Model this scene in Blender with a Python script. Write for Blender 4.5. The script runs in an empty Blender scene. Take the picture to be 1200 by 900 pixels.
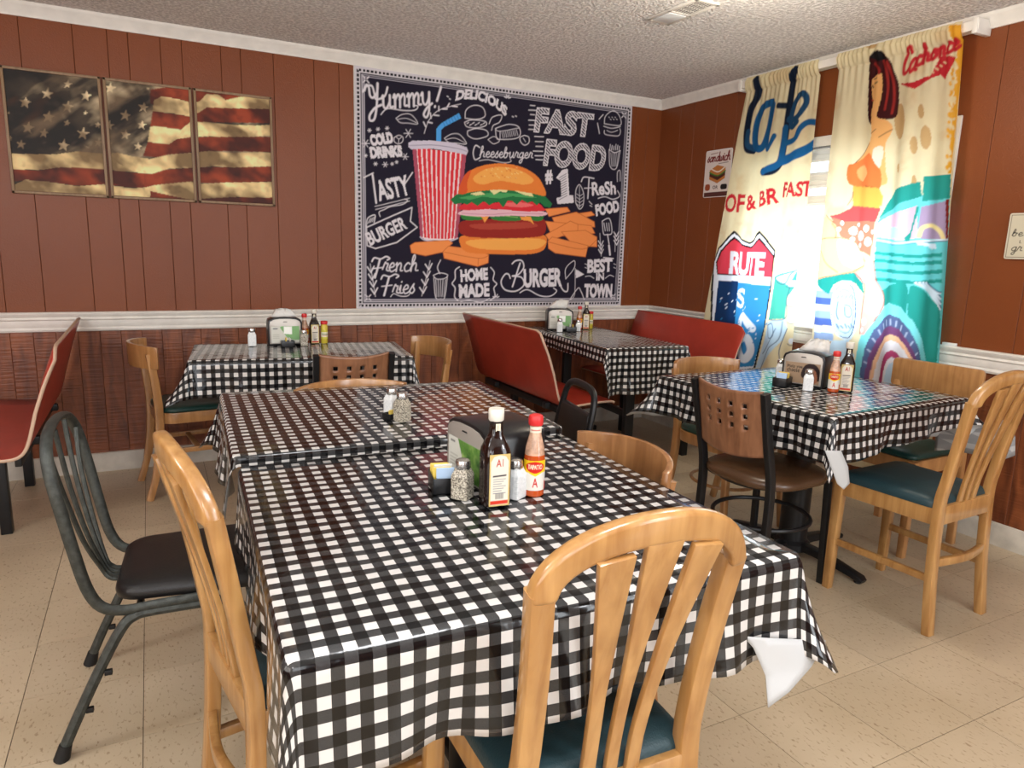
import bpy, bmesh, math, random
import numpy as np
from mathutils import Vector, Matrix
random.seed(7)
C = bpy.context.scene
COL = C.collection
PI = math.pi
D, R, H = 4.394, 3.464, 2.4015          # back wall y, right wall x, ceiling height (metres)
XL, YF = -3.0, -2.6                      # left wall and the wall behind the viewer
RAIL0, RAIL1 = .794, .898                # chair rail

# ------------------------------------------------------------------ camera
cd = bpy.data.cameras.new('camera'); cam = bpy.data.objects.new('camera', cd); COL.objects.link(cam)
cd.sensor_width = 36; cd.lens = 817.94 * 36 / 1200; cd.clip_start = .02
rv = Vector((.89026, -.45447, .02977)); uv_ = Vector((.06036, .18252, .98135)); fv = Vector((.45143, .87186, -.18992))
cam.matrix_world = Matrix(((rv.x, uv_.x, -fv.x, 0), (rv.y, uv_.y, -fv.y, 0), (rv.z, uv_.z, -fv.z, 1.2973), (0, 0, 0, 1)))
C.camera = cam
# ------------------------------------------------------------------ world, lights, exposure
wd = bpy.data.worlds.new('world'); C.world = wd; wd.use_nodes = True
bg = wd.node_tree.nodes['Background']; bg.inputs[0].default_value = (.80, .90, 1, 1); bg.inputs[1].default_value = 1.7
def area(name, loc, rot, sx, sy, power, col):
    l = bpy.data.lights.new(name, 'AREA'); l.shape = 'RECTANGLE'; l.size = sx; l.size_y = sy; l.energy = power; l.color = col
    o = bpy.data.objects.new(name, l); COL.objects.link(o); o.location = loc; o.rotation_euler = rot; return o
area('daylight_side_window', (R + .22, 2.82, 1.40), (0, math.radians(90), 0), 1.1, 1.2, 26, (.82, .92, 1))
area('daylight_front_window', (-.9, YF + .03, 1.45), (math.radians(90), 0, 0), 2.4, 1.4, 54, (.88, .95, 1))
area('daylight_front_door', (2.30, YF + .03, 1.30), (math.radians(90), 0, 0), 1.1, 1.9, 60, (.90, .96, 1))
area('daylight_left_windows', (XL + .03, -.2, 1.45), (0, math.radians(-90), 0), 1.4, 2.6, 58, (1, .96, .90))
for lx, ly in ((-1.2, -1.0), (1.6, -1.0), (-1.3, 1.6), (.5, .5)):       # unseen point lights without fittings, added to brighten the ceiling
    l = bpy.data.lights.new('ceiling_fill_light', 'POINT'); l.energy = 36; l.color = (.95, .97, 1); l.shadow_soft_size = .18
    o = bpy.data.objects.new('ceiling_fill_light', l); COL.objects.link(o); o.location = (lx, ly, 1.80)
C.view_settings.view_transform = 'Standard'; C.view_settings.look = 'None'
C.view_settings.exposure = 0.0; C.view_settings.gamma = 1.0; C.view_settings.use_curve_mapping = False

# ------------------------------------------------------------------ materials
def newmat(name):
    m = bpy.data.materials.new(name); m.use_nodes = True
    nt = m.node_tree; b = nt.nodes['Principled BSDF']; return m, nt, b
def lin(c):
    return tuple((x / 12.92 if x <= .04045 else ((x + .055) / 1.055) ** 2.4) for x in c)
def mat(name, col, rough=.5, metal=0., spec=.5, bump=0., bscale=60, var=0., vscale=8, stretch=(1, 1, 1), coat=0., trans=0., col2=None, ior=1.45):
    """principled with object-space noise for colour variation and relief"""
    m, nt, b = newmat(name); N = nt.nodes; L = nt.links
    b.inputs['Roughness'].default_value = rough; b.inputs['Metallic'].default_value = metal
    b.inputs['Specular IOR Level'].default_value = spec; b.inputs['Coat Weight'].default_value = coat
    b.inputs['Transmission Weight'].default_value = trans; b.inputs['IOR'].default_value = ior
    b.inputs['Base Color'].default_value = (*col, 1)
    if var or col2 or bump:
        tc = N.new('ShaderNodeTexCoord'); mp = N.new('ShaderNodeMapping'); mp.inputs['Scale'].default_value = stretch
        L.new(tc.outputs['Object'], mp.inputs[0])
    if var or col2:
        nz = N.new('ShaderNodeTexNoise'); nz.inputs['Scale'].default_value = vscale; nz.inputs['Detail'].default_value = 5
        L.new(mp.outputs[0], nz.inputs['Vector'])
        rp = N.new('ShaderNodeValToRGB'); rp.color_ramp.elements[0].position = .35; rp.color_ramp.elements[1].position = .65
        c2 = col2 if col2 else tuple(min(1, x * (1 + var)) for x in col)
        c1 = col if col2 else tuple(x * (1 - var) for x in col)
        rp.color_ramp.elements[0].color = (*c1, 1); rp.color_ramp.elements[1].color = (*c2, 1)
        L.new(nz.outputs['Fac'], rp.inputs[0]); L.new(rp.outputs[0], b.inputs['Base Color'])
    if bump:
        n2 = N.new('ShaderNodeTexNoise'); n2.inputs['Scale'].default_value = bscale; n2.inputs['Detail'].default_value = 4
        L.new(mp.outputs[0], n2.inputs['Vector'])
        bp = N.new('ShaderNodeBump'); bp.inputs['Strength'].default_value = bump; bp.inputs['Distance'].default_value = .01
        L.new(n2.outputs['Fac'], bp.inputs['Height']); L.new(bp.outputs[0], b.inputs['Normal'])
    return m
def wood(name, c1, c2, rough=.35, coat=.3, axis='z', scale=1., cdark=None):
    m, nt, b = newmat(name); N = nt.nodes; L = nt.links
    tc = N.new('ShaderNodeTexCoord'); mp = N.new('ShaderNodeMapping')
    s = [26 * scale] * 3; s['xyz'.index(axis)] = 2.2 * scale; mp.inputs['Scale'].default_value = s
    L.new(tc.outputs['Object'], mp.inputs[0])
    nz = N.new('ShaderNodeTexNoise'); nz.inputs['Scale'].default_value = 1.5; nz.inputs['Detail'].default_value = 8; nz.inputs['Distortion'].default_value = .6
    L.new(mp.outputs[0], nz.inputs['Vector'])
    rp = N.new('ShaderNodeValToRGB'); e = rp.color_ramp.elements
    e[0].position = .3; e[1].position = .68; e[0].color = (*c1, 1); e[1].color = (*c2, 1)
    L.new(nz.outputs['Fac'], rp.inputs[0])
    n3 = N.new('ShaderNodeTexNoise'); n3.inputs['Scale'].default_value = 9; n3.inputs['Detail'].default_value = 3; L.new(tc.outputs['Object'], n3.inputs['Vector'])
    mx = N.new('ShaderNodeMix'); mx.data_type = 'RGBA'; mx.blend_type = 'MULTIPLY'
    r3 = N.new('ShaderNodeValToRGB'); r3.color_ramp.elements[0].position = .3; r3.color_ramp.elements[1].position = .5
    r3.color_ramp.elements[0].color = (.72, .66, .6, 1); r3.color_ramp.elements[1].color = (1, 1, 1, 1)
    L.new(n3.outputs['Fac'], r3.inputs[0]); mx.inputs[0].default_value = .7
    L.new(rp.outputs[0], mx.inputs[6]); L.new(r3.outputs[0], mx.inputs[7])
    L.new(mx.outputs[2], b.inputs['Base Color'])
    b.inputs['Roughness'].default_value = rough; b.inputs['Coat Weight'].default_value = coat; b.inputs['Coat Roughness'].default_value = .15
    bp = N.new('ShaderNodeBump'); bp.inputs['Strength'].default_value = .12; bp.inputs['Distance'].default_value = .003
    L.new(nz.outputs['Fac'], bp.inputs['Height']); L.new(bp.outputs[0], b.inputs['Normal'])
    return m
M = {}
M['oak'] = wood('honey_oak', (.34, .155, .042), (.51, .28, .096), .28, .5)
M['oak_dark'] = wood('brown_oak', (.22, .085, .028), (.38, .165, .055), .32, .4)
M['oak_mid'] = wood('tan_oak', (.36, .165, .055), (.52, .27, .10), .3, .45)
M['oak_brown'] = wood('brown_back_rail_oak', (.25, .105, .035), (.42, .20, .075), .3, .45)
M['ply'] = wood('walnut_ply', (.20, .085, .04), (.33, .15, .075), .35, .35)
M['teal_vinyl'] = mat('teal_vinyl', (.016, .045, .055), .38, bump=.15, bscale=300)
M['green_vinyl'] = mat('green_vinyl', (.010, .045, .038), .35, bump=.12, bscale=300)
M['black_vinyl'] = mat('black_vinyl', (.012, .011, .011), .38, bump=.12, bscale=260)
M['brown_vinyl'] = mat('brown_vinyl', (.085, .042, .02), .26, bump=.10, bscale=200, spec=.6)
M['red_laminate'] = mat('red_laminate', (.40, .040, .022), .34, bump=.04, bscale=500, var=.08)
M['edge_band'] = mat('pale_edge_band', (.55, .38, .27), .5)
M['frame_wood'] = wood('dull_frame_wood', (.20, .12, .06), (.30, .19, .10), .5, 0)
M['gunmetal'] = mat('hammered_gunmetal', (.062, .068, .062), .42, metal=.55, bump=.25, bscale=400, var=.25, vscale=60)
M['black_metal'] = mat('black_metal', (.012, .012, .013), .38, metal=.2)
M['rubber'] = mat('black_rubber', (.008, .008, .008), .6)
M['white_paint'] = mat('white_gloss_paint', (.78, .75, .69), .35, bump=.05, bscale=30, var=.05, vscale=14)
M['base_paint'] = mat('scuffed_base_paint', (.60, .56, .48), .5, var=.16, vscale=9)
M['alu'] = mat('white_window_frame', (.74, .77, .78), .4)
M['chrome'] = mat('brushed_chrome', (.62, .60, .57), .25, metal=.95)
M['silver'] = mat('satin_silver_plate', (.42, .385, .34), .33, metal=.35)
M['cap_white'] = mat('ivory_plastic', (.74, .70, .60), .4)
M['cap_red'] = mat('red_plastic', (.62, .03, .03), .35)
M['black_plastic'] = mat('black_plastic', (.010, .010, .011), .28)
M['paper'] = mat('napkin_paper', (.74, .72, .68), .8, bump=.2, bscale=90)
M['pkt_yellow'] = mat('yellow_paper', (.85, .62, .12), .6)
M['pkt_white'] = mat('white_paper', (.82, .82, .80), .6)
M['pkt_blue'] = mat('pale_blue_paper', (.45, .60, .80), .6)
M['salt'] = mat('salt', (.85, .85, .83), .8, bump=.3, bscale=500)
M['pepper'] = mat('ground_pepper', (.10, .07, .045), .8, col2=(.62, .55, .42), vscale=420)
M['glass'] = mat('clear_glass', (.95, .97, .96), .03, trans=1.)
M['sauce_dark'] = mat('dark_brown_glass', (.012, .005, .004), .07, spec=.6)
M['sauce_red'] = mat('red_hot_sauce', (.50, .075, .012), .12, spec=.6)
M['glass_amber'] = mat('smeared_bottle_glass', (.55, .33, .22), .08, spec=.6, var=.3, vscale=60)
M['mustard'] = mat('yellow_relish', (.62, .48, .05), .25)
M['backing'] = mat('cloth_backing', (.50, .51, .51), .6)
M['lamp_glass'] = None

def paint_mat(name, rough=.5, trans=0., weave=0., sheen=0., coat=0.):
    """flat print: colour comes from the piece's own colour attribute"""
    m, nt, b = newmat(name); N = nt.nodes; L = nt.links
    at = N.new('ShaderNodeAttribute'); at.attribute_name = 'print'
    L.new(at.outputs['Color'], b.inputs['Base Color']); b.inputs['Roughness'].default_value = rough
    b.inputs['Coat Weight'].default_value = coat
    b.inputs['Specular IOR Level'].default_value = .3
    if weave:
        tc = N.new('ShaderNodeTexCoord'); nz = N.new('ShaderNodeTexNoise'); nz.inputs['Scale'].default_value = 90; nz.inputs['Detail'].default_value = 3
        L.new(tc.outputs['Object'], nz.inputs['Vector'])
        bp = N.new('ShaderNodeBump'); bp.inputs['Strength'].default_value = weave; bp.inputs['Distance'].default_value = .004
        L.new(nz.outputs['Fac'], bp.inputs['Height']); L.new(bp.outputs[0], b.inputs['Normal'])
    if trans:
        tr = N.new('ShaderNodeBsdfTranslucent'); L.new(at.outputs['Color'], tr.inputs['Color'])
        mx = N.new('ShaderNodeMixShader'); mx.inputs[0].default_value = trans
        L.new(b.outputs[0], mx.inputs[1]); L.new(tr.outputs[0], mx.inputs[2])
        L.new(mx.outputs[0], N['Material Output'].inputs['Surface'])
    return m
M['print_canvas'] = paint_mat('canvas_print', .55, weave=.1)
M['print_fabric'] = paint_mat('fabric_print', .8, weave=.25)
M['print_curtain'] = paint_mat('curtain_print', .8, trans=.45, weave=.15)
M['print_label'] = paint_mat('label_print', .4)

def gingham():
    m, nt, b = newmat('gingham_vinyl'); N = nt.nodes; L = nt.links
    uv = N.new('ShaderNodeUVMap'); sp = N.new('ShaderNodeSeparateXYZ'); L.new(uv.outputs[0], sp.inputs[0])
    per = .0388
    def stripe(sock):
        a = N.new('ShaderNodeMath'); a.operation = 'MULTIPLY'; a.inputs[1].default_value = 1 / per; L.new(sock, a.inputs[0])
        f = N.new('ShaderNodeMath'); f.operation = 'FRACT'; L.new(a.outputs[0], f.inputs[0])
        g = N.new('ShaderNodeMath'); g.operation = 'GREATER_THAN'; g.inputs[1].default_value = .5; L.new(f.outputs[0], g.inputs[0]); return g
    sx, sy = stripe(sp.outputs[0]), stripe(sp.outputs[1])
    ad = N.new('ShaderNodeMath'); ad.operation = 'ADD'; L.new(sx.outputs[0], ad.inputs[0]); L.new(sy.outputs[0], ad.inputs[1])
    hf = N.new('ShaderNodeMath'); hf.operation = 'MULTIPLY'; hf.inputs[1].default_value = .5; L.new(ad.outputs[0], hf.inputs[0])
    # fine woven hatching inside the half tone squares
    wv = N.new('ShaderNodeTexNoise'); wv.inputs['Scale'].default_value = 1100; L.new(uv.outputs[0], wv.inputs['Vector'])
    hr = N.new('ShaderNodeValToRGB'); hr.color_ramp.elements[0].color = (.012, .012, .013, 1); hr.color_ramp.elements[1].color = (.062, .062, .062, 1)
    hr.color_ramp.elements[0].position = .35; hr.color_ramp.elements[1].position = .65; L.new(wv.outputs['Fac'], hr.inputs[0])
    m1 = N.new('ShaderNodeMix'); m1.data_type = 'RGBA'
    c1 = N.new('ShaderNodeMath'); c1.operation = 'GREATER_THAN'; c1.inputs[1].default_value = .25; L.new(hf.outputs[0], c1.inputs[0])
    L.new(c1.outputs[0], m1.inputs[0]); m1.inputs[6].default_value = (.62, .60, .575, 1); L.new(hr.outputs[0], m1.inputs[7])
    m2 = N.new('ShaderNodeMix'); m2.data_type = 'RGBA'
    c2 = N.new('ShaderNodeMath'); c2.operation = 'GREATER_THAN'; c2.inputs[1].default_value = .75; L.new(hf.outputs[0], c2.inputs[0])
    L.new(c2.outputs[0], m2.inputs[0]); L.new(m1.outputs[2], m2.inputs[6]); m2.inputs[7].default_value = (.004, .004, .0045, 1)
    L.new(m2.outputs[2], b.inputs['Base Color'])
    b.inputs['Roughness'].default_value = .13; b.inputs['Specular IOR Level'].default_value = .46
    tc = N.new('ShaderNodeTexCoord'); nz = N.new('ShaderNodeTexNoise'); nz.inputs['Scale'].default_value = 14; nz.inputs['Detail'].default_value = 3
    L.new(tc.outputs['Object'], nz.inputs['Vector'])
    bp = N.new('ShaderNodeBump'); bp.inputs['Strength'].default_value = .22; bp.inputs['Distance'].default_value = .01
    L.new(nz.outputs['Fac'], bp.inputs['Height']); L.new(bp.outputs[0], b.inputs['Normal'])
    return m, m2
M['gingham'], _ = gingham()
def backing_check():
    m = M['gingham'].copy(); m.name = 'cloth_backing_with_faint_checks'; nt = m.node_tree; b = nt.nodes['Principled BSDF']
    src = b.inputs['Base Color'].links[0].from_socket; mx = nt.nodes.new('ShaderNodeMix'); mx.data_type = 'RGBA'; mx.inputs[0].default_value = .72
    mx.inputs[7].default_value = (.36, .36, .36, 1); nt.links.new(src, mx.inputs[6]); nt.links.new(mx.outputs[2], b.inputs['Base Color']); b.inputs['Roughness'].default_value = .6; return m
M['backing_check'] = backing_check()

def wall_paint():
    m, nt, b = newmat('brown_wall_paint'); N = nt.nodes; L = nt.links
    g = N.new('ShaderNodeNewGeometry'); nz = N.new('ShaderNodeTexNoise'); nz.inputs['Scale'].default_value = 1.4; nz.inputs['Detail'].default_value = 6
    L.new(g.outputs['Position'], nz.inputs['Vector'])
    rp = N.new('ShaderNodeValToRGB'); rp.color_ramp.elements[0].position = .3; rp.color_ramp.elements[1].position = .7
    rp.color_ramp.elements[0].color = (.180, .046, .012, 1); rp.color_ramp.elements[1].color = (.215, .058, .016, 1)
    L.new(nz.outputs['Fac'], rp.inputs[0]); L.new(rp.outputs[0], b.inputs['Base Color'])
    b.inputs['Roughness'].default_value = .36; b.inputs['Specular IOR Level'].default_value = .30
    n2 = N.new('ShaderNodeTexNoise'); n2.inputs['Scale'].default_value = 160; n2.inputs['Detail'].default_value = 4; L.new(g.outputs['Position'], n2.inputs['Vector'])
    bp = N.new('ShaderNodeBump'); bp.inputs['Strength'].default_value = .35; bp.inputs['Distance'].default_value = .004
    L.new(n2.outputs['Fac'], bp.inputs['Height']); L.new(bp.outputs[0], b.inputs['Normal']); return m
M['wall'] = wall_paint()
def wainscot():
    m, nt, b = newmat('rough_sawn_wainscot'); N = nt.nodes; L = nt.links
    tc = N.new('ShaderNodeTexCoord'); oi = N.new('ShaderNodeObjectInfo')
    ad = N.new('ShaderNodeVectorMath'); ad.operation = 'ADD'; L.new(tc.outputs['Object'], ad.inputs[0])
    mu = N.new('ShaderNodeMath'); mu.operation = 'MULTIPLY'; mu.inputs[1].default_value = 37; L.new(oi.outputs['Random'], mu.inputs[0]); L.new(mu.outputs[0], ad.inputs[1])
    mp = N.new('ShaderNodeMapping'); mp.inputs['Scale'].default_value = (9, 9, 2.2); L.new(ad.outputs[0], mp.inputs[0])
    nz = N.new('ShaderNodeTexNoise'); nz.inputs['Scale'].default_value = 1.6; nz.inputs['Detail'].default_value = 7; nz.inputs['Distortion'].default_value = 1.2; L.new(mp.outputs[0], nz.inputs['Vector'])
    rp = N.new('ShaderNodeValToRGB'); rp.color_ramp.elements[0].position = .32; rp.color_ramp.elements[1].position = .7
    rp.color_ramp.elements[0].color = (.115, .029, .010, 1); rp.color_ramp.elements[1].color = (.29, .086, .028, 1)
    L.new(nz.outputs['Fac'], rp.inputs[0]); L.new(rp.outputs[0], b.inputs['Base Color']); b.inputs['Roughness'].default_value = .42
    m2 = N.new('ShaderNodeMapping'); m2.inputs['Scale'].default_value = (3, 3, 60); L.new(ad.outputs[0], m2.inputs[0])
    n2 = N.new('ShaderNodeTexNoise'); n2.inputs['Scale'].default_value = 1.5; n2.inputs['Detail'].default_value = 4; L.new(m2.outputs[0], n2.inputs['Vector'])
    bp = N.new('ShaderNodeBump'); bp.inputs['Strength'].default_value = .6; bp.inputs['Distance'].default_value = .006
    L.new(n2.outputs['Fac'], bp.inputs['Height']); L.new(bp.outputs[0], b.inputs['Normal']); return m
M['wainscot'] = wainscot()
def tile_mat():
    m, nt, b = newmat('vinyl_floor_tile'); N = nt.nodes; L = nt.links
    g = N.new('ShaderNodeNewGeometry'); oi = N.new('ShaderNodeObjectInfo')
    mp = N.new('ShaderNodeMapping'); mp.inputs['Scale'].default_value = (95, 45, 60); mp.inputs['Rotation'].default_value = (0, 0, .6); L.new(g.outputs['Position'], mp.inputs[0])
    nz = N.new('ShaderNodeTexNoise'); nz.inputs['Scale'].default_value = 1.2; nz.inputs['Detail'].default_value = 4; L.new(mp.outputs[0], nz.inputs['Vector'])
    rp = N.new('ShaderNodeValToRGB'); e = rp.color_ramp.elements; e[0].position = .30; e[1].position = .42
    e[0].color = (.35, .25, .15, 1); e[1].color = (.58, .47, .325, 1); L.new(nz.outputs['Fac'], rp.inputs[0])
    n2 = N.new('ShaderNodeTexNoise'); n2.inputs['Scale'].default_value = 2.2; n2.inputs['Detail'].default_value = 6; L.new(g.outputs['Position'], n2.inputs['Vector'])
    r2 = N.new('ShaderNodeValToRGB'); r2.color_ramp.elements[0].position = .3; r2.color_ramp.elements[1].position = .6
    r2.color_ramp.elements[0].color = (.84, .82, .78, 1); r2.color_ramp.elements[1].color = (1, 1, 1, 1); L.new(n2.outputs['Fac'], r2.inputs[0])
    mx = N.new('ShaderNodeMix'); mx.data_type = 'RGBA'; mx.blend_type = 'MULTIPLY'; mx.inputs[0].default_value = 1
    L.new(rp.outputs[0], mx.inputs[6]); L.new(r2.outputs[0], mx.inputs[7])
    hv = N.new('ShaderNodeHueSaturation'); mr = N.new('ShaderNodeMapRange'); mr.inputs[3].default_value = .96; mr.inputs[4].default_value = 1.04
    L.new(oi.outputs['Random'], mr.inputs[0]); L.new(mr.outputs[0], hv.inputs['Value']); L.new(mx.outputs[2], hv.inputs['Color']); L.new(hv.outputs[0], b.inputs['Base Color'])
    b.inputs['Roughness'].default_value = .30
    bp = N.new('ShaderNodeBump'); bp.inputs['Strength'].default_value = .12; bp.inputs['Distance'].default_value = .003
    L.new(n2.outputs['Fac'], bp.inputs['Height']); L.new(bp.outputs[0], b.inputs['Normal']); return m
M['tile'] = tile_mat()
M['joint'] = mat('dirty_floor_joint', (.05, .035, .022), .95, spec=.1)
def popcorn():
    m, nt, b = newmat('popcorn_ceiling'); N = nt.nodes; L = nt.links
    g = N.new('ShaderNodeNewGeometry'); v = N.new('ShaderNodeTexNoise'); v.inputs['Scale'].default_value = 62; v.inputs['Detail'].default_value = 2; L.new(g.outputs['Position'], v.inputs['Vector'])
    rp = N.new('ShaderNodeValToRGB'); rp.color_ramp.elements[0].position = .40; rp.color_ramp.elements[1].position = .62; L.new(v.outputs['Fac'], rp.inputs[0])
    rc = N.new('ShaderNodeMix'); rc.data_type = 'RGBA'; rc.inputs[6].default_value = (.62, .60, .58, 1); rc.inputs[7].default_value = (.92, .90, .87, 1); L.new(rp.outputs[0], rc.inputs[0]); L.new(rc.outputs[2], b.inputs['Base Color'])  # hollows between the bumps coloured darker, shade painted into the ceiling
    bp = N.new('ShaderNodeBump'); bp.inputs['Strength'].default_value = 1.; bp.inputs['Distance'].default_value = .005
    L.new(rp.outputs[0], bp.inputs['Height']); L.new(bp.outputs[0], b.inputs['Normal']); b.inputs['Roughness'].default_value = .9; return m
M['ceiling'] = popcorn()
M['groove'] = mat('dark_groove', (.06, .020, .009), .8)

# ------------------------------------------------------------------ mesh helpers
def link(o, parent=None):
    COL.objects.link(o)
    if parent is not None: o.parent = parent
    return o
def tag(o, label=None, cat=None, group=None, kind=None):
    if label: o['label'] = label
    if cat: o['category'] = cat
    if group: o['group'] = group
    if kind: o['kind'] = kind
    return o
def empty(name, loc, rz=0., label=None, cat=None, group=None):
    o = bpy.data.objects.new(name, None); o.empty_display_size = .05; o.location = loc; o.rotation_euler = (0, 0, rz)
    return tag(link(o), label, cat, group)
class MB:
    def __init__(s): s.v = []; s.f = []; s.mi = []; s.xf = None
    def add(s, V, F, mi=0):
        n = len(s.v)
        if s.xf is not None: V = [tuple(s.xf @ Vector(p)) for p in V]
        s.v += [tuple(p) for p in V]; s.f += [tuple(i + n for i in f) for f in F]; s.mi += [mi] * len(F)
    def box(s, x0, x1, y0, y1, z0, z1, mi=0):
        V = [(x, y, z) for z in (z0, z1) for y in (y0, y1) for x in (x0, x1)]
        s.add(V, [(0, 2, 3, 1), (4, 5, 7, 6), (0, 1, 5, 4), (2, 6, 7, 3), (0, 4, 6, 2), (1, 3, 7, 5)], mi)
    def prism(s, poly, axis, a, b, mi=0):
        """poly: 2D outline; extruded along axis from a to b"""
        n = len(poly)
        def P(q, t):
            return {'x': (t, q[0], q[1]), 'y': (q[0], t, q[1]), 'z': (q[0], q[1], t)}[axis]
        V = [P(q, a) for q in poly] + [P(q, b) for q in poly]
        F = [tuple(range(n)), tuple(range(2 * n - 1, n - 1, -1))] + [(i, i + n, (i + 1) % n + n, (i + 1) % n) for i in range(n)]
        s.add(V, F, mi)
    def sweep(s, path, prof, side=None, closed=False, scales=None, mi=0, caps=True):
        """path of 3D points; prof: 2D outline (a along side, b along binormal); side: reference direction"""
        P = [Vector(p) for p in path]; n = len(P); m = len(prof); V = []; prev = None
        for i, p in enumerate(P):
            if closed: t = (P[(i + 1) % n] - P[i - 1])
            else: t = (P[min(i + 1, n - 1)] - P[max(i - 1, 0)])
            t.normalize()
            if side is not None: a = Vector(side)
            elif prev is not None: a = prev
            else: a = Vector((1, 0, 0)) if abs(t.x) < .8 else Vector((0, 1, 0))
            a = (a - t * a.dot(t)).normalized(); prev = a; b = t.cross(a)
            k = scales[i] if scales else 1
            ka, kb = (k if isinstance(k, tuple) else (k, k))
            V += [p + a * (q[0] * ka) + b * (q[1] * kb) for q in prof]
        F = []
        for i in range(n if closed else n - 1):
            j = (i + 1) % n
            for k in range(m): F.append((i * m + k, i * m + (k + 1) % m, j * m + (k + 1) % m, j * m + k))
        if not closed and caps: F += [tuple(range(m - 1, -1, -1)), tuple((n - 1) * m + k for k in range(m))]
        s.add(V, F, mi)
    def tube(s, path, r, seg=10, closed=False, scales=None, mi=0):
        s.sweep(path, [(r * math.cos(2 * PI * k / seg), r * math.sin(2 * PI * k / seg)) for k in range(seg)], None, closed, scales, mi)
    def lathe(s, prof, seg=20, c=(0, 0, 0), mi=0, sq=0.):
        """prof: (radius, z) list bottom to top; sq>0 squares the plan"""
        V = []; n = len(prof)
        for r, z in prof:
            for k in range(seg):
                a = 2 * PI * k / seg; ca, sa = math.cos(a), math.sin(a)
                q = r if not sq else r / ((abs(ca) ** sq + abs(sa) ** sq) ** (1 / sq))
                V.append((c[0] + q * ca, c[1] + q * sa, c[2] + z))
        F = [(i * seg + k, i * seg + (k + 1) % seg, (i + 1) * seg + (k + 1) % seg, (i + 1) * seg + k) for i in range(n - 1) for k in range(seg)]
        F += [tuple(range(seg - 1, -1, -1)), tuple((n - 1) * seg + k for k in range(seg))]
        s.add(V, F, mi)
    def build(s, name, mats, parent=None, bevel=0., seg=2, smooth=True, angle=35, loc=None):
        me = bpy.data.meshes.new(name)
        me.from_pydata(s.v, [], s.f)
        if not isinstance(mats, (list, tuple)): mats = [mats]
        for m in mats: me.materials.append(M[m] if isinstance(m, str) else m)
        if len(mats) > 1: me.polygons.foreach_set('material_index', s.mi)
        bm = bmesh.new(); bm.from_mesh(me)
        bmesh.ops.recalc_face_normals(bm, faces=bm.faces)
        if bevel:
            es = [e for e in bm.edges if len(e.link_faces) == 2 and e.calc_face_angle(0) > math.radians(40)]
            bmesh.ops.bevel(bm, geom=es, offset=bevel, segments=seg, profile=.5, affect='EDGES', clamp_overlap=True)
        bm.to_mesh(me); bm.free()
        if smooth:
            me.shade_smooth(); me.set_sharp_from_angle(angle=math.radians(angle))
        o = bpy.data.objects.new(name, me)
        if loc: o.location = loc
        return link(o, parent)
def rr(w, h, r, n=4):
    """rounded rectangle outline, half sizes w,h"""
    P = []
    for cx, cy, a0 in ((w - r, h - r, 0), (-w + r, h - r, 90), (-w + r, -h + r, 180), (w - r, -h + r, 270)):
        for k in range(n + 1):
            a = math.radians(a0 + 90 * k / n); P.append((cx + r * math.cos(a), cy + r * math.sin(a)))
    return P
def cr(pts, n=8, closed=False):
    """Catmull-Rom through points of any dimension"""
    P = [np.array(p, float) for p in pts]; m = len(P); out = []
    rng = range(m if closed else m - 1)
    for i in rng:
        if closed: p0, p1, p2, p3 = P[i - 1], P[i], P[(i + 1) % m], P[(i + 2) % m]
        else: p0, p1, p2, p3 = P[max(i - 1, 0)], P[i], P[i + 1], P[min(i + 2, m - 1)]
        for k in range(n):
            t = k / n
            out.append(.5 * ((2 * p1) + (-p0 + p2) * t + (2 * p0 - 5 * p1 + 4 * p2 - p3) * t * t + (-p0 + 3 * p1 - 3 * p2 + p3) * t ** 3))
    if not closed: out.append(P[-1])
    return [tuple(float(x) for x in p) for p in out]
def struct(name, mb, m, parent=None, **k):
    o = mb.build(name, m, parent, **k)
    if parent is None: o['kind'] = 'structure'
    return o
def dup(root, loc, rz=None, label=None, group=None, name=None):
    r = root.copy(); COL.objects.link(r); r.location = loc
    if rz is not None: r.rotation_euler = (0, 0, rz)
    if label: r['label'] = label
    if group: r['group'] = group
    for ch in list(root.children):
        c = ch.copy(); COL.objects.link(c); c.parent = r
        for g in list(ch.children):
            d = g.copy(); COL.objects.link(d); d.parent = c
    return r
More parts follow.
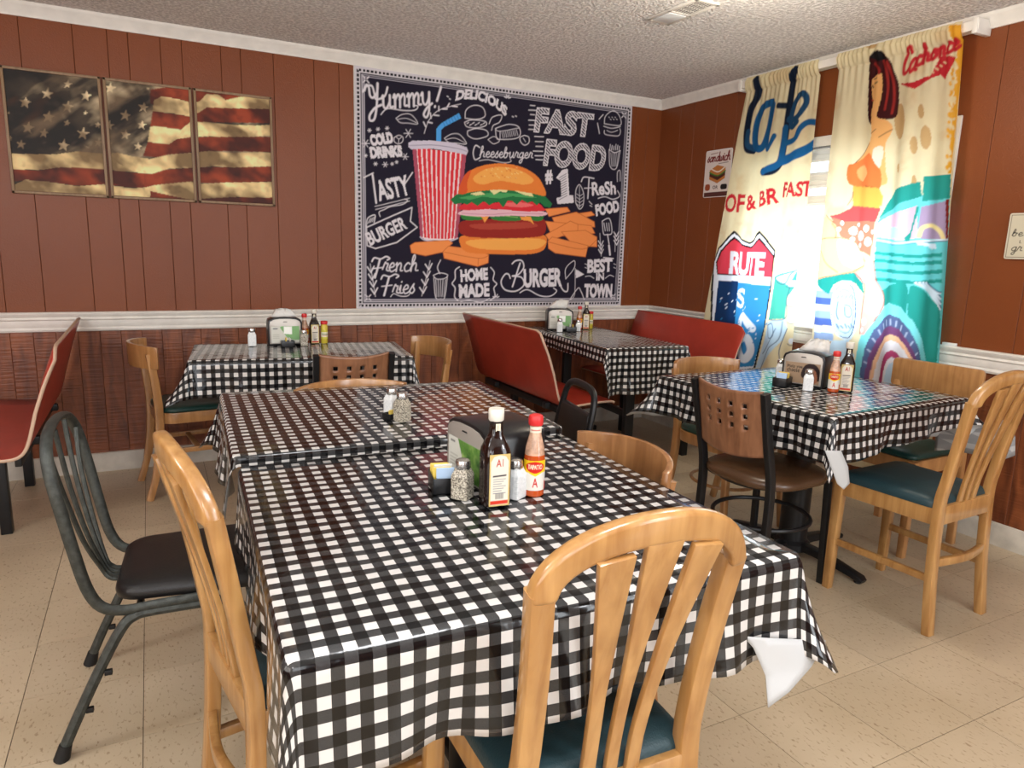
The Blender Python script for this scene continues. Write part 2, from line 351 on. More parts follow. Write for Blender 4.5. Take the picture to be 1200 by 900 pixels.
# ------------------------------------------------------------------ flat print: lettering and pictures drawn onto a grid
PAL = dict(w=(.86, .84, .86), bg=(.10, .08, .155), fry=(.93, .56, .30), fryd=(.72, .33, .13), cupw=(.93, .85, .86), cupr=(.85, .20, .24), cupshade=(.66, .30, .38),
 straw=(.30, .62, .88), strawd=(.12, .38, .65), lid=(.80, .77, .83), lidd=(.52, .50, .60), bun=(.90, .50, .21), bunl=(.95, .66, .32), bund=(.84, .34, .16), seed=(.97, .85, .55),
 patty=(.58, .15, .12), pattyl=(.68, .26, .20), cuke=(.20, .48, .22), cukel=(.62, .78, .45), chz=(.94, .62, .28), onion=(.90, .72, .76), oniond=(.75, .40, .52), tom=(.84, .18, .22), toml=(.92, .42, .42),
 let=(.13, .45, .25), letl=(.28, .62, .36), chl=(.90, .86, .62), fred=(.47, .19, .09), fwht=(.82, .76, .58), fstar=(.80, .76, .64),
 navy=(.07, .13, .22), navy2=(.08, .20, .36), navyl=(.12, .30, .45), blue=(.10, .37, .58), rdt=(.78, .16, .20), blk=(.08, .07, .09), shw=(.93, .95, .98), shr=(.86, .26, .32), shb=(.22, .55, .78),
 tealc=(.30, .70, .62), palec=(.78, .88, .95), lnc=(.25, .36, .50), yel=(.92, .68, .20), cream=(.92, .86, .68), stain=(.80, .66, .46), hair=(.25, .06, .07), hairl=(.62, .16, .14), skin=(.95, .72, .45), skinl=(.98, .90, .82),
 lips=(.80, .25, .2), top=(.93, .50, .27), topl=(.97, .70, .45), topo=(.97, .70, .33), shorts=(.90, .33, .33), skirt=(.94, .50, .40), dots=(.98, .93, .92), leg=(.97, .80, .60), legl=(.98, .92, .90), ln=(.48, .25, .18),
 teal=(.16, .60, .56), teall=(.42, .82, .84), teall2=(.50, .86, .88), int=(.85, .72, .78), int2=(.66, .58, .70), seat=(.72, .84, .93), rdk=(.50, .12, .08), whl=(.95, .88, .62), wht=(.86, .93, .98), lnb=(.22, .36, .52),
 slate=(.34, .40, .56), sl2=(.75, .80, .90), plum=(.46, .28, .45), peach=(.96, .76, .60), whtc=(.94, .93, .95), mag=(.72, .28, .45), gr1=(.60, .70, .86), indigo=(.32, .42, .70), scarf=(.96, .70, .66))
_txt = {}
def prep_text(keys):
    obs = []
    for (s, off) in keys:
        cu = bpy.data.curves.new('t', 'FONT'); cu.body = s; cu.offset = off; cu.resolution_u = 4
        o = bpy.data.objects.new('t', cu); COL.objects.link(o); obs.append(((s, off), o, cu))
    dg = bpy.context.evaluated_depsgraph_get(); dg.update()
    for k, o, cu in obs:
        me = o.evaluated_get(dg).to_mesh(); me.calc_loop_triangles()
        co = np.array([v.co[:2] for v in me.vertices]); tr = np.array([t.vertices[:] for t in me.loop_triangles])
        _txt[k] = (co, tr)
        o.evaluated_get(dg).to_mesh_clear()
    for k, o, cu in obs: bpy.data.objects.remove(o); bpy.data.curves.remove(cu)
G = {  # single stroke script letters: x-height 1
 'a': ([(.9, .8), (.5, 1), (.1, .5), (.3, 0), (.75, .3), (.9, .9), (.85, .2), (1.15, .1)],), 'c': ([(.75, .85), (.45, 1), (.08, .5), (.3, 0), (.9, .2)],), 'e': ([(.05, .45), (.6, .6), (.6, .92), (.35, 1), (.08, .5), (.35, 0), (.9, .25)],),
 'h': ([(0, .3), (.45, 1.5), (.35, 1.95), (.18, 1.5), (.1, 0)], [(.12, .5), (.5, 1), (.72, .75), (.68, .15), (1., .1)]), 'i': ([(.05, .5), (.2, 1), (.18, .15), (.5, .1)], [(.25, 1.4), (.27, 1.45)]),
 'm': ([(0, .8), (.15, 1), (.12, 0)], [(.14, .6), (.45, 1), (.6, .75), (.56, 0)], [(.58, .6), (.9, 1), (1.05, .75), (1., .15), (1.25, .1)]), 'n': ([(0, .8), (.15, 1), (.12, 0)], [(.14, .6), (.5, 1), (.68, .75), (.64, .15), (.9, .1)]),
 'r': ([(0, .3), (.25, 1.1), (.4, .95), (.62, .9), (.5, .25), (.8, .1)],), 's': ([(0, .3), (.45, 1.1), (.4, .8), (.6, .35), (.35, 0), (.1, .12)],), 'u': ([(0, .8), (.15, 1), (.12, .25), (.35, 0), (.7, .5), (.75, 1), (.72, .15), (1., .1)],),
 'y': ([(0, .8), (.15, 1), (.15, .3), (.4, .05), (.7, .5), (.78, 1)], [(.78, 1), (.68, -.4), (.4, -.95), (.15, -.7), (.5, -.2), (1., .1)]), 'b': ([(0, .3), (.45, 1.5), (.3, 1.9), (.12, 1), (.15, .1), (.5, .05), (.7, .5), (.5, .95), (.18, .7)], [(.5, .95), (.9, .8)]),
 'g': ([(.8, .8), (.5, 1), (.1, .5), (.35, .05), (.75, .4), (.8, 1)], [(.8, 1), (.72, -.4), (.45, -.9), (.2, -.65), (.55, -.2), (1.05, .1)]), 'o': ([(.45, 1), (.1, .5), (.35, 0), (.75, .4), (.5, 1), (.95, .85)],), 'w': ([(0, .8), (.12, 1), (.15, .1), (.5, .1), (.55, .8), (.6, .1), (.95, .2), (1., 1)],),
 'Y': ([(-.1, 1.5), (.1, 1.9), (.3, 1.7), (.35, 1.1), (.6, .9), (1., 1.3), (1.1, 1.95)], [(1.1, 1.95), (.9, .4), (.6, -.7), (.2, -.8), (.2, -.4), (.7, .1), (1.3, .3)]), 'C': ([(1.1, 1.5), (1., 1.9), (.5, 1.8), (.1, .8), (.4, 0), (1.1, .3)],), 'd': ([(.8, .8), (.5, 1), (.1, .5), (.3, 0), (.75, .4), (.9, 1.9), (.85, .2), (1.1, .1)],), 't': ([(.3, 1.6), (.2, .2), (.6, .1)], [(0, 1.05), (.6, 1.05)]), 'k': ([(.2, 1.8), (.1, 0)], [(.7, 1), (.2, .5), (.8, 0)]), 'l': ([(.1, .5), (.4, 1.8), (.15, 1.5), (.2, .1), (.5, .1)],), 'v': ([(0, .9), (.3, .05), (.7, 1)],)}
ADV = dict(Y=1.3, m=1.22, w=1.05, i=.45, r=.72, s=.68, e=.82, c=.82, t=.55, C=1.15, l=.45)
class Canvas:
    def __init__(s, x0, x1, z0, z1, px, bg):
        s.x0, s.z0, s.px = x0, z0, px; s.nx = int((x1 - x0) / px) + 1; s.nz = int((z1 - z0) / px) + 1
        s.x1 = x0 + (s.nx - 1) * px; s.z1 = z0 + (s.nz - 1) * px
        s.X, s.Z = np.meshgrid(x0 + np.arange(s.nx) * px, z0 + np.arange(s.nz) * px)
        s.a = np.zeros((s.nz, s.nx, 3)); s.a[:] = lin(bg)
    def win(s, xa, xb, za, zb):
        i0 = max(0, int((xa - s.x0) / s.px) - 1); i1 = min(s.nx, int((xb - s.x0) / s.px) + 3)
        j0 = max(0, int((za - s.z0) / s.px) - 1); j1 = min(s.nz, int((zb - s.z0) / s.px) + 3)
        return (slice(j0, j1), slice(i0, i1)) if i1 > i0 and j1 > j0 else None
    def blend(s, wn, m, c):
        A = s.a[wn]; s.a[wn] = A + (np.array(lin(c)) - A) * m[..., None]
    def inside(s, pts, wn):
        X, Z = s.X[wn], s.Z[wn]; m = np.zeros(X.shape, bool); n = len(pts)
        for i in range(n):
            (xa, za), (xb, zb) = pts[i], pts[(i + 1) % n]
            if za == zb: continue
            m ^= ((za > Z) != (zb > Z)) & (X < (xb - xa) * (Z - za) / (zb - za) + xa)
        return m
    def poly(s, c, pts, smooth=0):
        if smooth: pts = cr(pts, 5, True)
        xs = [p[0] for p in pts]; zs = [p[1] for p in pts]; wn = s.win(min(xs), max(xs), min(zs), max(zs))
        if wn: s.blend(wn, s.inside(pts, wn).astype(float), c)
    def stroke(s, c, w, pts, smooth=1, mask=None):
        if smooth and len(pts) > 2: pts = cr(pts, 5)
        xs = [p[0] for p in pts]; zs = [p[1] for p in pts]; wn = s.win(min(xs) - w, max(xs) + w, min(zs) - w, max(zs) + w)
        if not wn: return
        X, Z = s.X[wn], s.Z[wn]; d = np.full(X.shape, 9.)
        for (xa, za), (xb, zb) in zip(pts[:-1], pts[1:]):
            ux, uz = xb - xa, zb - za; q = ux * ux + uz * uz + 1e-12
            t = np.clip(((X - xa) * ux + (Z - za) * uz) / q, 0, 1); d = np.minimum(d, np.hypot(X - xa - t * ux, Z - za - t * uz))
        m = np.clip((max(w, s.px * .9) / 2 - d) / s.px + .5, 0, 1)
        if mask is not None: m = m * mask[wn]
        s.blend(wn, m, c)
    def tmask(s, txt, off, A, B, h, arc=0., sh=0.):
        co, tr = _txt[(txt, off)]; co = co.copy()
        x0, x1 = co[:, 0].min(), co[:, 0].max(); cap = .729 if any(ch.isupper() or ch.isdigit() for ch in txt) else .55
        u = (co[:, 0] - x0) / (x1 - x0); v = co[:, 1] / cap * h
        dx, dz = B[0] - A[0], B[1] - A[1]; Ln = math.hypot(dx, dz); ex, ez = dx / Ln, dz / Ln
        bow = arc * Ln * (1 - (2 * u - 1) ** 2); v = v + bow
        PX = A[0] + dx * u - ez * v + ex * sh * v; PZ = A[1] + dz * u + ex * v + ez * sh * v
        m = np.zeros(s.X.shape, bool)
        for t in tr:
            tx, tz = PX[t], PZ[t]; wn = s.win(tx.min(), tx.max(), tz.min(), tz.max())
            if wn: m[wn] |= s.inside(list(zip(tx, tz)), wn)
        return m
    def text(s, c, txt, A, B, h, off=.0, arc=0., sh=0.):
        m = s.tmask(txt, off, A, B, h, arc, sh).astype(float); s.blend((slice(None), slice(None)), m, c)
    def hatched(s, txt, A, B, h):
        full = s.tmask(txt, .055, A, B, h, 0, .12); inner = s.tmask(txt, .015, A, B, h, 0, .12)
        # the dark core sits inside the chalk outline
        k = 2; e = full.copy()
        for dx, dz in ((k, 0), (-k, 0), (0, k), (0, -k)): e &= np.roll(full, (dz, dx), (0, 1))
        s.blend((slice(None), slice(None)), full.astype(float), PAL['w'])
        s.blend((slice(None), slice(None)), (e & (((s.X * .8 + s.Z) % .021) < .012)).astype(float), PAL['bg'])
    def script(s, c, txt, A, B, h, lw, sh):
        tot = sum(ADV.get(ch, 1.) for ch in txt); dx, dz = B[0] - A[0], B[1] - A[1]; Ln = math.hypot(dx, dz); k = Ln / tot; ex, ez = dx / Ln, dz / Ln
        x = 0.
        for ch in txt:
            for st in G[ch]:
                s.stroke(c, lw, [(A[0] + ex * (x + a * .95 + b * sh * h / k * .6) * k - ez * b * h, A[1] + ez * (x + a) * k + ex * b * h) for a, b in st])
            x += ADV.get(ch, 1.)
    def run(s, ops):
        for o in ops:
            k = o[0]
            if k == 'p': s.poly(PAL[o[1]], o[2], o[3])
            elif k == 's': s.stroke(PAL[o[1]], o[2], o[3], o[4])
            elif k == 't': s.text(PAL[o[1]], o[2], o[3], o[4], o[5], o[6], o[7], o[8])
            elif k == 'w': s.script(PAL[o[1]], o[2], o[3], o[4], o[5], o[6], o[7])
            elif k == 'h': s.hatched(o[1], o[2], o[3], {'1': .245}.get(o[1], .15 if o[1] == 'FAST' else .165))
    def sample(s, x, z):
        i = np.clip((x - s.x0) / s.px, 0, s.nx - 1.001); j = np.clip((z - s.z0) / s.px, 0, s.nz - 1.001)
        i0 = i.astype(int); j0 = j.astype(int); fi = (i - i0)[..., None]; fj = (j - j0)[..., None]
        a = s.a; return (a[j0, i0] * (1 - fi) + a[j0, i0 + 1] * fi) * (1 - fj) + (a[j0 + 1, i0] * (1 - fi) + a[j0 + 1, i0 + 1] * fi) * fj
def printed(name, P, colr, m, parent=None, smooth=True, flip=False):
    """grid surface P[nz,nx,3] carrying its print as a colour attribute"""
    nz, nx = P.shape[:2]; me = bpy.data.meshes.new(name)
    idx = np.arange(nz * nx).reshape(nz, nx)
    q = np.stack([idx[:-1, :-1], idx[:-1, 1:], idx[1:, 1:], idx[1:, :-1]], -1).reshape(-1, 4)
    if flip: q = q[:, ::-1]
    nf = len(q); me.vertices.add(nz * nx); me.loops.add(nf * 4); me.polygons.add(nf)
    me.vertices.foreach_set('co', P.reshape(-1).astype(np.float32)); me.loops.foreach_set('vertex_index', q.reshape(-1).astype(np.int32))
    me.polygons.foreach_set('loop_start', (np.arange(nf) * 4).astype(np.int32)); me.update(calc_edges=True)
    at = me.color_attributes.new('print', 'FLOAT_COLOR', 'POINT')
    c4 = np.ones((nz * nx, 4), np.float32); c4[:, :3] = colr.reshape(-1, 3); at.data.foreach_set('color', c4.reshape(-1))
    me.materials.append(M[m])
    if smooth: me.shade_smooth()
    return link(bpy.data.objects.new(name, me), parent)
# traced coordinates of the flat prints, in metres on each print's own plane
ART = {
'mural': [
('w','w','Yummy',(1.224,2.094),(1.645,2.173),.076,.013,.2),
('s','w',.014,[(1.699,2.284),(1.673,2.2)],1),
('s','w',.012,[(1.661,2.167),(1.659,2.16)],1),
('s','w',.011,[(1.199,2.196),(1.218,2.228),(1.255,2.236),(1.27,2.196),(1.281,2.163),(1.334,2.187),(1.353,2.241)],1),
('s','w',.006,[(1.31,2.078),(1.353,2.118),(1.45,2.118),(1.529,2.129),(1.548,2.153),(1.529,2.156)],1),
('t','w','DELICIOUS',(1.797,2.218),(2.164,2.159),.058,.05,.13,.0),
('s','w',.006,[(1.741,2.235),(1.749,2.232)],1),
('s','w',.006,[(1.756,2.222),(1.764,2.219)],1),
('s','w',.006,[(2.209,2.164),(2.219,2.161)],1),
('s','w',.006,[(2.232,2.17),(2.241,2.167)],1),
('s','w',.004,[(1.59,1.996),(1.619,2.075),(1.69,2.147),(1.836,2.2)],1),
('s','w',.008,[(1.599,2.037),(1.585,2.063)],1),
('s','w',.008,[(1.613,2.066),(1.642,2.063)],1),
('s','w',.008,[(1.634,2.091),(1.629,2.122)],1),
('s','w',.008,[(1.654,2.112),(1.687,2.112)],1),
('s','w',.008,[(1.686,2.141),(1.686,2.168)],1),
('s','w',.008,[(1.711,2.155),(1.742,2.158)],1),
('s','w',.008,[(1.742,2.169),(1.756,2.193)],1),
('s','w',.008,[(1.777,2.18),(1.811,2.18)],1),
('s','w',.004,[(1.405,2.067),(1.448,2.095),(1.503,2.099),(1.547,2.05),(1.483,2.047),(1.432,2.045),(1.405,2.067)],1),
('s','w',.003,[(1.416,2.061),(1.473,2.074),(1.539,2.054)],1),
('s','w',.004,[(1.725,1.979),(1.771,2.008),(1.83,2.011),(1.878,1.959),(1.81,1.957),(1.755,1.956),(1.725,1.979)],1),
('s','w',.003,[(1.738,1.973),(1.799,1.986),(1.869,1.964)],1),
('t','w','COLD',(1.248,1.892),(1.391,1.926),.06,.07,.0,.0),
('t','w','DRINKS',(1.244,1.82),(1.45,1.85),.061,.07,.0,.0),
('s','w',.004,[(1.395,1.953),(1.424,1.969),(1.45,1.959),(1.446,1.931),(1.418,1.918),(1.395,1.93),(1.395,1.953)],1),
('s','w',.003,[(1.406,1.958),(1.424,1.947),(1.442,1.96)],1),
('s','w',.003,[(1.424,1.947),(1.422,1.922)],1),
('s','w',.004,[(1.19,1.899),(1.239,1.903)],1),
('s','w',.004,[(1.202,1.92),(1.226,1.882)],1),
('s','w',.004,[(1.227,1.922),(1.202,1.88)],1),
('s','w',.004,[(1.456,1.983),(1.515,1.988)],1),
('s','w',.004,[(1.47,2.008),(1.5,1.963)],1),
('s','w',.004,[(1.5,2.011),(1.47,1.96)],1),
('s','w',.004,[(1.444,1.844),(1.487,1.847)],1),
('s','w',.004,[(1.455,1.862),(1.476,1.829)],1),
('s','w',.004,[(1.476,1.864),(1.455,1.827)],1),
('s','w',.004,[(1.318,1.786),(1.353,1.789)],1),
('s','w',.004,[(1.327,1.801),(1.344,1.774)],1),
('s','w',.004,[(1.345,1.802),(1.327,1.773)],1),
('s','w',.004,[(1.263,1.785),(1.286,1.787)],1),
('s','w',.004,[(1.268,1.795),(1.28,1.777)],1),
('s','w',.004,[(1.28,1.796),(1.268,1.776)],1),
('s','w',.004,[(1.226,1.978),(1.249,1.98)],1),
('s','w',.004,[(1.232,1.988),(1.243,1.971)],1),
('s','w',.004,[(1.243,1.989),(1.232,1.969)],1),
('s','w',.004,[(1.279,1.99),(1.302,1.993)],1),
('s','w',.004,[(1.285,2.0),(1.296,1.983)],1),
('s','w',.004,[(1.297,2.001),(1.285,1.982)],1),
('s','w',.004,[(1.337,2.001),(1.36,2.004)],1),
('s','w',.004,[(1.343,2.011),(1.354,1.994)],1),
('s','w',.004,[(1.354,2.013),(1.343,1.993)],1),
('s','w',.004,[(1.204,1.829),(1.223,1.831)],1),
('s','w',.004,[(1.209,1.837),(1.218,1.822)],1),
('s','w',.004,[(1.218,1.838),(1.209,1.822)],1),
('s','w',.004,[(1.371,1.794),(1.39,1.795)],1),
('s','w',.004,[(1.376,1.802),(1.385,1.787)],1),
('s','w',.004,[(1.386,1.803),(1.376,1.786)],1),
('s','w',.004,[(1.4,1.807),(1.42,1.809)],1),
('s','w',.004,[(1.405,1.816),(1.415,1.8)],1),
('s','w',.004,[(1.415,1.816),(1.405,1.8)],1),
('s','w',.007,[(1.201,1.7),(1.258,1.731)],1),
('s','w',.011,[(1.254,1.72),(1.276,1.553)],1),
('t','w','ASTY',(1.296,1.569),(1.502,1.622),.121,.03,.0,.0),
('s','w',.007,[(1.46,1.675),(1.514,1.753)],1),
('s','w',.004,[(1.268,1.531),(1.494,1.595)],1),
('s','w',.004,[(1.272,1.513),(1.494,1.577)],1),
('s','w',.005,[(1.301,1.472),(1.295,1.499),(1.326,1.515),(1.37,1.536),(1.45,1.554),(1.48,1.58),(1.46,1.586)],1),
('s','w',.007,[(1.213,1.412),(1.216,1.291),(1.27,1.274),(1.409,1.316),(1.547,1.416),(1.5,1.452),(1.51,1.538),(1.37,1.475),(1.217,1.403)],0),
('s','w',.006,[(1.213,1.412),(1.223,1.459),(1.268,1.479),(1.262,1.433)],1),
('s','w',.003,[(1.221,1.425),(1.237,1.456)],1),
('s','w',.003,[(1.231,1.429),(1.246,1.46)],1),
('s','w',.003,[(1.24,1.434),(1.256,1.464)],1),
('s','w',.003,[(1.25,1.438),(1.266,1.468)],1),
('t','w','BURGER',(1.235,1.292),(1.482,1.41),.082,.03,.0,.0),
('w','w','rench',(1.312,1.13),(1.553,1.137),.054,.0085,.25),
('w','w','ries',(1.378,.988),(1.532,.995),.054,.0085,.25),
('s','w',.009,[(1.246,1.194),(1.262,1.217),(1.301,1.21),(1.337,1.226),(1.361,1.215),(1.345,1.204)],1),
('s','w',.012,[(1.297,1.207),(1.281,1.149),(1.265,1.092)],1),
('s','w',.007,[(1.249,1.149),(1.317,1.157)],1),
('s','w',.009,[(1.304,1.084),(1.32,1.108),(1.36,1.1),(1.397,1.116),(1.421,1.105),(1.405,1.093)],1),
('s','w',.012,[(1.356,1.096),(1.34,1.038),(1.324,.98)],1),
('s','w',.007,[(1.308,1.038),(1.376,1.046)],1),
('s','w',.005,[(1.368,.972),(1.388,.992),(1.429,.976),(1.48,.976),(1.501,.997)],1),
('s','w',.004,[(1.234,1.179),(1.251,1.076),(1.268,.973)],1),
('s','w',.008,[(1.239,1.125),(1.216,1.159)],1),
('s','w',.008,[(1.239,1.125),(1.259,1.164)],1),
('s','w',.008,[(1.246,1.08),(1.223,1.114)],1),
('s','w',.008,[(1.246,1.08),(1.266,1.119)],1),
('s','w',.008,[(1.254,1.035),(1.23,1.069)],1),
('s','w',.008,[(1.254,1.035),(1.274,1.073)],1),
('s','w',.008,[(1.261,.989),(1.238,1.024)],1),
('s','w',.008,[(1.261,.989),(1.281,1.028)],1),
('s','w',.004,[(1.636,1.205),(1.608,1.091),(1.579,.975)],1),
('s','w',.008,[(1.628,1.147),(1.602,1.182)],1),
('s','w',.008,[(1.628,1.147),(1.649,1.187)],1),
('s','w',.008,[(1.615,1.097),(1.59,1.132)],1),
('s','w',.008,[(1.615,1.097),(1.636,1.137)],1),
('s','w',.008,[(1.603,1.046),(1.577,1.082)],1),
('s','w',.008,[(1.603,1.046),(1.623,1.086)],1),
('s','w',.008,[(1.59,.995),(1.564,1.031)],1),
('s','w',.008,[(1.59,.995),(1.611,1.035)],1),
('s','w',.005,[(1.658,1.111),(1.705,1.127),(1.759,1.116),(1.74,1.092),(1.684,1.087),(1.658,1.111)],1),
('s','w',.005,[(1.663,1.097),(1.677,.967),(1.714,.955),(1.742,.967),(1.757,1.104)],1),
('s','w',.006,[(1.705,1.123),(1.688,1.163),(1.709,1.211)],1),
('s','w',.004,[(1.676,1.083),(1.683,.971)],1),
('s','w',.004,[(1.693,1.083),(1.696,.971)],1),
('s','w',.004,[(1.71,1.083),(1.709,.971)],1),
('s','w',.004,[(1.727,1.084),(1.722,.971)],1),
('s','w',.004,[(1.745,1.084),(1.735,.971)],1),
('s','w',.007,[(1.844,1.169),(1.814,1.145),(1.814,1.092),(1.793,1.058),(1.815,1.027),(1.812,.971),(1.839,.942)],1),
('s','w',.007,[(2.074,1.169),(2.102,1.136),(2.095,1.086),(2.123,1.057),(2.101,1.028),(2.112,.974),(2.075,.944)],1),
('t','w','HOME',(1.854,1.074),(2.057,1.09),.077,.05,.0,.0),
('t','w','MADE',(1.845,.966),(2.07,.978),.086,.05,.0,.0),
('s','w',.006,[(1.857,.938),(1.924,.945),(2.004,.932),(2.07,.957)],1),
('s','w',.009,[(2.241,1.196),(2.269,1.218),(2.317,1.218),(2.333,1.172),(2.292,1.123),(2.244,1.112),(2.317,1.103),(2.338,1.05),(2.272,1.007),(2.188,1.018),(2.156,1.07),(2.185,1.122),(2.215,1.123),(2.228,1.096)],1),
('s','w',.011,[(2.303,1.201),(2.273,1.113),(2.247,1.039)],1),
('t','w','URGER',(2.338,1.039),(2.648,1.051),.1231,.045,.0,.0),
('s','w',.009,[(2.601,1.105),(2.657,1.018),(2.696,1.007),(2.699,1.062)],1),
('s','w',.007,[(2.308,.996),(2.368,1.018),(2.469,.975),(2.557,.972),(2.606,1.007),(2.58,1.029)],1),
('s','w',.005,[(2.679,1.095),(2.675,1.171),(2.742,1.227),(2.745,1.172),(2.679,1.095)],1),
('s','w',.004,[(2.755,1.172),(2.76,.985),(2.713,.941)],1),
('p','w',[(2.761,1.166),(2.836,1.129),(2.764,1.1)],0),
('s','w',.006,[(2.725,.952),(2.787,1.029),(2.814,1.007),(2.847,.944)],1),
('t','w','BEST',(2.862,1.145),(3.084,1.157),.0931,.045,.0,.0),
('t','w','IN',(2.946,1.088),(3.016,1.093),.0531,.04,.0,.0),
('t','w','TOWN',(2.843,.967),(3.097,.966),.0931,.06,.0,.0),
('s','w',.008,[(3.0,1.254),(3.088,1.249)],1),
('s','w',.005,[(2.848,1.114),(2.888,1.119),(2.924,1.101)],1),
('s','w',.005,[(3.027,1.102),(3.064,1.125),(3.103,1.116)],1),
('s','w',.004,[(2.837,1.206),(2.856,1.2)],1),
('s','w',.004,[(2.839,1.18),(2.858,1.174)],1),
('s','w',.004,[(3.094,1.211),(3.114,1.204)],1),
('s','w',.004,[(3.096,1.184),(3.115,1.177)],1),
('h','FAST',(2.374,2.091),(2.841,2.098),.25,.0),
('h','FOOD',(2.455,1.879),(2.965,1.877),.25,.0),
('s','w',.006,[(2.34,2.248),(2.375,2.25)],1),
('s','w',.006,[(2.329,2.217),(2.383,2.221)],1),
('s','w',.006,[(2.344,2.19),(2.375,2.191)],1),
('s','w',.006,[(2.332,2.153),(2.388,2.157)],1),
('s','w',.006,[(2.338,2.123),(2.387,2.126)],1),
('s','w',.006,[(2.336,2.095),(2.388,2.098)],1),
('s','w',.006,[(2.383,2.053),(2.452,2.057)],1),
('s','w',.006,[(2.389,2.021),(2.451,2.025)],1),
('s','w',.006,[(2.395,1.99),(2.45,1.993)],1),
('s','w',.006,[(2.375,1.957),(2.449,1.961)],1),
('s','w',.006,[(2.39,1.928),(2.457,1.932)],1),
('s','w',.006,[(2.398,1.903),(2.451,1.905)],1),
('p','w',[(2.563,1.794),(2.608,1.85),(2.654,1.862),(2.676,1.685),(2.709,1.683),(2.72,1.633),(2.584,1.617),(2.572,1.658),(2.612,1.669),(2.599,1.776)],0),
('s','bg',.004,[(2.586,1.795),(2.644,1.828)],1),
('s','bg',.004,[(2.589,1.779),(2.644,1.812)],1),
('s','bg',.004,[(2.587,1.762),(2.645,1.795)],1),
('s','bg',.004,[(2.59,1.746),(2.649,1.779)],1),
('s','bg',.004,[(2.589,1.729),(2.65,1.762)],1),
('s','bg',.004,[(2.592,1.713),(2.65,1.746)],1),
('s','bg',.004,[(2.59,1.696),(2.654,1.729)],1),
('s','bg',.004,[(2.594,1.68),(2.655,1.713)],1),
('s','bg',.004,[(2.592,1.663),(2.655,1.696)],1),
('s','bg',.004,[(2.595,1.647),(2.659,1.68)],1),
('t','w','#',(2.479,1.759),(2.538,1.767),.0651,.05,.0,.0),
('s','w',.005,[(2.944,2.193),(2.951,2.245),(3.011,2.287),(3.066,2.263),(3.081,2.196),(2.944,2.193)],1),
('s','w',.005,[(2.94,2.176),(3.006,2.168),(3.082,2.186)],1),
('s','w',.005,[(2.947,2.148),(2.959,2.122),(3.063,2.121),(3.085,2.149),(3.078,2.173)],1),
('s','w',.004,[(2.968,2.15),(3.008,2.141),(3.06,2.159)],1),
('s','w',.004,[(2.978,2.242),(2.986,2.238)],1),
('s','w',.004,[(2.992,2.229),(3.0,2.225)],1),
('s','w',.004,[(3.004,2.244),(3.012,2.241)],1),
('s','w',.004,[(3.018,2.231),(3.026,2.228)],1),
('s','w',.004,[(3.03,2.247),(3.038,2.244)],1),
('s','w',.004,[(3.044,2.234),(3.052,2.231)],1),
('s','w',.006,[(2.93,2.253),(2.898,2.219)],1),
('s','w',.006,[(2.887,2.191),(2.907,2.123)],1),
('s','w',.005,[(2.998,2.021),(3.016,1.906),(3.07,1.898),(3.094,2.023)],1),
('s','w',.005,[(2.998,2.021),(3.047,2.004),(3.094,2.023)],1),
('s','w',.005,[(3.003,2.019),(3.006,2.057)],1),
('s','w',.005,[(3.019,2.021),(3.022,2.052)],1),
('s','w',.005,[(3.035,2.022),(3.038,2.048)],1),
('s','w',.005,[(3.051,2.023),(3.054,2.062)],1),
('s','w',.005,[(3.067,2.025),(3.07,2.057)],1),
('s','w',.005,[(3.083,2.026),(3.086,2.052)],1),
('s','w',.003,[(3.015,2.001),(3.029,1.907)],1),
('s','w',.003,[(3.031,2.003),(3.04,1.908)],1),
('s','w',.003,[(3.047,2.004),(3.051,1.909)],1),
('s','w',.003,[(3.063,2.005),(3.061,1.91)],1),
('s','w',.003,[(3.079,2.007),(3.072,1.911)],1),
('s','w',.005,[(1.867,2.116),(1.874,2.167),(1.925,2.201),(1.99,2.197),(2.009,2.144),(1.944,2.117),(1.867,2.116)],1),
('s','w',.005,[(1.863,2.09),(1.912,2.11),(2.01,2.112),(2.015,2.086),(1.945,2.064),(1.88,2.065),(1.863,2.09)],1),
('s','w',.005,[(1.885,2.039),(1.945,2.06),(2.02,2.056),(2.029,2.023),(1.947,1.996),(1.89,2.01),(1.885,2.039)],1),
('s','w',.005,[(1.88,2.084),(1.893,2.093)],1),
('s','w',.005,[(1.9,2.076),(1.912,2.083)],1),
('s','w',.005,[(1.919,2.088),(1.932,2.097)],1),
('s','w',.005,[(1.938,2.08),(1.951,2.087)],1),
('s','w',.005,[(1.958,2.092),(1.97,2.101)],1),
('s','w',.005,[(1.977,2.084),(1.99,2.091)],1),
('s','w',.005,[(1.997,2.096),(2.01,2.105)],1),
('s','w',.005,[(2.041,2.1),(2.064,2.144),(2.13,2.163),(2.116,2.118),(2.072,2.094),(2.059,2.06)],1),
('s','w',.005,[(2.088,2.076),(2.184,2.111),(2.262,2.1),(2.26,2.035),(2.124,2.009),(2.096,2.02),(2.088,2.076)],1),
('s','w',.004,[(2.09,2.071),(2.122,2.061),(2.262,2.096)],1),
('s','w',.004,[(2.122,2.061),(2.123,2.013)],1),
('s','w',.003,[(2.136,2.056),(2.146,2.022)],1),
('s','w',.003,[(2.149,2.059),(2.159,2.026)],1),
('s','w',.003,[(2.163,2.063),(2.173,2.029)],1),
('s','w',.003,[(2.176,2.066),(2.186,2.032)],1),
('s','w',.003,[(2.19,2.069),(2.2,2.035)],1),
('s','w',.003,[(2.203,2.072),(2.213,2.038)],1),
('s','w',.003,[(2.217,2.076),(2.227,2.042)],1),
('s','w',.003,[(2.23,2.079),(2.241,2.045)],1),
('s','w',.003,[(2.244,2.082),(2.255,2.048)],1),
('s','w',.004,[(2.034,2.0),(2.078,2.024),(2.119,2.001),(2.075,1.977),(2.034,2.0)],1),
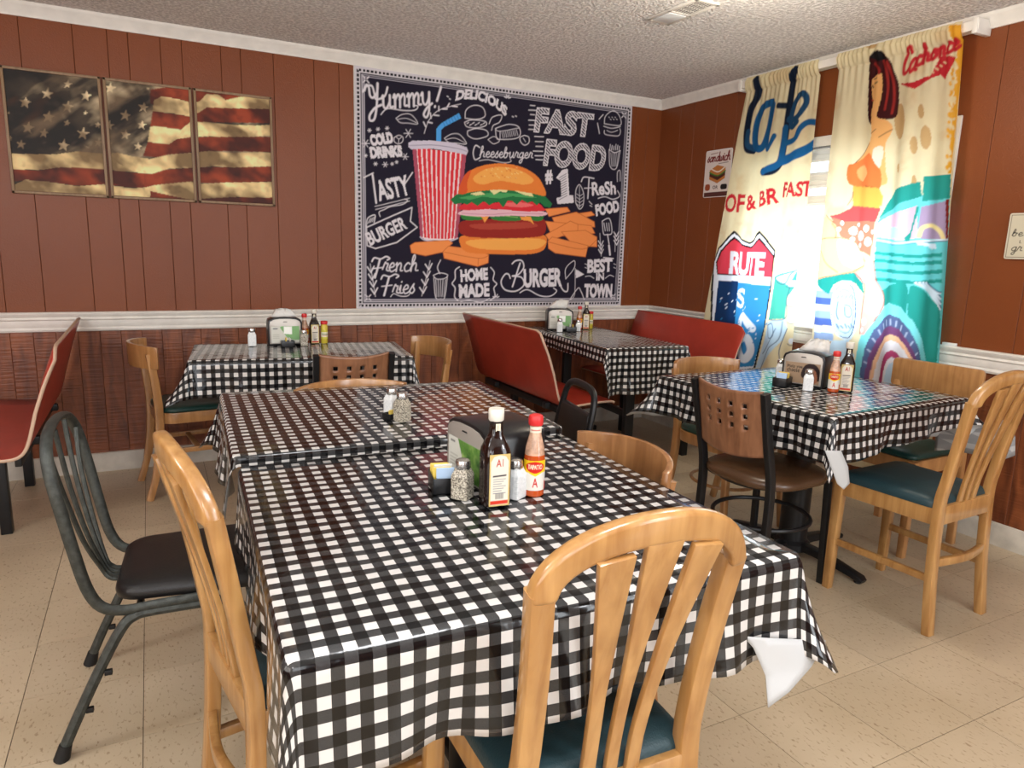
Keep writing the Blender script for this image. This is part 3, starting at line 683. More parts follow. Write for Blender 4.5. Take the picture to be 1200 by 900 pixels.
('s','w',.005,[(2.305,2.053),(2.338,2.044),(2.34,2.009),(2.308,1.99),(2.279,2.007),(2.273,2.036),(2.305,2.053)],1),
('s','w',.004,[(2.297,2.033),(2.316,2.011)],1),
('s','w',.007,[(1.974,1.945),(1.943,1.954),(1.927,1.908),(1.941,1.866),(1.975,1.88)],1),
('w','w','heeseburger',(1.975,1.884),(2.372,1.909),.036,.006,.25),
('s','w',.004,[(1.972,1.86),(2.038,1.873),(2.151,1.863),(2.207,1.875),(2.2,1.891)],1),
('s','w',.005,[(2.735,1.634),(2.73,1.718),(2.759,1.761),(2.798,1.701),(2.798,1.62),(2.768,1.593),(2.735,1.634)],1),
('s','w',.003,[(2.759,1.751),(2.77,1.604)],1),
('s','w',.003,[(2.737,1.697),(2.766,1.682)],1),
('s','w',.003,[(2.793,1.7),(2.766,1.682)],1),
('s','w',.003,[(2.738,1.674),(2.767,1.659)],1),
('s','w',.003,[(2.794,1.677),(2.767,1.659)],1),
('s','w',.003,[(2.739,1.651),(2.768,1.636)],1),
('s','w',.003,[(2.796,1.654),(2.768,1.636)],1),
('s','w',.003,[(2.74,1.628),(2.77,1.612)],1),
('s','w',.003,[(2.797,1.631),(2.77,1.612)],1),
('s','w',.008,[(2.773,1.783),(2.796,1.816),(2.88,1.812)],1),
('s','w',.009,[(2.838,1.809),(2.836,1.671)],1),
('s','w',.006,[(2.801,1.739),(2.868,1.747)],1),
('t','w','ReSh',(2.871,1.695),(3.078,1.718),.0921,.03,.0,.0),
('s','w',.006,[(2.925,1.676),(2.985,1.691),(3.053,1.677),(3.111,1.702),(3.09,1.74)],1),
('s','w',.005,[(3.085,1.804),(3.081,1.869),(3.104,1.881),(3.109,1.81)],1),
('t','w','FOOD',(2.917,1.553),(3.119,1.598),.0782,.05,.0,.0),
('s','w',.005,[(2.848,1.651),(2.875,1.631)],1),
('s','w',.005,[(2.857,1.623),(2.876,1.616)],1),
('s','w',.006,[(2.972,1.517),(3.036,1.537),(3.064,1.437),(3.016,1.422),(2.989,1.43),(2.972,1.517)],1),
('s','w',.005,[(2.989,1.505),(3.004,1.448)],1),
('s','w',.005,[(3.011,1.505),(3.023,1.449)],1),
('s','w',.005,[(3.032,1.506),(3.042,1.45)],1),
('s','w',.008,[(3.025,1.423),(3.043,1.357)],1),
('s','w',.015,[(3.043,1.344),(3.056,1.277)],1),
('s','w',.004,[(2.957,1.429),(2.978,1.264)],1),
('s','w',.007,[(2.973,1.342),(2.947,1.374)],1),
('s','w',.007,[(2.973,1.342),(2.99,1.375)],1),
('s','w',.007,[(2.975,1.311),(2.949,1.343)],1),
('s','w',.007,[(2.975,1.311),(2.992,1.344)],1),
('s','w',.007,[(2.977,1.28),(2.951,1.312)],1),
('s','w',.007,[(2.977,1.28),(2.994,1.314)],1),
('s','w',.004,[(3.095,1.434),(3.099,1.301)],1),
('s','w',.007,[(3.107,1.412),(3.08,1.444)],1),
('s','w',.007,[(3.107,1.412),(3.124,1.446)],1),
('s','w',.007,[(3.109,1.381),(3.082,1.414)],1),
('s','w',.007,[(3.109,1.381),(3.126,1.415)],1),
('s','w',.007,[(3.112,1.35),(3.085,1.383)],1),
('s','w',.007,[(3.112,1.35),(3.129,1.384)],1),
('p','fry',[(2.487,1.579),(2.665,1.6),(2.692,1.572),(2.519,1.528)],0),
('s','fryd',.003,[(2.487,1.579),(2.665,1.6),(2.692,1.572),(2.519,1.528),(2.487,1.579)],0),
('p','fry',[(2.668,1.546),(2.873,1.581),(2.906,1.557),(2.683,1.504)],0),
('s','fryd',.003,[(2.668,1.546),(2.873,1.581),(2.906,1.557),(2.683,1.504),(2.668,1.546)],0),
('p','fry',[(2.544,1.523),(2.744,1.571),(2.904,1.51),(2.911,1.471),(2.571,1.478)],0),
('s','fryd',.003,[(2.544,1.523),(2.744,1.571),(2.904,1.51),(2.911,1.471),(2.571,1.478),(2.544,1.523)],0),
('p','fry',[(2.491,1.496),(2.879,1.48),(2.914,1.427),(2.55,1.389)],0),
('s','fryd',.003,[(2.491,1.496),(2.879,1.48),(2.914,1.427),(2.55,1.389),(2.491,1.496)],0),
('p','fry',[(2.495,1.402),(2.696,1.505),(2.761,1.486),(2.764,1.443),(2.527,1.361)],0),
('s','fryd',.003,[(2.495,1.402),(2.696,1.505),(2.761,1.486),(2.764,1.443),(2.527,1.361),(2.495,1.402)],0),
('p','fry',[(2.624,1.427),(2.828,1.446),(2.932,1.402),(2.936,1.33),(2.731,1.335)],0),
('s','fryd',.003,[(2.624,1.427),(2.828,1.446),(2.932,1.402),(2.936,1.33),(2.731,1.335),(2.624,1.427)],0),
('p','fry',[(2.517,1.36),(2.55,1.389),(2.856,1.338),(2.84,1.255),(2.581,1.277),(2.524,1.308)],0),
('s','fryd',.003,[(2.517,1.36),(2.55,1.389),(2.856,1.338),(2.84,1.255),(2.581,1.277),(2.524,1.308),(2.517,1.36)],0),
('s','fryd',.003,[(2.517,1.354),(2.81,1.311),(2.933,1.384)],1),
('p','cupw',[(1.513,1.904),(1.879,1.899),(1.828,1.358),(1.752,1.336),(1.604,1.337),(1.568,1.363)],0),
('p','cupr',[(1.513,1.908),(1.535,1.907),(1.588,1.354),(1.573,1.356)],0),
('p','cupr',[(1.545,1.907),(1.567,1.907),(1.611,1.352),(1.595,1.353)],0),
('p','cupr',[(1.578,1.906),(1.6,1.906),(1.634,1.35),(1.618,1.351)],0),
('p','cupr',[(1.61,1.906),(1.633,1.905),(1.657,1.349),(1.641,1.35)],0),
('p','cupr',[(1.643,1.905),(1.666,1.904),(1.68,1.348),(1.664,1.349)],0),
('p','cupr',[(1.676,1.904),(1.699,1.903),(1.703,1.348),(1.687,1.348)],0),
('p','cupr',[(1.71,1.903),(1.732,1.902),(1.726,1.349),(1.71,1.348)],0),
('p','cupr',[(1.743,1.902),(1.766,1.902),(1.75,1.35),(1.734,1.349)],0),
('p','cupr',[(1.777,1.901),(1.8,1.901),(1.773,1.351),(1.757,1.35)],0),
('p','cupr',[(1.811,1.9),(1.834,1.9),(1.797,1.353),(1.781,1.352)],0),
('p','cupr',[(1.845,1.9),(1.868,1.899),(1.82,1.355),(1.804,1.354)],0),
('p','cupshade',[(1.513,1.904),(1.541,1.903),(1.589,1.356),(1.568,1.363)],0),
('p','cupshade',[(1.853,1.897),(1.879,1.899),(1.828,1.358),(1.806,1.352)],0),
('p','straw',[(1.672,1.952),(1.671,2.033),(1.704,2.069),(1.824,2.143),(1.839,2.113),(1.725,2.049),(1.702,2.025),(1.701,1.954)],0),
('s','strawd',.003,[(1.716,2.074),(1.729,2.05)],1),
('s','strawd',.003,[(1.734,2.085),(1.747,2.061)],1),
('s','strawd',.003,[(1.753,2.097),(1.766,2.072)],1),
('s','strawd',.003,[(1.772,2.108),(1.785,2.083)],1),
('s','strawd',.003,[(1.79,2.119),(1.803,2.095)],1),
('s','strawd',.003,[(1.809,2.13),(1.822,2.106)],1),
('p','lid',[(1.485,1.929),(1.513,1.945),(1.651,1.959),(1.797,1.956),(1.879,1.937),(1.892,1.915),(1.879,1.889),(1.819,1.897),(1.651,1.909),(1.505,1.893),(1.485,1.906)],0),
('s','lidd',.004,[(1.493,1.914),(1.651,1.931),(1.819,1.924),(1.883,1.911)],1),
('s','lid',.008,[(1.568,1.355),(1.614,1.334),(1.752,1.332),(1.828,1.356)],1),
('p','fry',[(1.498,1.299),(1.531,1.32),(1.763,1.342),(1.794,1.324),(1.725,1.263),(1.605,1.236),(1.507,1.253)],0),
('s','fryd',.003,[(1.498,1.299),(1.531,1.32),(1.763,1.342),(1.794,1.324),(1.725,1.263),(1.605,1.236),(1.507,1.253),(1.498,1.299)],0),
('p','fry',[(1.725,1.266),(1.764,1.303),(1.917,1.291),(2.058,1.254),(2.055,1.199),(1.976,1.173),(1.734,1.223)],0),
('s','fryd',.003,[(1.725,1.266),(1.764,1.303),(1.917,1.291),(2.058,1.254),(2.055,1.199),(1.976,1.173),(1.734,1.223),(1.725,1.266)],0),
('s','fryd',.003,[(1.734,1.263),(1.981,1.228),(2.058,1.25)],1),
('s','fryd',.003,[(1.981,1.228),(1.978,1.179)],1),
('p','bun',[(1.845,1.365),(1.938,1.38),(2.378,1.391),(2.495,1.395),(2.503,1.328),(2.461,1.285),(2.335,1.263),(1.962,1.26),(1.873,1.28),(1.846,1.319)],1),
('p','bunl',[(1.916,1.347),(2.452,1.373),(2.467,1.317),(2.334,1.292),(1.984,1.293)],1),
('p','patty',[(1.835,1.451),(1.913,1.478),(2.231,1.501),(2.458,1.511),(2.497,1.465),(2.487,1.412),(2.427,1.385),(2.189,1.368),(1.938,1.366),(1.862,1.381),(1.836,1.408)],1),
('p','pattyl',[(1.914,1.447),(2.139,1.468),(2.375,1.482),(2.424,1.455),(2.234,1.431),(1.981,1.422)],1),
('p','cuke',[(1.851,1.511),(1.913,1.522),(1.997,1.51),(1.991,1.482),(1.869,1.478)],1),
('p','cuke',[(2.069,1.527),(2.183,1.549),(2.29,1.518),(2.279,1.489),(2.093,1.486)],1),
('p','cuke',[(2.344,1.541),(2.464,1.546),(2.461,1.499),(2.374,1.499)],1),
('s','cukel',.004,[(1.865,1.506),(1.984,1.501)],1),
('s','cukel',.004,[(2.092,1.522),(2.273,1.511)],1),
('p','chz',[(1.975,1.513),(2.065,1.527),(2.047,1.5),(2.021,1.465),(2.002,1.494)],0),
('p','chz',[(2.29,1.518),(2.373,1.522),(2.404,1.467),(2.369,1.49),(2.302,1.496)],0),
('p','onion',[(1.836,1.526),(1.956,1.567),(2.091,1.554),(2.229,1.57),(2.488,1.558),(2.458,1.528),(2.231,1.521),(2.047,1.506),(1.852,1.507)],1),
('s','oniond',.003,[(1.851,1.519),(2.047,1.52),(2.23,1.537),(2.469,1.545)],1),
('p','tom',[(1.836,1.545),(1.857,1.576),(1.955,1.601),(2.09,1.598),(2.227,1.63),(2.417,1.616),(2.472,1.586),(2.48,1.566),(2.324,1.554),(2.091,1.558),(1.912,1.541)],1),
('p','toml',[(2.136,1.591),(2.274,1.614),(2.394,1.599),(2.276,1.578)],1),
('p','let',[(1.772,1.6),(1.813,1.637),(1.91,1.655),(2.087,1.685),(2.225,1.69),(2.367,1.679),(2.476,1.669),(2.54,1.617),(2.526,1.589),(2.479,1.595),(2.446,1.622),(2.418,1.6),(2.381,1.626),(2.346,1.612),(2.302,1.63),(2.263,1.596),(2.227,1.618),(2.193,1.62),(2.159,1.57),(2.126,1.604),(2.09,1.602),(2.054,1.58),(2.011,1.606),(1.967,1.572),(1.922,1.593),(1.89,1.575),(1.857,1.585),(1.803,1.573)],0),
('p','letl',[(1.824,1.615),(1.932,1.64),(2.088,1.666),(2.272,1.669),(2.416,1.653),(2.368,1.646),(2.226,1.65),(2.135,1.629),(1.999,1.633),(1.911,1.608)],0),
('p','chl',[(1.91,1.647),(1.987,1.667),(2.021,1.65),(1.954,1.638)],0),
('p','chl',[(2.047,1.685),(2.202,1.701),(2.179,1.671),(2.133,1.676),(2.088,1.65)],0),
('p','chl',[(2.23,1.69),(2.371,1.687),(2.392,1.656),(2.32,1.664)],0),
('p','bun',[(1.832,1.642),(1.84,1.701),(1.869,1.76),(1.918,1.799),(1.994,1.831),(2.094,1.853),(2.185,1.858),(2.29,1.846),(2.385,1.811),(2.448,1.757),(2.486,1.671),(2.367,1.679),(2.225,1.688),(2.088,1.683),(1.932,1.66)],1),
('p','bunl',[(1.93,1.745),(2.017,1.81),(2.151,1.836),(2.291,1.82),(2.387,1.767),(2.317,1.732),(2.131,1.744),(1.997,1.711)],1),
('p','bund',[(1.832,1.642),(1.84,1.701),(1.869,1.76),(1.918,1.799),(1.891,1.723),(1.888,1.653)],1),
('s','bund',.004,[(2.056,1.789),(2.063,1.786)],1),
('s','seed',.004,[(2.096,1.788),(2.103,1.785)],1),
('s','seed',.004,[(2.173,1.831),(2.18,1.827)],1),
('s','bund',.004,[(1.989,1.764),(1.995,1.761)],1),
('s','seed',.004,[(2.062,1.811),(2.068,1.807)],1),
('s','seed',.004,[(2.289,1.811),(2.297,1.808)],1),
('s','bund',.004,[(2.24,1.807),(2.247,1.804)],1),
('s','seed',.004,[(2.177,1.825),(2.184,1.822)],1),
('s','seed',.004,[(2.178,1.776),(2.185,1.772)],1),
('s','bund',.004,[(2.143,1.782),(2.15,1.779)],1),
('s','seed',.004,[(2.187,1.832),(2.194,1.829)],1),
('s','seed',.004,[(2.215,1.798),(2.222,1.794)],1),
('s','bund',.004,[(2.074,1.826),(2.081,1.822)],1),
('s','seed',.004,[(2.249,1.808),(2.256,1.805)],1),
('s','seed',.004,[(2.204,1.777),(2.211,1.773)],1),
('s','bund',.004,[(2.202,1.774),(2.209,1.77)],1),
('s','seed',.004,[(2.104,1.775),(2.111,1.772)],1),
('s','seed',.004,[(2.119,1.767),(2.126,1.763)],1),
('s','bund',.004,[(2.252,1.835),(2.259,1.831)],1),
('s','seed',.004,[(2.024,1.809),(2.031,1.806)],1),
('s','seed',.004,[(2.28,1.813),(2.287,1.81)],1),
('s','bund',.004,[(2.174,1.815),(2.181,1.811)],1),
('s','seed',.004,[(2.137,1.806),(2.144,1.803)],1),
('s','seed',.004,[(2.09,1.789),(2.097,1.785)],1),
('s','bund',.004,[(2.162,1.772),(2.169,1.769)],1),
('s','seed',.004,[(2.192,1.773),(2.199,1.769)],1),
('s','seed',.004,[(2.247,1.772),(2.254,1.769)],1),
('s','bund',.004,[(2.187,1.825),(2.194,1.822)],1),
('s','seed',.004,[(2.248,1.774),(2.255,1.77)],1),
('s','seed',.004,[(2.261,1.802),(2.268,1.799)],1),
('s','bund',.004,[(2.201,1.823),(2.208,1.819)],1),
('s','seed',.004,[(2.238,1.801),(2.245,1.797)],1),
('s','seed',.004,[(2.069,1.823),(2.076,1.82)],1),
('s','bund',.004,[(2.246,1.772),(2.253,1.769)],1),
('s','seed',.004,[(2.011,1.768),(2.018,1.765)],1),
('s','seed',.004,[(2.107,1.82),(2.114,1.817)],1),
('s','bund',.004,[(2.073,1.775),(2.08,1.772)],1),
('s','seed',.004,[(2.25,1.838),(2.257,1.835)],1),
('s','seed',.004,[(2.17,1.832),(2.177,1.829)],1),
('s','bund',.004,[(2.202,1.815),(2.209,1.811)],1),
],
'flag': [
('p','fred',[(.057,2.068),(.171,2.1),(.241,2.112),(.679,2.119),(.677,2.036),(.29,1.938),(.232,1.95),(.053,1.997)],0),
('p','fwht',[(.071,2.016),(.111,2.041),(.191,2.036),(.25,2.025),(.295,2.036),(.333,2.08),(.393,2.082),(.428,2.058),(.477,2.076),(.578,2.107),(.679,2.1),(.677,2.039),(.426,2.017),(.329,2.01),(.279,1.949),(.246,1.953),(.141,1.961),(.062,1.962)],0),
('p','fred',[(.062,1.96),(.152,1.958),(.246,1.953),(.292,1.981),(.329,2.009),(.677,2.037),(.674,1.963),(.35,1.935),(.245,1.921),(.205,1.883),(.113,1.881),(.045,1.877)],0),
('p','fwht',[(.046,1.883),(.113,1.884),(.194,1.879),(.245,1.927),(.35,1.932),(.471,1.932),(.597,1.942),(.674,1.955),(.672,1.895),(.468,1.863),(.346,1.86),(.241,1.845),(.168,1.828),(.131,1.798),(.029,1.801)],0),
('p','fred',[(.029,1.801),(.131,1.798),(.168,1.828),(.241,1.845),(.346,1.857),(.672,1.888),(.669,1.804),(.342,1.782),(.237,1.765),(.127,1.729),(.002,1.726)],0),
('p','fwht',[(-.592,1.688),(-.393,1.701),(-.299,1.724),(-.183,1.722),(-.118,1.733),(-.053,1.721),(.035,1.713),(.128,1.745),(.236,1.763),(.342,1.782),(.465,1.782),(.591,1.797),(.668,1.797),(.666,1.725),(.461,1.703),(.338,1.7),(.232,1.683),(.124,1.671),(.042,1.637),(-.059,1.639),(-.189,1.644),(-.305,1.644),(-.388,1.638),(-.46,1.621),(-.599,1.613)],0),
('p','fred',[(-.599,1.613),(-.481,1.614),(-.388,1.638),(-.305,1.644),(-.189,1.644),(-.059,1.637),(.042,1.637),(.101,1.663),(.232,1.683),(.338,1.696),(.461,1.703),(.666,1.724),(.663,1.64),(.334,1.607),(.228,1.61),(.096,1.586),(.003,1.56),(-.064,1.56),(-.194,1.567),(-.312,1.552),(-.445,1.564),(-.525,1.565),(-.604,1.553)],0),
('p','fwht',[(-.607,1.525),(-.535,1.567),(-.445,1.564),(-.312,1.55),(-.194,1.567),(-.064,1.556),(.004,1.564),(.05,1.579),(.228,1.61),(.273,1.6),(.408,1.617),(.663,1.637),(.66,1.547),(.454,1.541),(.33,1.528),(.223,1.509),(-.0,1.502),(-.188,1.51),(-.347,1.503),(-.59,1.497)],0),
('p','fred',[(.025,1.547),(.223,1.511),(.33,1.528),(.454,1.54),(.66,1.549),(.658,1.5),(.329,1.502),(.222,1.496),(.022,1.491)],0),
('p','fstar',[(-.496,1.97),(-.494,1.949),(-.475,1.947),(-.494,1.934),(-.493,1.912),(-.506,1.926),(-.524,1.914),(-.514,1.936),(-.526,1.95),(-.507,1.949)],0),
('p','fstar',[(-.401,2.022),(-.399,2.001),(-.38,1.999),(-.398,1.987),(-.397,1.966),(-.41,1.979),(-.428,1.967),(-.418,1.988),(-.43,2.002),(-.411,2.001)],0),
('p','fstar',[(-.317,1.971),(-.315,1.949),(-.295,1.947),(-.314,1.934),(-.313,1.912),(-.327,1.926),(-.346,1.914),(-.335,1.936),(-.348,1.95),(-.328,1.95)],0),
('p','fstar',[(-.404,1.913),(-.402,1.891),(-.383,1.889),(-.401,1.876),(-.4,1.854),(-.414,1.868),(-.433,1.856),(-.422,1.878),(-.435,1.892),(-.415,1.892)],0),
('p','fstar',[(-.495,1.851),(-.493,1.83),(-.473,1.828),(-.492,1.815),(-.491,1.793),(-.504,1.807),(-.523,1.795),(-.512,1.817),(-.525,1.831),(-.505,1.831)],0),
('p','fstar',[(-.233,2.031),(-.231,2.01),(-.212,2.009),(-.23,1.997),(-.229,1.976),(-.242,1.989),(-.26,1.978),(-.25,1.998),(-.262,2.012),(-.243,2.011)],0),
('p','fstar',[(-.26,1.847),(-.257,1.824),(-.237,1.823),(-.256,1.81),(-.255,1.787),(-.269,1.801),(-.289,1.789),(-.278,1.811),(-.291,1.826),(-.271,1.825)],0),
('p','fstar',[(-.35,1.781),(-.348,1.758),(-.328,1.756),(-.347,1.743),(-.346,1.72),(-.36,1.735),(-.379,1.723),(-.369,1.745),(-.382,1.76),(-.361,1.759)],0),
('p','fstar',[(-.246,1.928),(-.245,1.92),(-.238,1.92),(-.245,1.915),(-.244,1.907),(-.249,1.912),(-.256,1.907),(-.253,1.915),(-.257,1.921),(-.25,1.92)],0),
('p','fstar',[(-.328,1.878),(-.327,1.865),(-.316,1.864),(-.326,1.857),(-.326,1.844),(-.334,1.852),(-.345,1.845),(-.339,1.858),(-.346,1.866),(-.335,1.866)],0),
('p','fstar',[(-.43,1.825),(-.429,1.808),(-.413,1.807),(-.428,1.797),(-.427,1.779),(-.438,1.79),(-.453,1.781),(-.445,1.798),(-.454,1.81),(-.439,1.809)],0),
('p','fstar',[(-.532,1.763),(-.531,1.745),(-.516,1.744),(-.53,1.734),(-.53,1.716),(-.54,1.728),(-.554,1.719),(-.546,1.735),(-.556,1.747),(-.541,1.746)],0),
('p','fstar',[(-.311,2.07),(-.309,2.054),(-.295,2.053),(-.308,2.044),(-.308,2.028),(-.317,2.038),(-.331,2.029),(-.324,2.045),(-.333,2.055),(-.319,2.055)],0),
('p','fstar',[(-.122,2.082),(-.12,2.061),(-.1,2.06),(-.119,2.047),(-.117,2.025),(-.131,2.038),(-.15,2.026),(-.14,2.048),(-.153,2.062),(-.133,2.061)],0),
('p','fstar',[(.026,2.004),(.028,1.984),(.047,1.983),(.03,1.971),(.031,1.951),(.018,1.964),(.0,1.953),(.01,1.972),(-.003,1.985),(.016,1.985)],0),
('p','fstar',[(-.061,1.955),(-.059,1.934),(-.039,1.932),(-.058,1.92),(-.056,1.898),(-.07,1.912),(-.089,1.9),(-.079,1.921),(-.092,1.935),(-.072,1.935)],0),
('p','fstar',[(.012,1.911),(.014,1.893),(.031,1.892),(.015,1.881),(.017,1.863),(.005,1.874),(-.012,1.864),(-.003,1.882),(-.014,1.894),(.003,1.894)],0),
('p','fstar',[(-.068,1.856),(-.066,1.836),(-.047,1.834),(-.065,1.823),(-.063,1.803),(-.076,1.816),(-.094,1.805),(-.084,1.824),(-.096,1.838),(-.078,1.837)],0),
('p','fstar',[(-.014,1.797),(-.012,1.78),(.003,1.778),(-.011,1.769),(-.01,1.752),(-.021,1.763),(-.036,1.754),(-.028,1.77),(-.038,1.781),(-.023,1.781)],0),
('p','fstar',[(-.141,1.895),(-.139,1.876),(-.121,1.874),(-.138,1.863),(-.137,1.843),(-.149,1.856),(-.166,1.845),(-.157,1.864),(-.169,1.877),(-.151,1.876)],0),
('p','fstar',[(-.196,1.8),(-.194,1.784),(-.18,1.782),(-.194,1.773),(-.193,1.756),(-.203,1.767),(-.217,1.758),(-.209,1.774),(-.219,1.785),(-.204,1.784)],0),
('p','fstar',[(-.193,1.883),(-.192,1.87),(-.18,1.869),(-.191,1.861),(-.19,1.848),(-.198,1.857),(-.21,1.85),(-.204,1.862),(-.211,1.871),(-.199,1.871)],0),
('p','fstar',[(-.041,2.118),(-.04,2.105),(-.028,2.105),(-.039,2.097),(-.038,2.084),(-.047,2.092),(-.058,2.085),(-.052,2.097),(-.06,2.106),(-.048,2.106)],0),
('p','fstar',[(-.15,1.791),(-.149,1.78),(-.138,1.779),(-.148,1.772),(-.147,1.761),(-.154,1.768),(-.164,1.762),(-.159,1.773),(-.166,1.781),(-.155,1.78)],0),
('p','fstar',[(-.578,1.777),(-.577,1.768),(-.569,1.767),(-.577,1.762),(-.577,1.752),(-.582,1.759),(-.59,1.754),(-.586,1.763),(-.591,1.769),(-.583,1.769)],0),
('p','fstar',[(-.573,1.892),(-.573,1.886),(-.567,1.886),(-.573,1.882),(-.572,1.876),(-.576,1.88),(-.581,1.876),(-.578,1.882),(-.582,1.886),(-.576,1.886)],0),
('p','fstar',[(.048,2.082),(.049,2.075),(.055,2.075),(.049,2.071),(.05,2.065),(.045,2.069),(.04,2.065),(.043,2.071),(.038,2.076),(.045,2.076)],0),
],
'curtain_left': [
('s','navy',.05,[(-3.349,2.346),(-3.355,2.259),(-3.395,2.192),(-3.41,2.11),(-3.414,2.025),(-3.4,1.959),(-3.356,1.944)],1),
('s','navyl',.036,[(-3.403,2.056),(-3.403,1.981),(-3.342,1.948)],1),
('s','blue',.045,[(-3.232,2.203),(-3.3,2.188),(-3.341,2.111),(-3.35,2.007),(-3.328,1.952),(-3.278,1.957),(-3.241,2.056),(-3.223,2.186)],1),
('s','blue',.034,[(-3.231,2.137),(-3.245,1.995),(-3.233,1.936),(-3.186,2.003)],1),
('s','navy',.05,[(-3.059,2.345),(-3.086,2.302),(-3.098,2.196),(-3.106,2.059),(-3.117,1.939),(-3.132,1.849),(-3.181,1.806),(-3.259,1.807)],1),
('s','navy',.034,[(-3.174,2.174),(-3.066,2.157)],1),
('s','blue',.042,[(-3.116,2.04),(-3.121,1.919),(-3.144,1.84),(-3.259,1.807)],1),
('s','navyl',.036,[(-3.096,2.087),(-3.032,2.088),(-2.978,2.158),(-2.997,2.209),(-3.04,2.197),(-3.075,2.124),(-3.071,2.044),(-3.028,2.063)],1),
('s','blue',.034,[(-3.092,1.956),(-3.029,1.969),(-2.998,2.024),(-2.952,2.052),(-2.877,2.037)],1),
('s','blue',.055,[(-3.113,1.857),(-3.029,1.875),(-2.932,1.909),(-2.887,1.933)],1),
('t','rdt','COF',(-3.619,1.584),(-3.397,1.571),.1108,.03,0,0),
('t','rdt','FAST',(-3.09,1.65),(-2.885,1.645),.0837,.03,.0,.0),
('t','rdt','& BR',(-3.374,1.578),(-3.113,1.62),.0946,.03,.0,.0),
('p','blk',[(-3.601,1.252),(-3.565,1.347),(-3.449,1.457),(-3.395,1.406),(-3.323,1.383),(-3.274,1.406),(-3.221,1.455),(-3.123,1.352),(-3.109,1.337),(-3.112,1.104),(-3.131,.859),(-3.172,.603),(-3.321,.554),(-3.586,.807),(-3.603,1.097)],0),
('p','shw',[(-3.591,1.25),(-3.556,1.34),(-3.446,1.44),(-3.394,1.394),(-3.322,1.37),(-3.265,1.393),(-3.219,1.436),(-3.116,1.326),(-3.122,1.103),(-3.144,.846),(-3.187,.6),(-3.315,.567),(-3.572,.809),(-3.586,1.098)],0),
('p','blk',[(-3.577,1.251),(-3.546,1.329),(-3.447,1.417),(-3.383,1.372),(-3.312,1.356),(-3.255,1.378),(-3.216,1.411),(-3.114,1.304),(-3.111,1.175),(-3.561,1.171)],0),
('p','shr',[(-3.567,1.251),(-3.536,1.322),(-3.445,1.403),(-3.382,1.361),(-3.311,1.345),(-3.251,1.367),(-3.217,1.397),(-3.121,1.299),(-3.117,1.18),(-3.555,1.18)],0),
('t','shw','RUTE',(-3.467,1.187),(-3.172,1.183),.139,.04,.0,.0),
('p','shb',[(-3.546,1.134),(-3.121,1.123),(-3.138,.858),(-3.188,.612),(-3.317,.585),(-3.555,.811),(-3.547,1.005)],0),
('p','navy2',[(-3.546,1.134),(-3.385,1.135),(-3.387,.83),(-3.317,.585),(-3.555,.811),(-3.547,1.005)],0),
('t','shw','S',(-3.379,.971),(-3.318,.974),.1219,.03,.0,.0),
('s','shw',.05,[(-3.218,.849),(-3.304,.92),(-3.335,.859),(-3.3,.7),(-3.254,.648),(-3.216,.711),(-3.249,.788),(-3.293,.771)],1),
('s','shb',.006,[(-3.245,.84),(-3.233,.852)],1),
('s','shw',.006,[(-3.192,.787),(-3.189,.792)],1),
('s','shb',.006,[(-3.126,.884),(-3.113,.886)],1),
('s','shw',.006,[(-3.326,.997),(-3.317,1.004)],1),
('s','shb',.006,[(-3.517,.992),(-3.511,1.003)],1),
('s','shw',.006,[(-3.213,1.035),(-3.201,1.037)],1),
('s','shb',.006,[(-3.272,1.041),(-3.27,1.051)],1),
('s','shw',.006,[(-3.433,.999),(-3.419,1.01)],1),
('s','shb',.006,[(-3.369,.751),(-3.36,.76)],1),
('s','shw',.006,[(-3.405,.753),(-3.394,.766)],1),
('s','shb',.006,[(-3.159,.994),(-3.152,.996)],1),
('s','shw',.006,[(-3.466,1.048),(-3.46,1.055)],1),
('s','shb',.006,[(-3.502,.833),(-3.494,.837)],1),
('s','shw',.006,[(-3.18,.933),(-3.174,.939)],1),
('s','shb',.006,[(-3.241,1.066),(-3.226,1.067)],1),
('s','shw',.006,[(-3.191,.812),(-3.189,.821)],1),
('s','shb',.006,[(-3.354,.883),(-3.35,.884)],1),
('s','shw',.006,[(-3.415,.747),(-3.41,.756)],1),
('s','shb',.006,[(-3.119,.789),(-3.113,.794)],1),
('s','shw',.006,[(-3.282,.824),(-3.279,.833)],1),
('s','shb',.006,[(-3.173,.81),(-3.171,.821)],1),
('s','shw',.006,[(-3.478,.952),(-3.468,.964)],1),
('s','shb',.006,[(-3.35,.766),(-3.341,.771)],1),
('s','shw',.006,[(-3.39,1.015),(-3.386,1.017)],1),
('s','shb',.006,[(-3.208,.76),(-3.203,.761)],1),
('s','shw',.006,[(-3.115,.922),(-3.108,.926)],1),
('s','shb',.006,[(-3.252,.811),(-3.244,.817)],1),
('s','shw',.006,[(-3.469,.753),(-3.466,.76)],1),
('s','shb',.006,[(-3.187,1.046),(-3.177,1.057)],1),
('s','shw',.006,[(-3.24,.825),(-3.236,.831)],1),
('s','shb',.006,[(-3.432,.783),(-3.426,.789)],1),
('s','shw',.006,[(-3.097,.821),(-3.084,.828)],1),
('s','shb',.006,[(-3.298,.838),(-3.29,.842)],1),
('s','shw',.006,[(-3.356,1.028),(-3.35,1.04)],1),
('s','shb',.006,[(-3.121,.891),(-3.113,.896)],1),
('s','shw',.006,[(-3.482,.975),(-3.469,.987)],1),
('s','shb',.006,[(-3.347,.813),(-3.335,.823)],1),
('s','shw',.006,[(-3.228,.836),(-3.221,.845)],1),
('s','shb',.006,[(-3.392,.911),(-3.381,.92)],1),
('s','shw',.006,[(-3.368,.756),(-3.358,.764)],1),
('s','shb',.006,[(-3.504,.878),(-3.498,.887)],1),
('s','shw',.006,[(-3.305,.808),(-3.295,.818)],1),
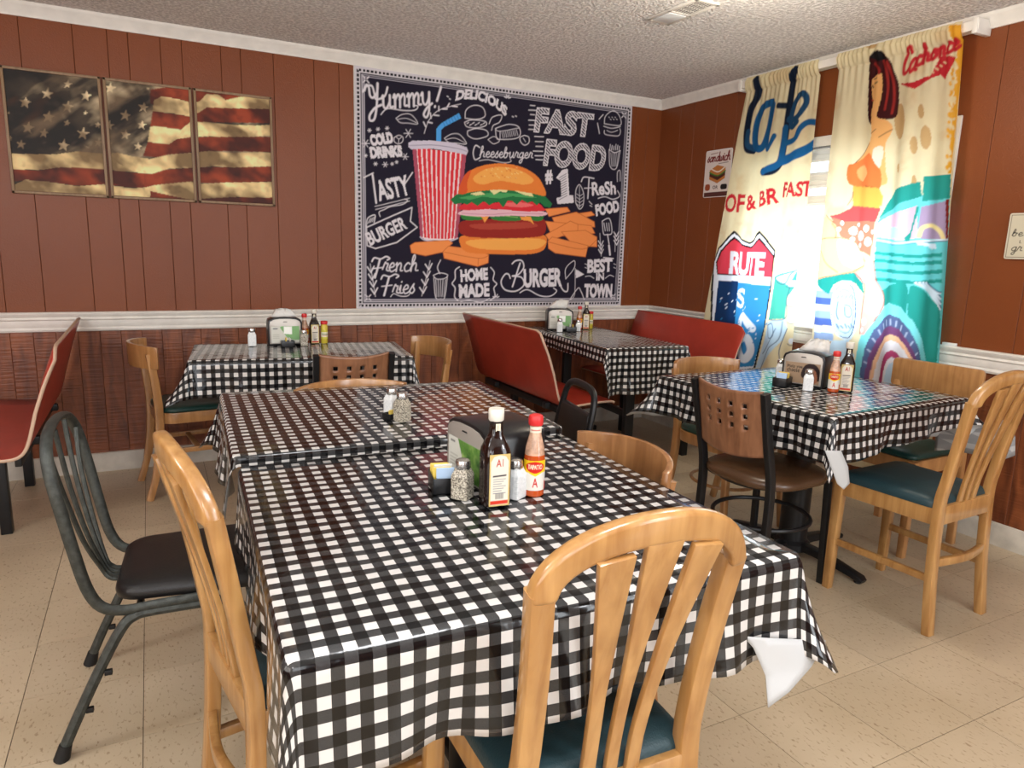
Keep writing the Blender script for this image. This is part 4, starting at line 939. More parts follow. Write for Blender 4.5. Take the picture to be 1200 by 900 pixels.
('s','shb',.006,[(-3.358,.86),(-3.347,.871)],1),
('s','shw',.006,[(-3.349,.794),(-3.336,.803)],1),
('s','shb',.006,[(-3.102,.787),(-3.094,.794)],1),
('s','shw',.006,[(-3.426,.787),(-3.411,.794)],1),
('s','shb',.006,[(-3.219,.85),(-3.207,.854)],1),
('s','shw',.006,[(-3.19,.899),(-3.18,.905)],1),
('s','shb',.006,[(-3.243,.829),(-3.233,.839)],1),
('s','shw',.006,[(-3.513,1.012),(-3.504,1.02)],1),
('s','shb',.006,[(-3.41,.84),(-3.399,.842)],1),
('s','shw',.006,[(-3.326,1.004),(-3.322,1.006)],1),
('s','shb',.006,[(-3.39,1.014),(-3.384,1.015)],1),
('s','shw',.006,[(-3.322,.953),(-3.312,.96)],1),
('s','shb',.006,[(-3.393,.768),(-3.39,.773)],1),
('s','shw',.006,[(-3.397,.936),(-3.393,.946)],1),
('s','shb',.006,[(-3.373,1.064),(-3.362,1.066)],1),
('s','shw',.006,[(-3.292,.969),(-3.283,.981)],1),
('s','shb',.006,[(-3.183,.953),(-3.171,.961)],1),
('s','shw',.006,[(-3.37,1.029),(-3.361,1.036)],1),
('p','tealc',[(-3.089,1.179),(-2.918,1.231),(-2.919,1.137),(-2.975,1.059),(-2.972,.936),(-3.102,.918),(-3.087,1.127)],0),
('p','palec',[(-3.071,1.171),(-2.917,1.226),(-2.939,1.188),(-2.971,1.134)],0),
('p','palec',[(-3.105,.906),(-2.972,.931),(-2.951,.879),(-2.97,.812),(-3.128,.61),(-3.172,.603),(-3.122,.793)],0),
('s','lnc',.005,[(-3.089,1.176),(-2.999,1.138),(-2.966,1.198),(-2.918,1.231)],1),
('s','lnc',.005,[(-3.102,.918),(-2.972,.936),(-2.973,1.049),(-2.958,1.135)],1),
('s','lnc',.005,[(-3.105,.884),(-3.05,.896),(-3.034,.826),(-3.081,.809),(-3.105,.884)],1),
('s','lnc',.005,[(-3.128,.61),(-3.071,.732),(-2.997,.809),(-2.984,.919)],1),
('s','lnc',.005,[(-2.951,.879),(-2.988,.744),(-2.967,.637)],1),
('s','lnc',.005,[(-3.125,.702),(-3.052,.802),(-3.019,.872)],1),
('s','shw',.035,[(-2.959,1.145),(-2.927,1.147)],1),
('s','lnc',.004,[(-2.984,1.128),(-2.956,1.119),(-2.918,1.132)],1),
('s','shw',.035,[(-2.945,1.035),(-2.912,1.038)],1),
('s','lnc',.004,[(-2.969,1.017),(-2.941,1.009),(-2.904,1.023)],1),
('s','shw',.035,[(-2.932,.935),(-2.899,.938)],1),
('s','lnc',.004,[(-2.956,.916),(-2.928,.909),(-2.891,.923)],1),
('s','shw',.035,[(-2.915,.808),(-2.882,.812)],1),
('s','lnc',.004,[(-2.939,.789),(-2.912,.782),(-2.874,.797)],1),
],
'curtain_right': [
('p','yel',[(-2.188,2.369),(-2.118,2.352),(-2.119,2.302),(-2.111,2.07),(-2.099,1.707),(-2.113,1.708),(-2.122,1.835),(-2.139,2.101),(-2.148,2.257),(-2.175,2.315)],0),
('s','cream',.012,[(-2.138,2.119),(-2.135,2.114)],1),
('s','yel',.012,[(-2.139,1.879),(-2.135,1.874)],1),
('s','cream',.012,[(-2.123,1.727),(-2.119,1.719)],1),
('s','yel',.012,[(-2.141,2.003),(-2.137,1.996)],1),
('s','cream',.012,[(-2.143,2.136),(-2.14,2.133)],1),
('s','yel',.012,[(-2.161,2.119),(-2.158,2.114)],1),
('s','cream',.012,[(-2.132,2.028),(-2.128,2.022)],1),
('s','yel',.012,[(-2.16,2.179),(-2.156,2.167)],1),
('s','cream',.012,[(-2.154,2.202),(-2.15,2.196)],1),
('s','yel',.012,[(-2.135,1.901),(-2.131,1.892)],1),
('s','cream',.012,[(-2.134,1.983),(-2.13,1.973)],1),
('s','yel',.012,[(-2.143,1.942),(-2.14,1.939)],1),
('s','cream',.012,[(-2.118,1.754),(-2.115,1.75)],1),
('s','yel',.012,[(-2.116,1.754),(-2.112,1.745)],1),
('s','cream',.012,[(-2.126,1.788),(-2.123,1.782)],1),
('s','yel',.012,[(-2.13,1.79),(-2.126,1.781)],1),
('s','cream',.012,[(-2.151,2.184),(-2.147,2.176)],1),
('s','yel',.012,[(-2.109,1.752),(-2.106,1.744)],1),
('s','cream',.012,[(-2.16,2.137),(-2.156,2.129)],1),
('s','yel',.012,[(-2.148,1.979),(-2.144,1.969)],1),
('s','cream',.012,[(-2.132,1.978),(-2.129,1.973)],1),
('s','yel',.012,[(-2.161,2.114),(-2.157,2.108)],1),
('s','cream',.012,[(-2.15,2.101),(-2.146,2.095)],1),
('s','yel',.012,[(-2.113,1.811),(-2.11,1.806)],1),
('s','cream',.012,[(-2.151,2.036),(-2.146,2.028)],1),
('s','yel',.012,[(-2.124,1.74),(-2.12,1.731)],1),
('s','cream',.012,[(-2.158,2.086),(-2.154,2.076)],1),
('s','yel',.012,[(-2.153,2.064),(-2.149,2.057)],1),
('s','cream',.012,[(-2.152,2.119),(-2.148,2.112)],1),
('s','yel',.012,[(-2.139,2.024),(-2.136,2.018)],1),
('s','cream',.012,[(-2.166,2.189),(-2.162,2.185)],1),
('s','yel',.012,[(-2.14,1.972),(-2.136,1.963)],1),
('s','cream',.012,[(-2.132,1.979),(-2.128,1.968)],1),
('s','yel',.012,[(-2.169,2.205),(-2.165,2.201)],1),
('s','cream',.012,[(-2.141,2.04),(-2.137,2.031)],1),
('s','yel',.012,[(-2.133,2.056),(-2.13,2.053)],1),
('s','cream',.012,[(-2.13,1.812),(-2.126,1.802)],1),
('s','yel',.012,[(-2.147,2.215),(-2.143,2.206)],1),
('s','cream',.012,[(-2.114,1.731),(-2.111,1.727)],1),
('s','yel',.012,[(-2.118,1.742),(-2.115,1.738)],1),
('s','cream',.012,[(-2.133,1.929),(-2.129,1.922)],1),
('s','yel',.012,[(-2.162,2.159),(-2.158,2.151)],1),
('s','cream',.012,[(-2.149,2.008),(-2.145,2.001)],1),
('s','yel',.012,[(-2.122,1.867),(-2.119,1.86)],1),
('s','cream',.012,[(-2.146,2.037),(-2.142,2.032)],1),
('s','yel',.012,[(-2.152,2.136),(-2.149,2.131)],1),
('s','cream',.012,[(-2.123,1.867),(-2.119,1.859)],1),
('s','yel',.012,[(-2.162,2.224),(-2.158,2.217)],1),
('s','cream',.012,[(-2.144,2.185),(-2.14,2.176)],1),
('s','yel',.012,[(-2.133,1.981),(-2.129,1.976)],1),
('s','cream',.012,[(-2.149,2.119),(-2.145,2.11)],1),
('s','yel',.012,[(-2.143,1.909),(-2.139,1.901)],1),
('s','cream',.012,[(-2.114,1.773),(-2.109,1.762)],1),
('s','yel',.012,[(-2.123,1.736),(-2.12,1.731)],1),
('s','cream',.012,[(-2.124,1.957),(-2.12,1.951)],1),
('s','yel',.012,[(-2.11,1.756),(-2.106,1.749)],1),
('s','cream',.012,[(-2.121,1.917),(-2.117,1.908)],1),
('s','yel',.012,[(-2.138,2.084),(-2.135,2.08)],1),
('s','cream',.012,[(-2.132,2.047),(-2.128,2.037)],1),
('s','yel',.012,[(-2.151,2.079),(-2.147,2.07)],1),
('s','cream',.012,[(-2.118,1.807),(-2.114,1.796)],1),
('s','yel',.012,[(-2.12,1.865),(-2.116,1.857)],1),
('s','cream',.012,[(-2.146,2.053),(-2.142,2.046)],1),
('s','yel',.012,[(-2.128,1.967),(-2.125,1.961)],1),
('s','cream',.012,[(-2.151,2.199),(-2.147,2.193)],1),
('s','yel',.012,[(-2.151,2.025),(-2.146,2.015)],1),
('s','cream',.012,[(-2.153,2.098),(-2.149,2.088)],1),
('s','yel',.012,[(-2.143,1.981),(-2.139,1.971)],1),
('s','cream',.012,[(-2.145,2.028),(-2.141,2.017)],1),
('s','yel',.012,[(-2.119,1.834),(-2.115,1.829)],1),
('p','stain',[(-2.268,2.006),(-2.268,1.985),(-2.275,1.975),(-2.286,1.981),(-2.296,2.0),(-2.299,2.023),(-2.295,2.039),(-2.285,2.041),(-2.274,2.028)],1),
('p','stain',[(-2.221,1.882),(-2.221,1.847),(-2.233,1.829),(-2.25,1.838),(-2.265,1.869),(-2.27,1.907),(-2.264,1.935),(-2.248,1.939),(-2.231,1.918)],1),
('p','stain',[(-2.359,1.974),(-2.359,1.919),(-2.373,1.892),(-2.397,1.905),(-2.418,1.953),(-2.426,2.013),(-2.418,2.056),(-2.397,2.062),(-2.374,2.029)],1),
('p','stain',[(-2.277,1.852),(-2.277,1.825),(-2.286,1.811),(-2.3,1.818),(-2.311,1.841),(-2.315,1.871),(-2.31,1.892),(-2.298,1.895),(-2.285,1.879)],1),
('p','stain',[(-2.354,1.751),(-2.354,1.736),(-2.359,1.729),(-2.366,1.732),(-2.372,1.745),(-2.374,1.761),(-2.372,1.772),(-2.365,1.774),(-2.359,1.766)],1),
('p','stain',[(-2.258,1.682),(-2.258,1.664),(-2.264,1.655),(-2.273,1.659),(-2.281,1.674),(-2.284,1.694),(-2.28,1.708),(-2.272,1.711),(-2.264,1.7)],1),
('p','stain',[(-2.556,2.375),(-2.562,2.358),(-2.581,2.353),(-2.605,2.362),(-2.623,2.381),(-2.625,2.401),(-2.612,2.413),(-2.588,2.41),(-2.567,2.395)],1),
('p','hair',[(-2.605,2.281),(-2.59,2.316),(-2.551,2.336),(-2.516,2.324),(-2.489,2.286),(-2.438,2.192),(-2.418,2.113),(-2.413,2.019),(-2.448,1.997),(-2.505,2.013),(-2.539,2.095),(-2.544,1.989),(-2.573,2.013),(-2.587,2.084),(-2.597,2.183)],1),
('p','skin',[(-2.576,2.216),(-2.536,2.234),(-2.517,2.216),(-2.503,2.137),(-2.512,2.062),(-2.506,2.023),(-2.451,1.986),(-2.427,1.945),(-2.451,1.871),(-2.435,1.753),(-2.434,1.674),(-2.622,1.686),(-2.64,1.729),(-2.624,1.789),(-2.578,1.845),(-2.544,1.891),(-2.537,1.94),(-2.552,2.01),(-2.554,2.059),(-2.551,2.088),(-2.568,2.139)],1),
('p','skinl',[(-2.511,1.858),(-2.461,1.862),(-2.46,1.775),(-2.48,1.757),(-2.507,1.789)],1),
('p','hair',[(-2.599,2.28),(-2.551,2.338),(-2.489,2.286),(-2.438,2.192),(-2.418,2.113),(-2.417,2.01),(-2.459,1.999),(-2.517,2.02),(-2.502,2.09),(-2.502,2.166),(-2.522,2.226),(-2.575,2.21),(-2.587,2.181)],1),
('s','hairl',.012,[(-2.522,2.293),(-2.49,2.22),(-2.474,2.142),(-2.477,2.047)],1),
('s','hairl',.012,[(-2.499,2.278),(-2.455,2.185),(-2.438,2.098),(-2.44,2.023)],1),
('s','hairl',.012,[(-2.571,2.284),(-2.538,2.249),(-2.535,2.229)],1),
('p','blk',[(-2.59,2.316),(-2.562,2.339),(-2.522,2.33),(-2.501,2.293),(-2.544,2.288)],0),
('s','blk',.006,[(-2.556,2.185),(-2.539,2.188)],1),
('s','blk',.004,[(-2.566,2.208),(-2.544,2.21)],1),
('s','lips',.006,[(-2.561,2.107),(-2.549,2.101)],1),
('s','blk',.006,[(-2.571,2.178),(-2.563,2.167)],1),
('p','top',[(-2.662,1.756),(-2.654,1.792),(-2.619,1.799),(-2.559,1.833),(-2.531,1.84),(-2.495,1.787),(-2.455,1.74),(-2.454,1.656),(-2.547,1.661),(-2.615,1.681),(-2.649,1.709)],1),
('p','topl',[(-2.603,1.767),(-2.564,1.784),(-2.535,1.741),(-2.564,1.703),(-2.597,1.726)],1),
('s','ln',.004,[(-2.614,1.676),(-2.613,1.624),(-2.632,1.583)],1),
('s','ln',.004,[(-2.619,1.799),(-2.578,1.845),(-2.544,1.891)],1),
('s','ln',.004,[(-2.537,1.94),(-2.514,1.956)],1),
('s','ln',.004,[(-2.491,1.914),(-2.429,1.945)],1),
('s','ln',.004,[(-2.454,1.656),(-2.537,1.676)],1),
('p','topo',[(-2.608,1.638),(-2.439,1.629),(-2.438,1.556),(-2.605,1.571)],0),
('p','topo',[(-2.615,1.681),(-2.455,1.661),(-2.428,1.615),(-2.429,1.57),(-2.606,1.577)],0),
('p','shorts',[(-2.606,1.579),(-2.432,1.558),(-2.447,1.494),(-2.588,1.494),(-2.629,1.464),(-2.723,1.527),(-2.678,1.537),(-2.617,1.563)],0),
('p','skirt',[(-2.716,1.522),(-2.64,1.498),(-2.453,1.494),(-2.447,1.409),(-2.451,1.313),(-2.491,1.334),(-2.556,1.354),(-2.655,1.42)],0),
('p','dots',[(-2.654,1.456),(-2.656,1.447),(-2.663,1.443),(-2.672,1.444),(-2.679,1.452),(-2.68,1.461),(-2.675,1.468),(-2.666,1.469),(-2.658,1.464)],1),
('p','dots',[(-2.566,1.447),(-2.569,1.433),(-2.581,1.425),(-2.596,1.428),(-2.607,1.44),(-2.609,1.455),(-2.601,1.467),(-2.587,1.469),(-2.573,1.461)],1),
('p','dots',[(-2.506,1.42),(-2.51,1.403),(-2.523,1.394),(-2.541,1.397),(-2.553,1.411),(-2.556,1.429),(-2.547,1.443),(-2.53,1.445),(-2.514,1.436)],1),
('p','dots',[(-2.455,1.39),(-2.458,1.375),(-2.47,1.367),(-2.485,1.37),(-2.496,1.382),(-2.498,1.398),(-2.49,1.41),(-2.476,1.413),(-2.462,1.404)],1),
('p','dots',[(-2.64,1.489),(-2.642,1.481),(-2.648,1.477),(-2.656,1.479),(-2.662,1.485),(-2.663,1.493),(-2.659,1.5),(-2.651,1.501),(-2.644,1.496)],1),
('p','dots',[(-2.551,1.48),(-2.552,1.473),(-2.558,1.469),(-2.565,1.471),(-2.57,1.476),(-2.571,1.484),(-2.567,1.489),(-2.56,1.49),(-2.554,1.486)],1),
('p','dots',[(-2.479,1.457),(-2.481,1.446),(-2.49,1.44),(-2.502,1.442),(-2.511,1.451),(-2.513,1.464),(-2.506,1.473),(-2.495,1.475),(-2.484,1.468)],1),
('p','dots',[(-2.445,1.441),(-2.446,1.434),(-2.452,1.431),(-2.458,1.432),(-2.463,1.438),(-2.464,1.445),(-2.461,1.45),(-2.454,1.451),(-2.448,1.447)],1),
('p','dots',[(-2.577,1.404),(-2.578,1.396),(-2.585,1.392),(-2.593,1.393),(-2.598,1.4),(-2.6,1.408),(-2.595,1.414),(-2.588,1.415),(-2.58,1.411)],1),
('p','dots',[(-2.516,1.371),(-2.517,1.364),(-2.523,1.36),(-2.531,1.361),(-2.537,1.367),(-2.538,1.375),(-2.534,1.381),(-2.526,1.383),(-2.519,1.379)],1),
('p','leg',[(-2.757,1.528),(-2.691,1.487),(-2.669,1.42),(-2.587,1.393),(-2.488,1.312),(-2.463,1.269),(-2.502,1.241),(-2.601,1.218),(-2.766,1.183),(-2.775,1.352),(-2.77,1.466)],1),
('p','legl',[(-2.666,1.398),(-2.586,1.387),(-2.5,1.312),(-2.494,1.268),(-2.567,1.249),(-2.638,1.297)],1),
('s','ln',.004,[(-2.768,1.403),(-2.694,1.409),(-2.626,1.398),(-2.484,1.29)],1),
('s','ln',.004,[(-2.762,1.184),(-2.602,1.22),(-2.469,1.269)],1),
('s','ln',.004,[(-2.705,1.488),(-2.679,1.448),(-2.68,1.409)],1),
('s','ln',.004,[(-2.767,1.34),(-2.701,1.261),(-2.642,1.224)],1),
('s','ln',.004,[(-2.751,1.534),(-2.691,1.487)],1),
('p','teall',[(-2.438,1.494),(-2.408,1.555),(-2.351,1.594),(-2.224,1.613),(-2.09,1.606),(-2.042,1.215),(-2.035,1.097),(-2.028,.918),(-2.01,.654),(-2.471,.561),(-2.446,.658),(-2.434,.931),(-2.419,1.174),(-2.435,1.409)],0),
('p','teal',[(-2.436,1.504),(-2.407,1.586),(-2.37,1.646),(-2.285,1.671),(-2.238,1.678),(-2.223,1.608),(-2.316,1.582),(-2.4,1.54)],0),
('p','teal',[(-2.228,1.703),(-2.098,1.703),(-2.086,1.593),(-2.219,1.586)],0),
('p','int',[(-2.439,1.483),(-2.397,1.519),(-2.31,1.542),(-2.238,1.564),(-2.215,1.409),(-2.3,1.394),(-2.435,1.414)],0),
('p','seat',[(-2.413,1.467),(-2.31,1.46),(-2.29,1.404),(-2.418,1.414)],0),
('p','teal',[(-2.252,1.439),(-2.239,1.559),(-2.226,1.559),(-2.25,1.389),(-2.266,1.389),(-2.28,1.409)],0),
('p','int2',[(-2.221,1.559),(-2.097,1.583),(-2.075,1.404),(-2.204,1.404),(-2.22,1.459)],0),
('p','rdk',[(-2.108,1.588),(-2.091,1.59),(-2.068,1.404),(-2.08,1.404)],0),
('s','whl',.02,[(-2.211,1.419),(-2.201,1.459),(-2.161,1.468),(-2.116,1.443),(-2.092,1.404)],1),
('s','wht',.01,[(-2.433,1.398),(-2.321,1.383),(-2.202,1.394),(-2.07,1.401)],1),
('s','lnb',.004,[(-2.432,1.392),(-2.32,1.376),(-2.201,1.387),(-2.069,1.396)],1),
('p','wht',[(-2.218,1.394),(-2.159,1.384),(-2.128,1.385),(-2.119,1.36),(-2.144,1.355),(-2.167,1.369),(-2.21,1.377)],0),
('p','teal',[(-2.431,1.34),(-2.325,1.336),(-2.225,1.327),(-2.091,1.34),(-2.088,1.322),(-2.222,1.311),(-2.323,1.317),(-2.435,1.325)],0),
('p','teal',[(-2.426,1.303),(-2.32,1.299),(-2.219,1.292),(-2.086,1.306),(-2.083,1.288),(-2.217,1.276),(-2.318,1.281),(-2.429,1.288)],0),
('p','teal',[(-2.419,1.255),(-2.313,1.252),(-2.213,1.246),(-2.079,1.262),(-2.077,1.244),(-2.21,1.23),(-2.311,1.234),(-2.423,1.24)],0),
('p','teal',[(-2.412,1.207),(-2.307,1.206),(-2.206,1.2),(-2.073,1.217),(-2.07,1.2),(-2.204,1.184),(-2.304,1.187),(-2.416,1.191)],0),
('s','wht',.012,[(-2.194,1.192),(-2.124,1.15),(-2.062,1.075)],1),
('s','lnb',.006,[(-2.187,1.192),(-2.118,1.156),(-2.057,1.08)],1),
('s','wht',.012,[(-2.179,1.193),(-2.114,1.151),(-2.065,1.1)],1),
('s','lnb',.006,[(-2.172,1.193),(-2.108,1.157),(-2.061,1.105)],1),
('s','wht',.012,[(-2.164,1.194),(-2.104,1.152),(-2.069,1.124)],1),
('s','lnb',.006,[(-2.157,1.194),(-2.097,1.157),(-2.065,1.13)],1),
('s','wht',.012,[(-2.15,1.194),(-2.094,1.153),(-2.073,1.149)],1),
('s','lnb',.006,[(-2.142,1.195),(-2.087,1.158),(-2.068,1.154)],1),
('p','teal',[(-2.379,1.144),(-2.237,1.184),(-2.216,1.04),(-2.262,1.052),(-2.326,1.019),(-2.404,.89),(-2.457,.917),(-2.434,.931),(-2.38,.981),(-2.357,1.07)],1),
('p','teal',[(-2.213,1.175),(-2.121,1.13),(-2.059,1.055),(-2.048,.915),(-2.044,.813),(-2.095,.805),(-2.152,.901),(-2.199,1.0)],1),
('p','teall2',[(-2.459,.563),(-2.469,.722),(-2.457,.866),(-2.424,.981),(-2.373,1.056),(-2.312,1.085),(-2.247,1.067),(-2.182,1.006),(-2.125,.909),(-2.08,.786),(-2.05,.646)],0),
('p','slate',[(-2.415,.572),(-2.425,.71),(-2.416,.835),(-2.39,.936),(-2.349,1.002),(-2.298,1.027),(-2.244,1.012),(-2.189,.959),(-2.141,.874),(-2.102,.765),(-2.076,.641)],0),
('s','sl2',.006,[(-2.41,.764),(-2.392,.754)],1),
('s','sl2',.006,[(-2.402,.831),(-2.386,.817)],1),
('s','sl2',.006,[(-2.388,.89),(-2.374,.871)],1),
('s','sl2',.006,[(-2.369,.937),(-2.357,.915)],1),
('s','sl2',.006,[(-2.346,.972),(-2.336,.948)],1),
('s','sl2',.006,[(-2.319,.994),(-2.313,.968)],1),
('s','sl2',.006,[(-2.29,1.001),(-2.286,.975)],1),
('s','sl2',.006,[(-2.259,.995),(-2.259,.969)],1),
('s','sl2',.006,[(-2.228,.976),(-2.231,.951)],1),
('s','sl2',.006,[(-2.198,.944),(-2.204,.921)],1),
('s','sl2',.006,[(-2.169,.901),(-2.178,.881)],1),
('s','sl2',.006,[(-2.143,.848),(-2.154,.832)],1),
('p','plum',[(-2.393,.577),(-2.401,.695),(-2.393,.803),(-2.37,.889),(-2.334,.946),(-2.29,.969),(-2.242,.957),(-2.194,.912),(-2.152,.838),(-2.117,.744),(-2.095,.637)],0),
('p','peach',[(-2.372,.581),(-2.38,.685),(-2.373,.779),(-2.352,.856),(-2.32,.907),(-2.281,.927),(-2.238,.917),(-2.195,.877),(-2.157,.813),(-2.127,.729),(-2.106,.635)],0),
('p','whtc',[(-2.358,.584),(-2.365,.677),(-2.358,.762),(-2.339,.831),(-2.31,.877),(-2.274,.896),(-2.234,.887),(-2.196,.852),(-2.161,.793),(-2.133,.718),(-2.115,.633)],0),
('p','mag',[(-2.322,.591),(-2.328,.667),(-2.325,.736),(-2.312,.792),(-2.291,.83),(-2.264,.846),(-2.235,.838),(-2.206,.809),(-2.179,.761),(-2.157,.698),(-2.143,.628)],0),
('p','whtc',[(-2.291,.597),(-2.297,.662),(-2.296,.72),(-2.288,.768),(-2.275,.799),(-2.257,.812),(-2.237,.805),(-2.216,.779),(-2.196,.738),(-2.179,.683),(-2.167,.622)],0),
('p','palec',[(-2.277,.6),(-2.282,.656),(-2.282,.707),(-2.276,.748),(-2.266,.775),(-2.251,.786),(-2.234,.78),(-2.217,.757),(-2.2,.721),(-2.186,.674),(-2.176,.621)],0),
('p','wht',[(-2.783,1.147),(-2.658,1.145),(-2.652,1.107),(-2.78,1.107)],0),
('p','gr1',[(-2.779,1.118),(-2.654,1.117),(-2.648,1.078),(-2.776,1.078)],0),
('p','indigo',[(-2.774,1.083),(-2.649,1.083),(-2.644,1.044),(-2.772,1.043)],0),
('p','wht',[(-2.769,1.042),(-2.644,1.043),(-2.638,1.004),(-2.766,1.002)],0),
('p','gr1',[(-2.764,1.007),(-2.639,1.009),(-2.634,.97),(-2.761,.967)],0),
('p','indigo',[(-2.758,.966),(-2.633,.969),(-2.628,.93),(-2.756,.925)],0),
('p','wht',[(-2.752,.919),(-2.627,.923),(-2.622,.884),(-2.749,.878)],0),
('p','gr1',[(-2.747,.883),(-2.622,.889),(-2.617,.85),(-2.745,.843)],0),
('p','teal',[(-2.766,1.178),(-2.564,1.227),(-2.483,1.192),(-2.46,1.117),(-2.524,1.168),(-2.61,1.183),(-2.659,1.155),(-2.679,1.102),(-2.762,1.149)],0),
('p','wht',[(-2.481,1.029),(-2.48,.958),(-2.496,.9),(-2.526,.864),(-2.565,.859),(-2.606,.887),(-2.639,.943),(-2.657,1.014),(-2.658,1.087),(-2.64,1.146),(-2.608,1.179),(-2.569,1.18),(-2.53,1.15),(-2.499,1.095)],1),
('p','lnb',[(-2.5,1.025),(-2.498,.961),(-2.511,.907),(-2.537,.875),(-2.571,.871),(-2.605,.897),(-2.634,.947),(-2.65,1.012),(-2.651,1.079),(-2.637,1.132),(-2.61,1.162),(-2.576,1.163),(-2.542,1.136),(-2.515,1.086)],1),
('p','palec',[(-2.506,1.024),(-2.504,.962),(-2.517,.91),(-2.541,.879),(-2.573,.875),(-2.606,.9),(-2.633,.949),(-2.649,1.013),(-2.65,1.077),(-2.636,1.128),(-2.611,1.158),(-2.579,1.159),(-2.547,1.132),(-2.521,1.083)],1),
('p','gr1',[(-2.522,1.021),(-2.52,.968),(-2.53,.924),(-2.55,.898),(-2.575,.895),(-2.602,.917),(-2.624,.958),(-2.637,1.011),(-2.638,1.065),(-2.627,1.109),(-2.607,1.133),(-2.581,1.134),(-2.555,1.112),(-2.534,1.071)],1),
('p','palec',[(-2.528,1.02),(-2.527,.971),(-2.536,.931),(-2.553,.907),(-2.576,.904),(-2.601,.924),(-2.621,.962),(-2.633,1.011),(-2.634,1.061),(-2.624,1.102),(-2.606,1.125),(-2.583,1.125),(-2.559,1.105),(-2.54,1.066)],1),
('s','lnb',.006,[(-2.617,1.066),(-2.618,1.003),(-2.604,.969)],1),
('s','lnb',.005,[(-2.585,1.051),(-2.557,1.042),(-2.54,1.01),(-2.553,.986),(-2.577,.995),(-2.583,1.04)],1),
('s','lnb',.006,[(-2.61,.943),(-2.597,.922)],1),
('s','lnb',.006,[(-2.59,.936),(-2.579,.924)],1),
('s','lnb',.006,[(-2.573,.947),(-2.561,.926)],1),
('s','lnb',.006,[(-2.554,.94),(-2.543,.928)],1),
('s','lnb',.006,[(-2.537,.951),(-2.525,.93)],1),
('s','lnb',.006,[(-2.518,.944),(-2.507,.932)],1),
('s','lnb',.004,[(-2.622,1.083),(-2.617,1.1)],1),
('s','lnb',.004,[(-2.604,1.089),(-2.598,1.101)],1),
('s','lnb',.004,[(-2.586,1.085),(-2.58,1.103)],1),
('s','lnb',.004,[(-2.568,1.091),(-2.562,1.104)],1),
('s','lnb',.004,[(-2.549,1.088),(-2.544,1.105)],1),
('p','palec',[(-2.644,.848),(-2.539,.862),(-2.477,.79),(-2.481,.629),(-2.598,.607)],0),
('p','scarf',[(-2.557,1.227),(-2.49,1.241),(-2.468,1.302),(-2.43,1.292),(-2.41,1.196),(-2.363,1.113),(-2.358,1.059),(-2.392,.98),(-2.43,.904),(-2.458,.906),(-2.462,1.039),(-2.454,1.161)],0),
('p','dots',[(-2.459,1.194),(-2.46,1.183),(-2.466,1.177),(-2.475,1.179),(-2.482,1.187),(-2.483,1.198),(-2.479,1.207),(-2.471,1.209),(-2.463,1.204)],1),
('p','dots',[(-2.436,1.238),(-2.437,1.229),(-2.443,1.223),(-2.45,1.225),(-2.456,1.232),(-2.457,1.242),(-2.454,1.25),(-2.446,1.252),(-2.439,1.247)],1),
('p','dots',[(-2.413,1.174),(-2.415,1.164),(-2.421,1.158),(-2.429,1.159),(-2.436,1.168),(-2.437,1.179),(-2.433,1.187),(-2.425,1.19),(-2.418,1.184)],1),
('p','dots',[(-2.421,1.12),(-2.423,1.107),(-2.431,1.1),(-2.441,1.101),(-2.449,1.111),(-2.45,1.124),(-2.445,1.135),(-2.436,1.138),(-2.426,1.132)],1),
('p','dots',[(-2.381,1.101),(-2.383,1.087),(-2.391,1.079),(-2.402,1.081),(-2.41,1.091),(-2.412,1.106),(-2.407,1.117),(-2.397,1.12),(-2.387,1.114)],1),
('p','dots',[(-2.417,1.043),(-2.418,1.031),(-2.426,1.023),(-2.436,1.025),(-2.444,1.034),(-2.446,1.048),(-2.441,1.059),(-2.431,1.062),(-2.422,1.055)],1),
('p','dots',[(-2.38,1.025),(-2.382,1.014),(-2.388,1.008),(-2.396,1.009),(-2.403,1.017),(-2.404,1.028),(-2.4,1.037),(-2.392,1.04),(-2.384,1.035)],1),
('p','dots',[(-2.426,.977),(-2.427,.964),(-2.435,.956),(-2.445,.957),(-2.453,.967),(-2.455,.981),(-2.45,.991),(-2.44,.995),(-2.431,.989)],1),
('p','dots',[(-2.413,1.066),(-2.414,1.057),(-2.419,1.052),(-2.425,1.053),(-2.431,1.06),(-2.432,1.069),(-2.428,1.076),(-2.422,1.078),(-2.416,1.074)],1),
('p','dots',[(-2.438,.931),(-2.439,.923),(-2.443,.919),(-2.449,.919),(-2.454,.925),(-2.455,.933),(-2.452,.939),(-2.446,.941),(-2.441,.938)],1),
('s','ln',.004,[(-2.557,1.227),(-2.468,1.171),(-2.462,1.039),(-2.458,.906)],1),
('s','ln',.004,[(-2.41,1.196),(-2.36,1.092),(-2.392,.98)],1),
('s','ln',.004,[(-2.43,1.292),(-2.408,1.196)],1),
('w','rdt','Ca',(-2.415,2.201),(-2.339,2.202),.0595,.017,.25),
('w','rdt','chonce',(-2.338,2.223),(-2.14,2.262),.0424,.017,.25),
('p','rdt',[(-2.417,2.16),(-2.344,2.151),(-2.257,2.171),(-2.23,2.245),(-2.183,2.241),(-2.152,2.224),(-2.19,2.136),(-2.218,2.163),(-2.255,2.155),(-2.329,2.118),(-2.383,2.14)],0),
('s','cream',.006,[(-2.277,2.175),(-2.266,2.166)],1),
('s','cream',.006,[(-2.26,2.186),(-2.249,2.177)],1),
('s','cream',.006,[(-2.242,2.196),(-2.231,2.188)],1),
('s','cream',.006,[(-2.224,2.207),(-2.214,2.199)],1),
('s','cream',.006,[(-2.207,2.217),(-2.196,2.209)],1),
],
}
keys = set()
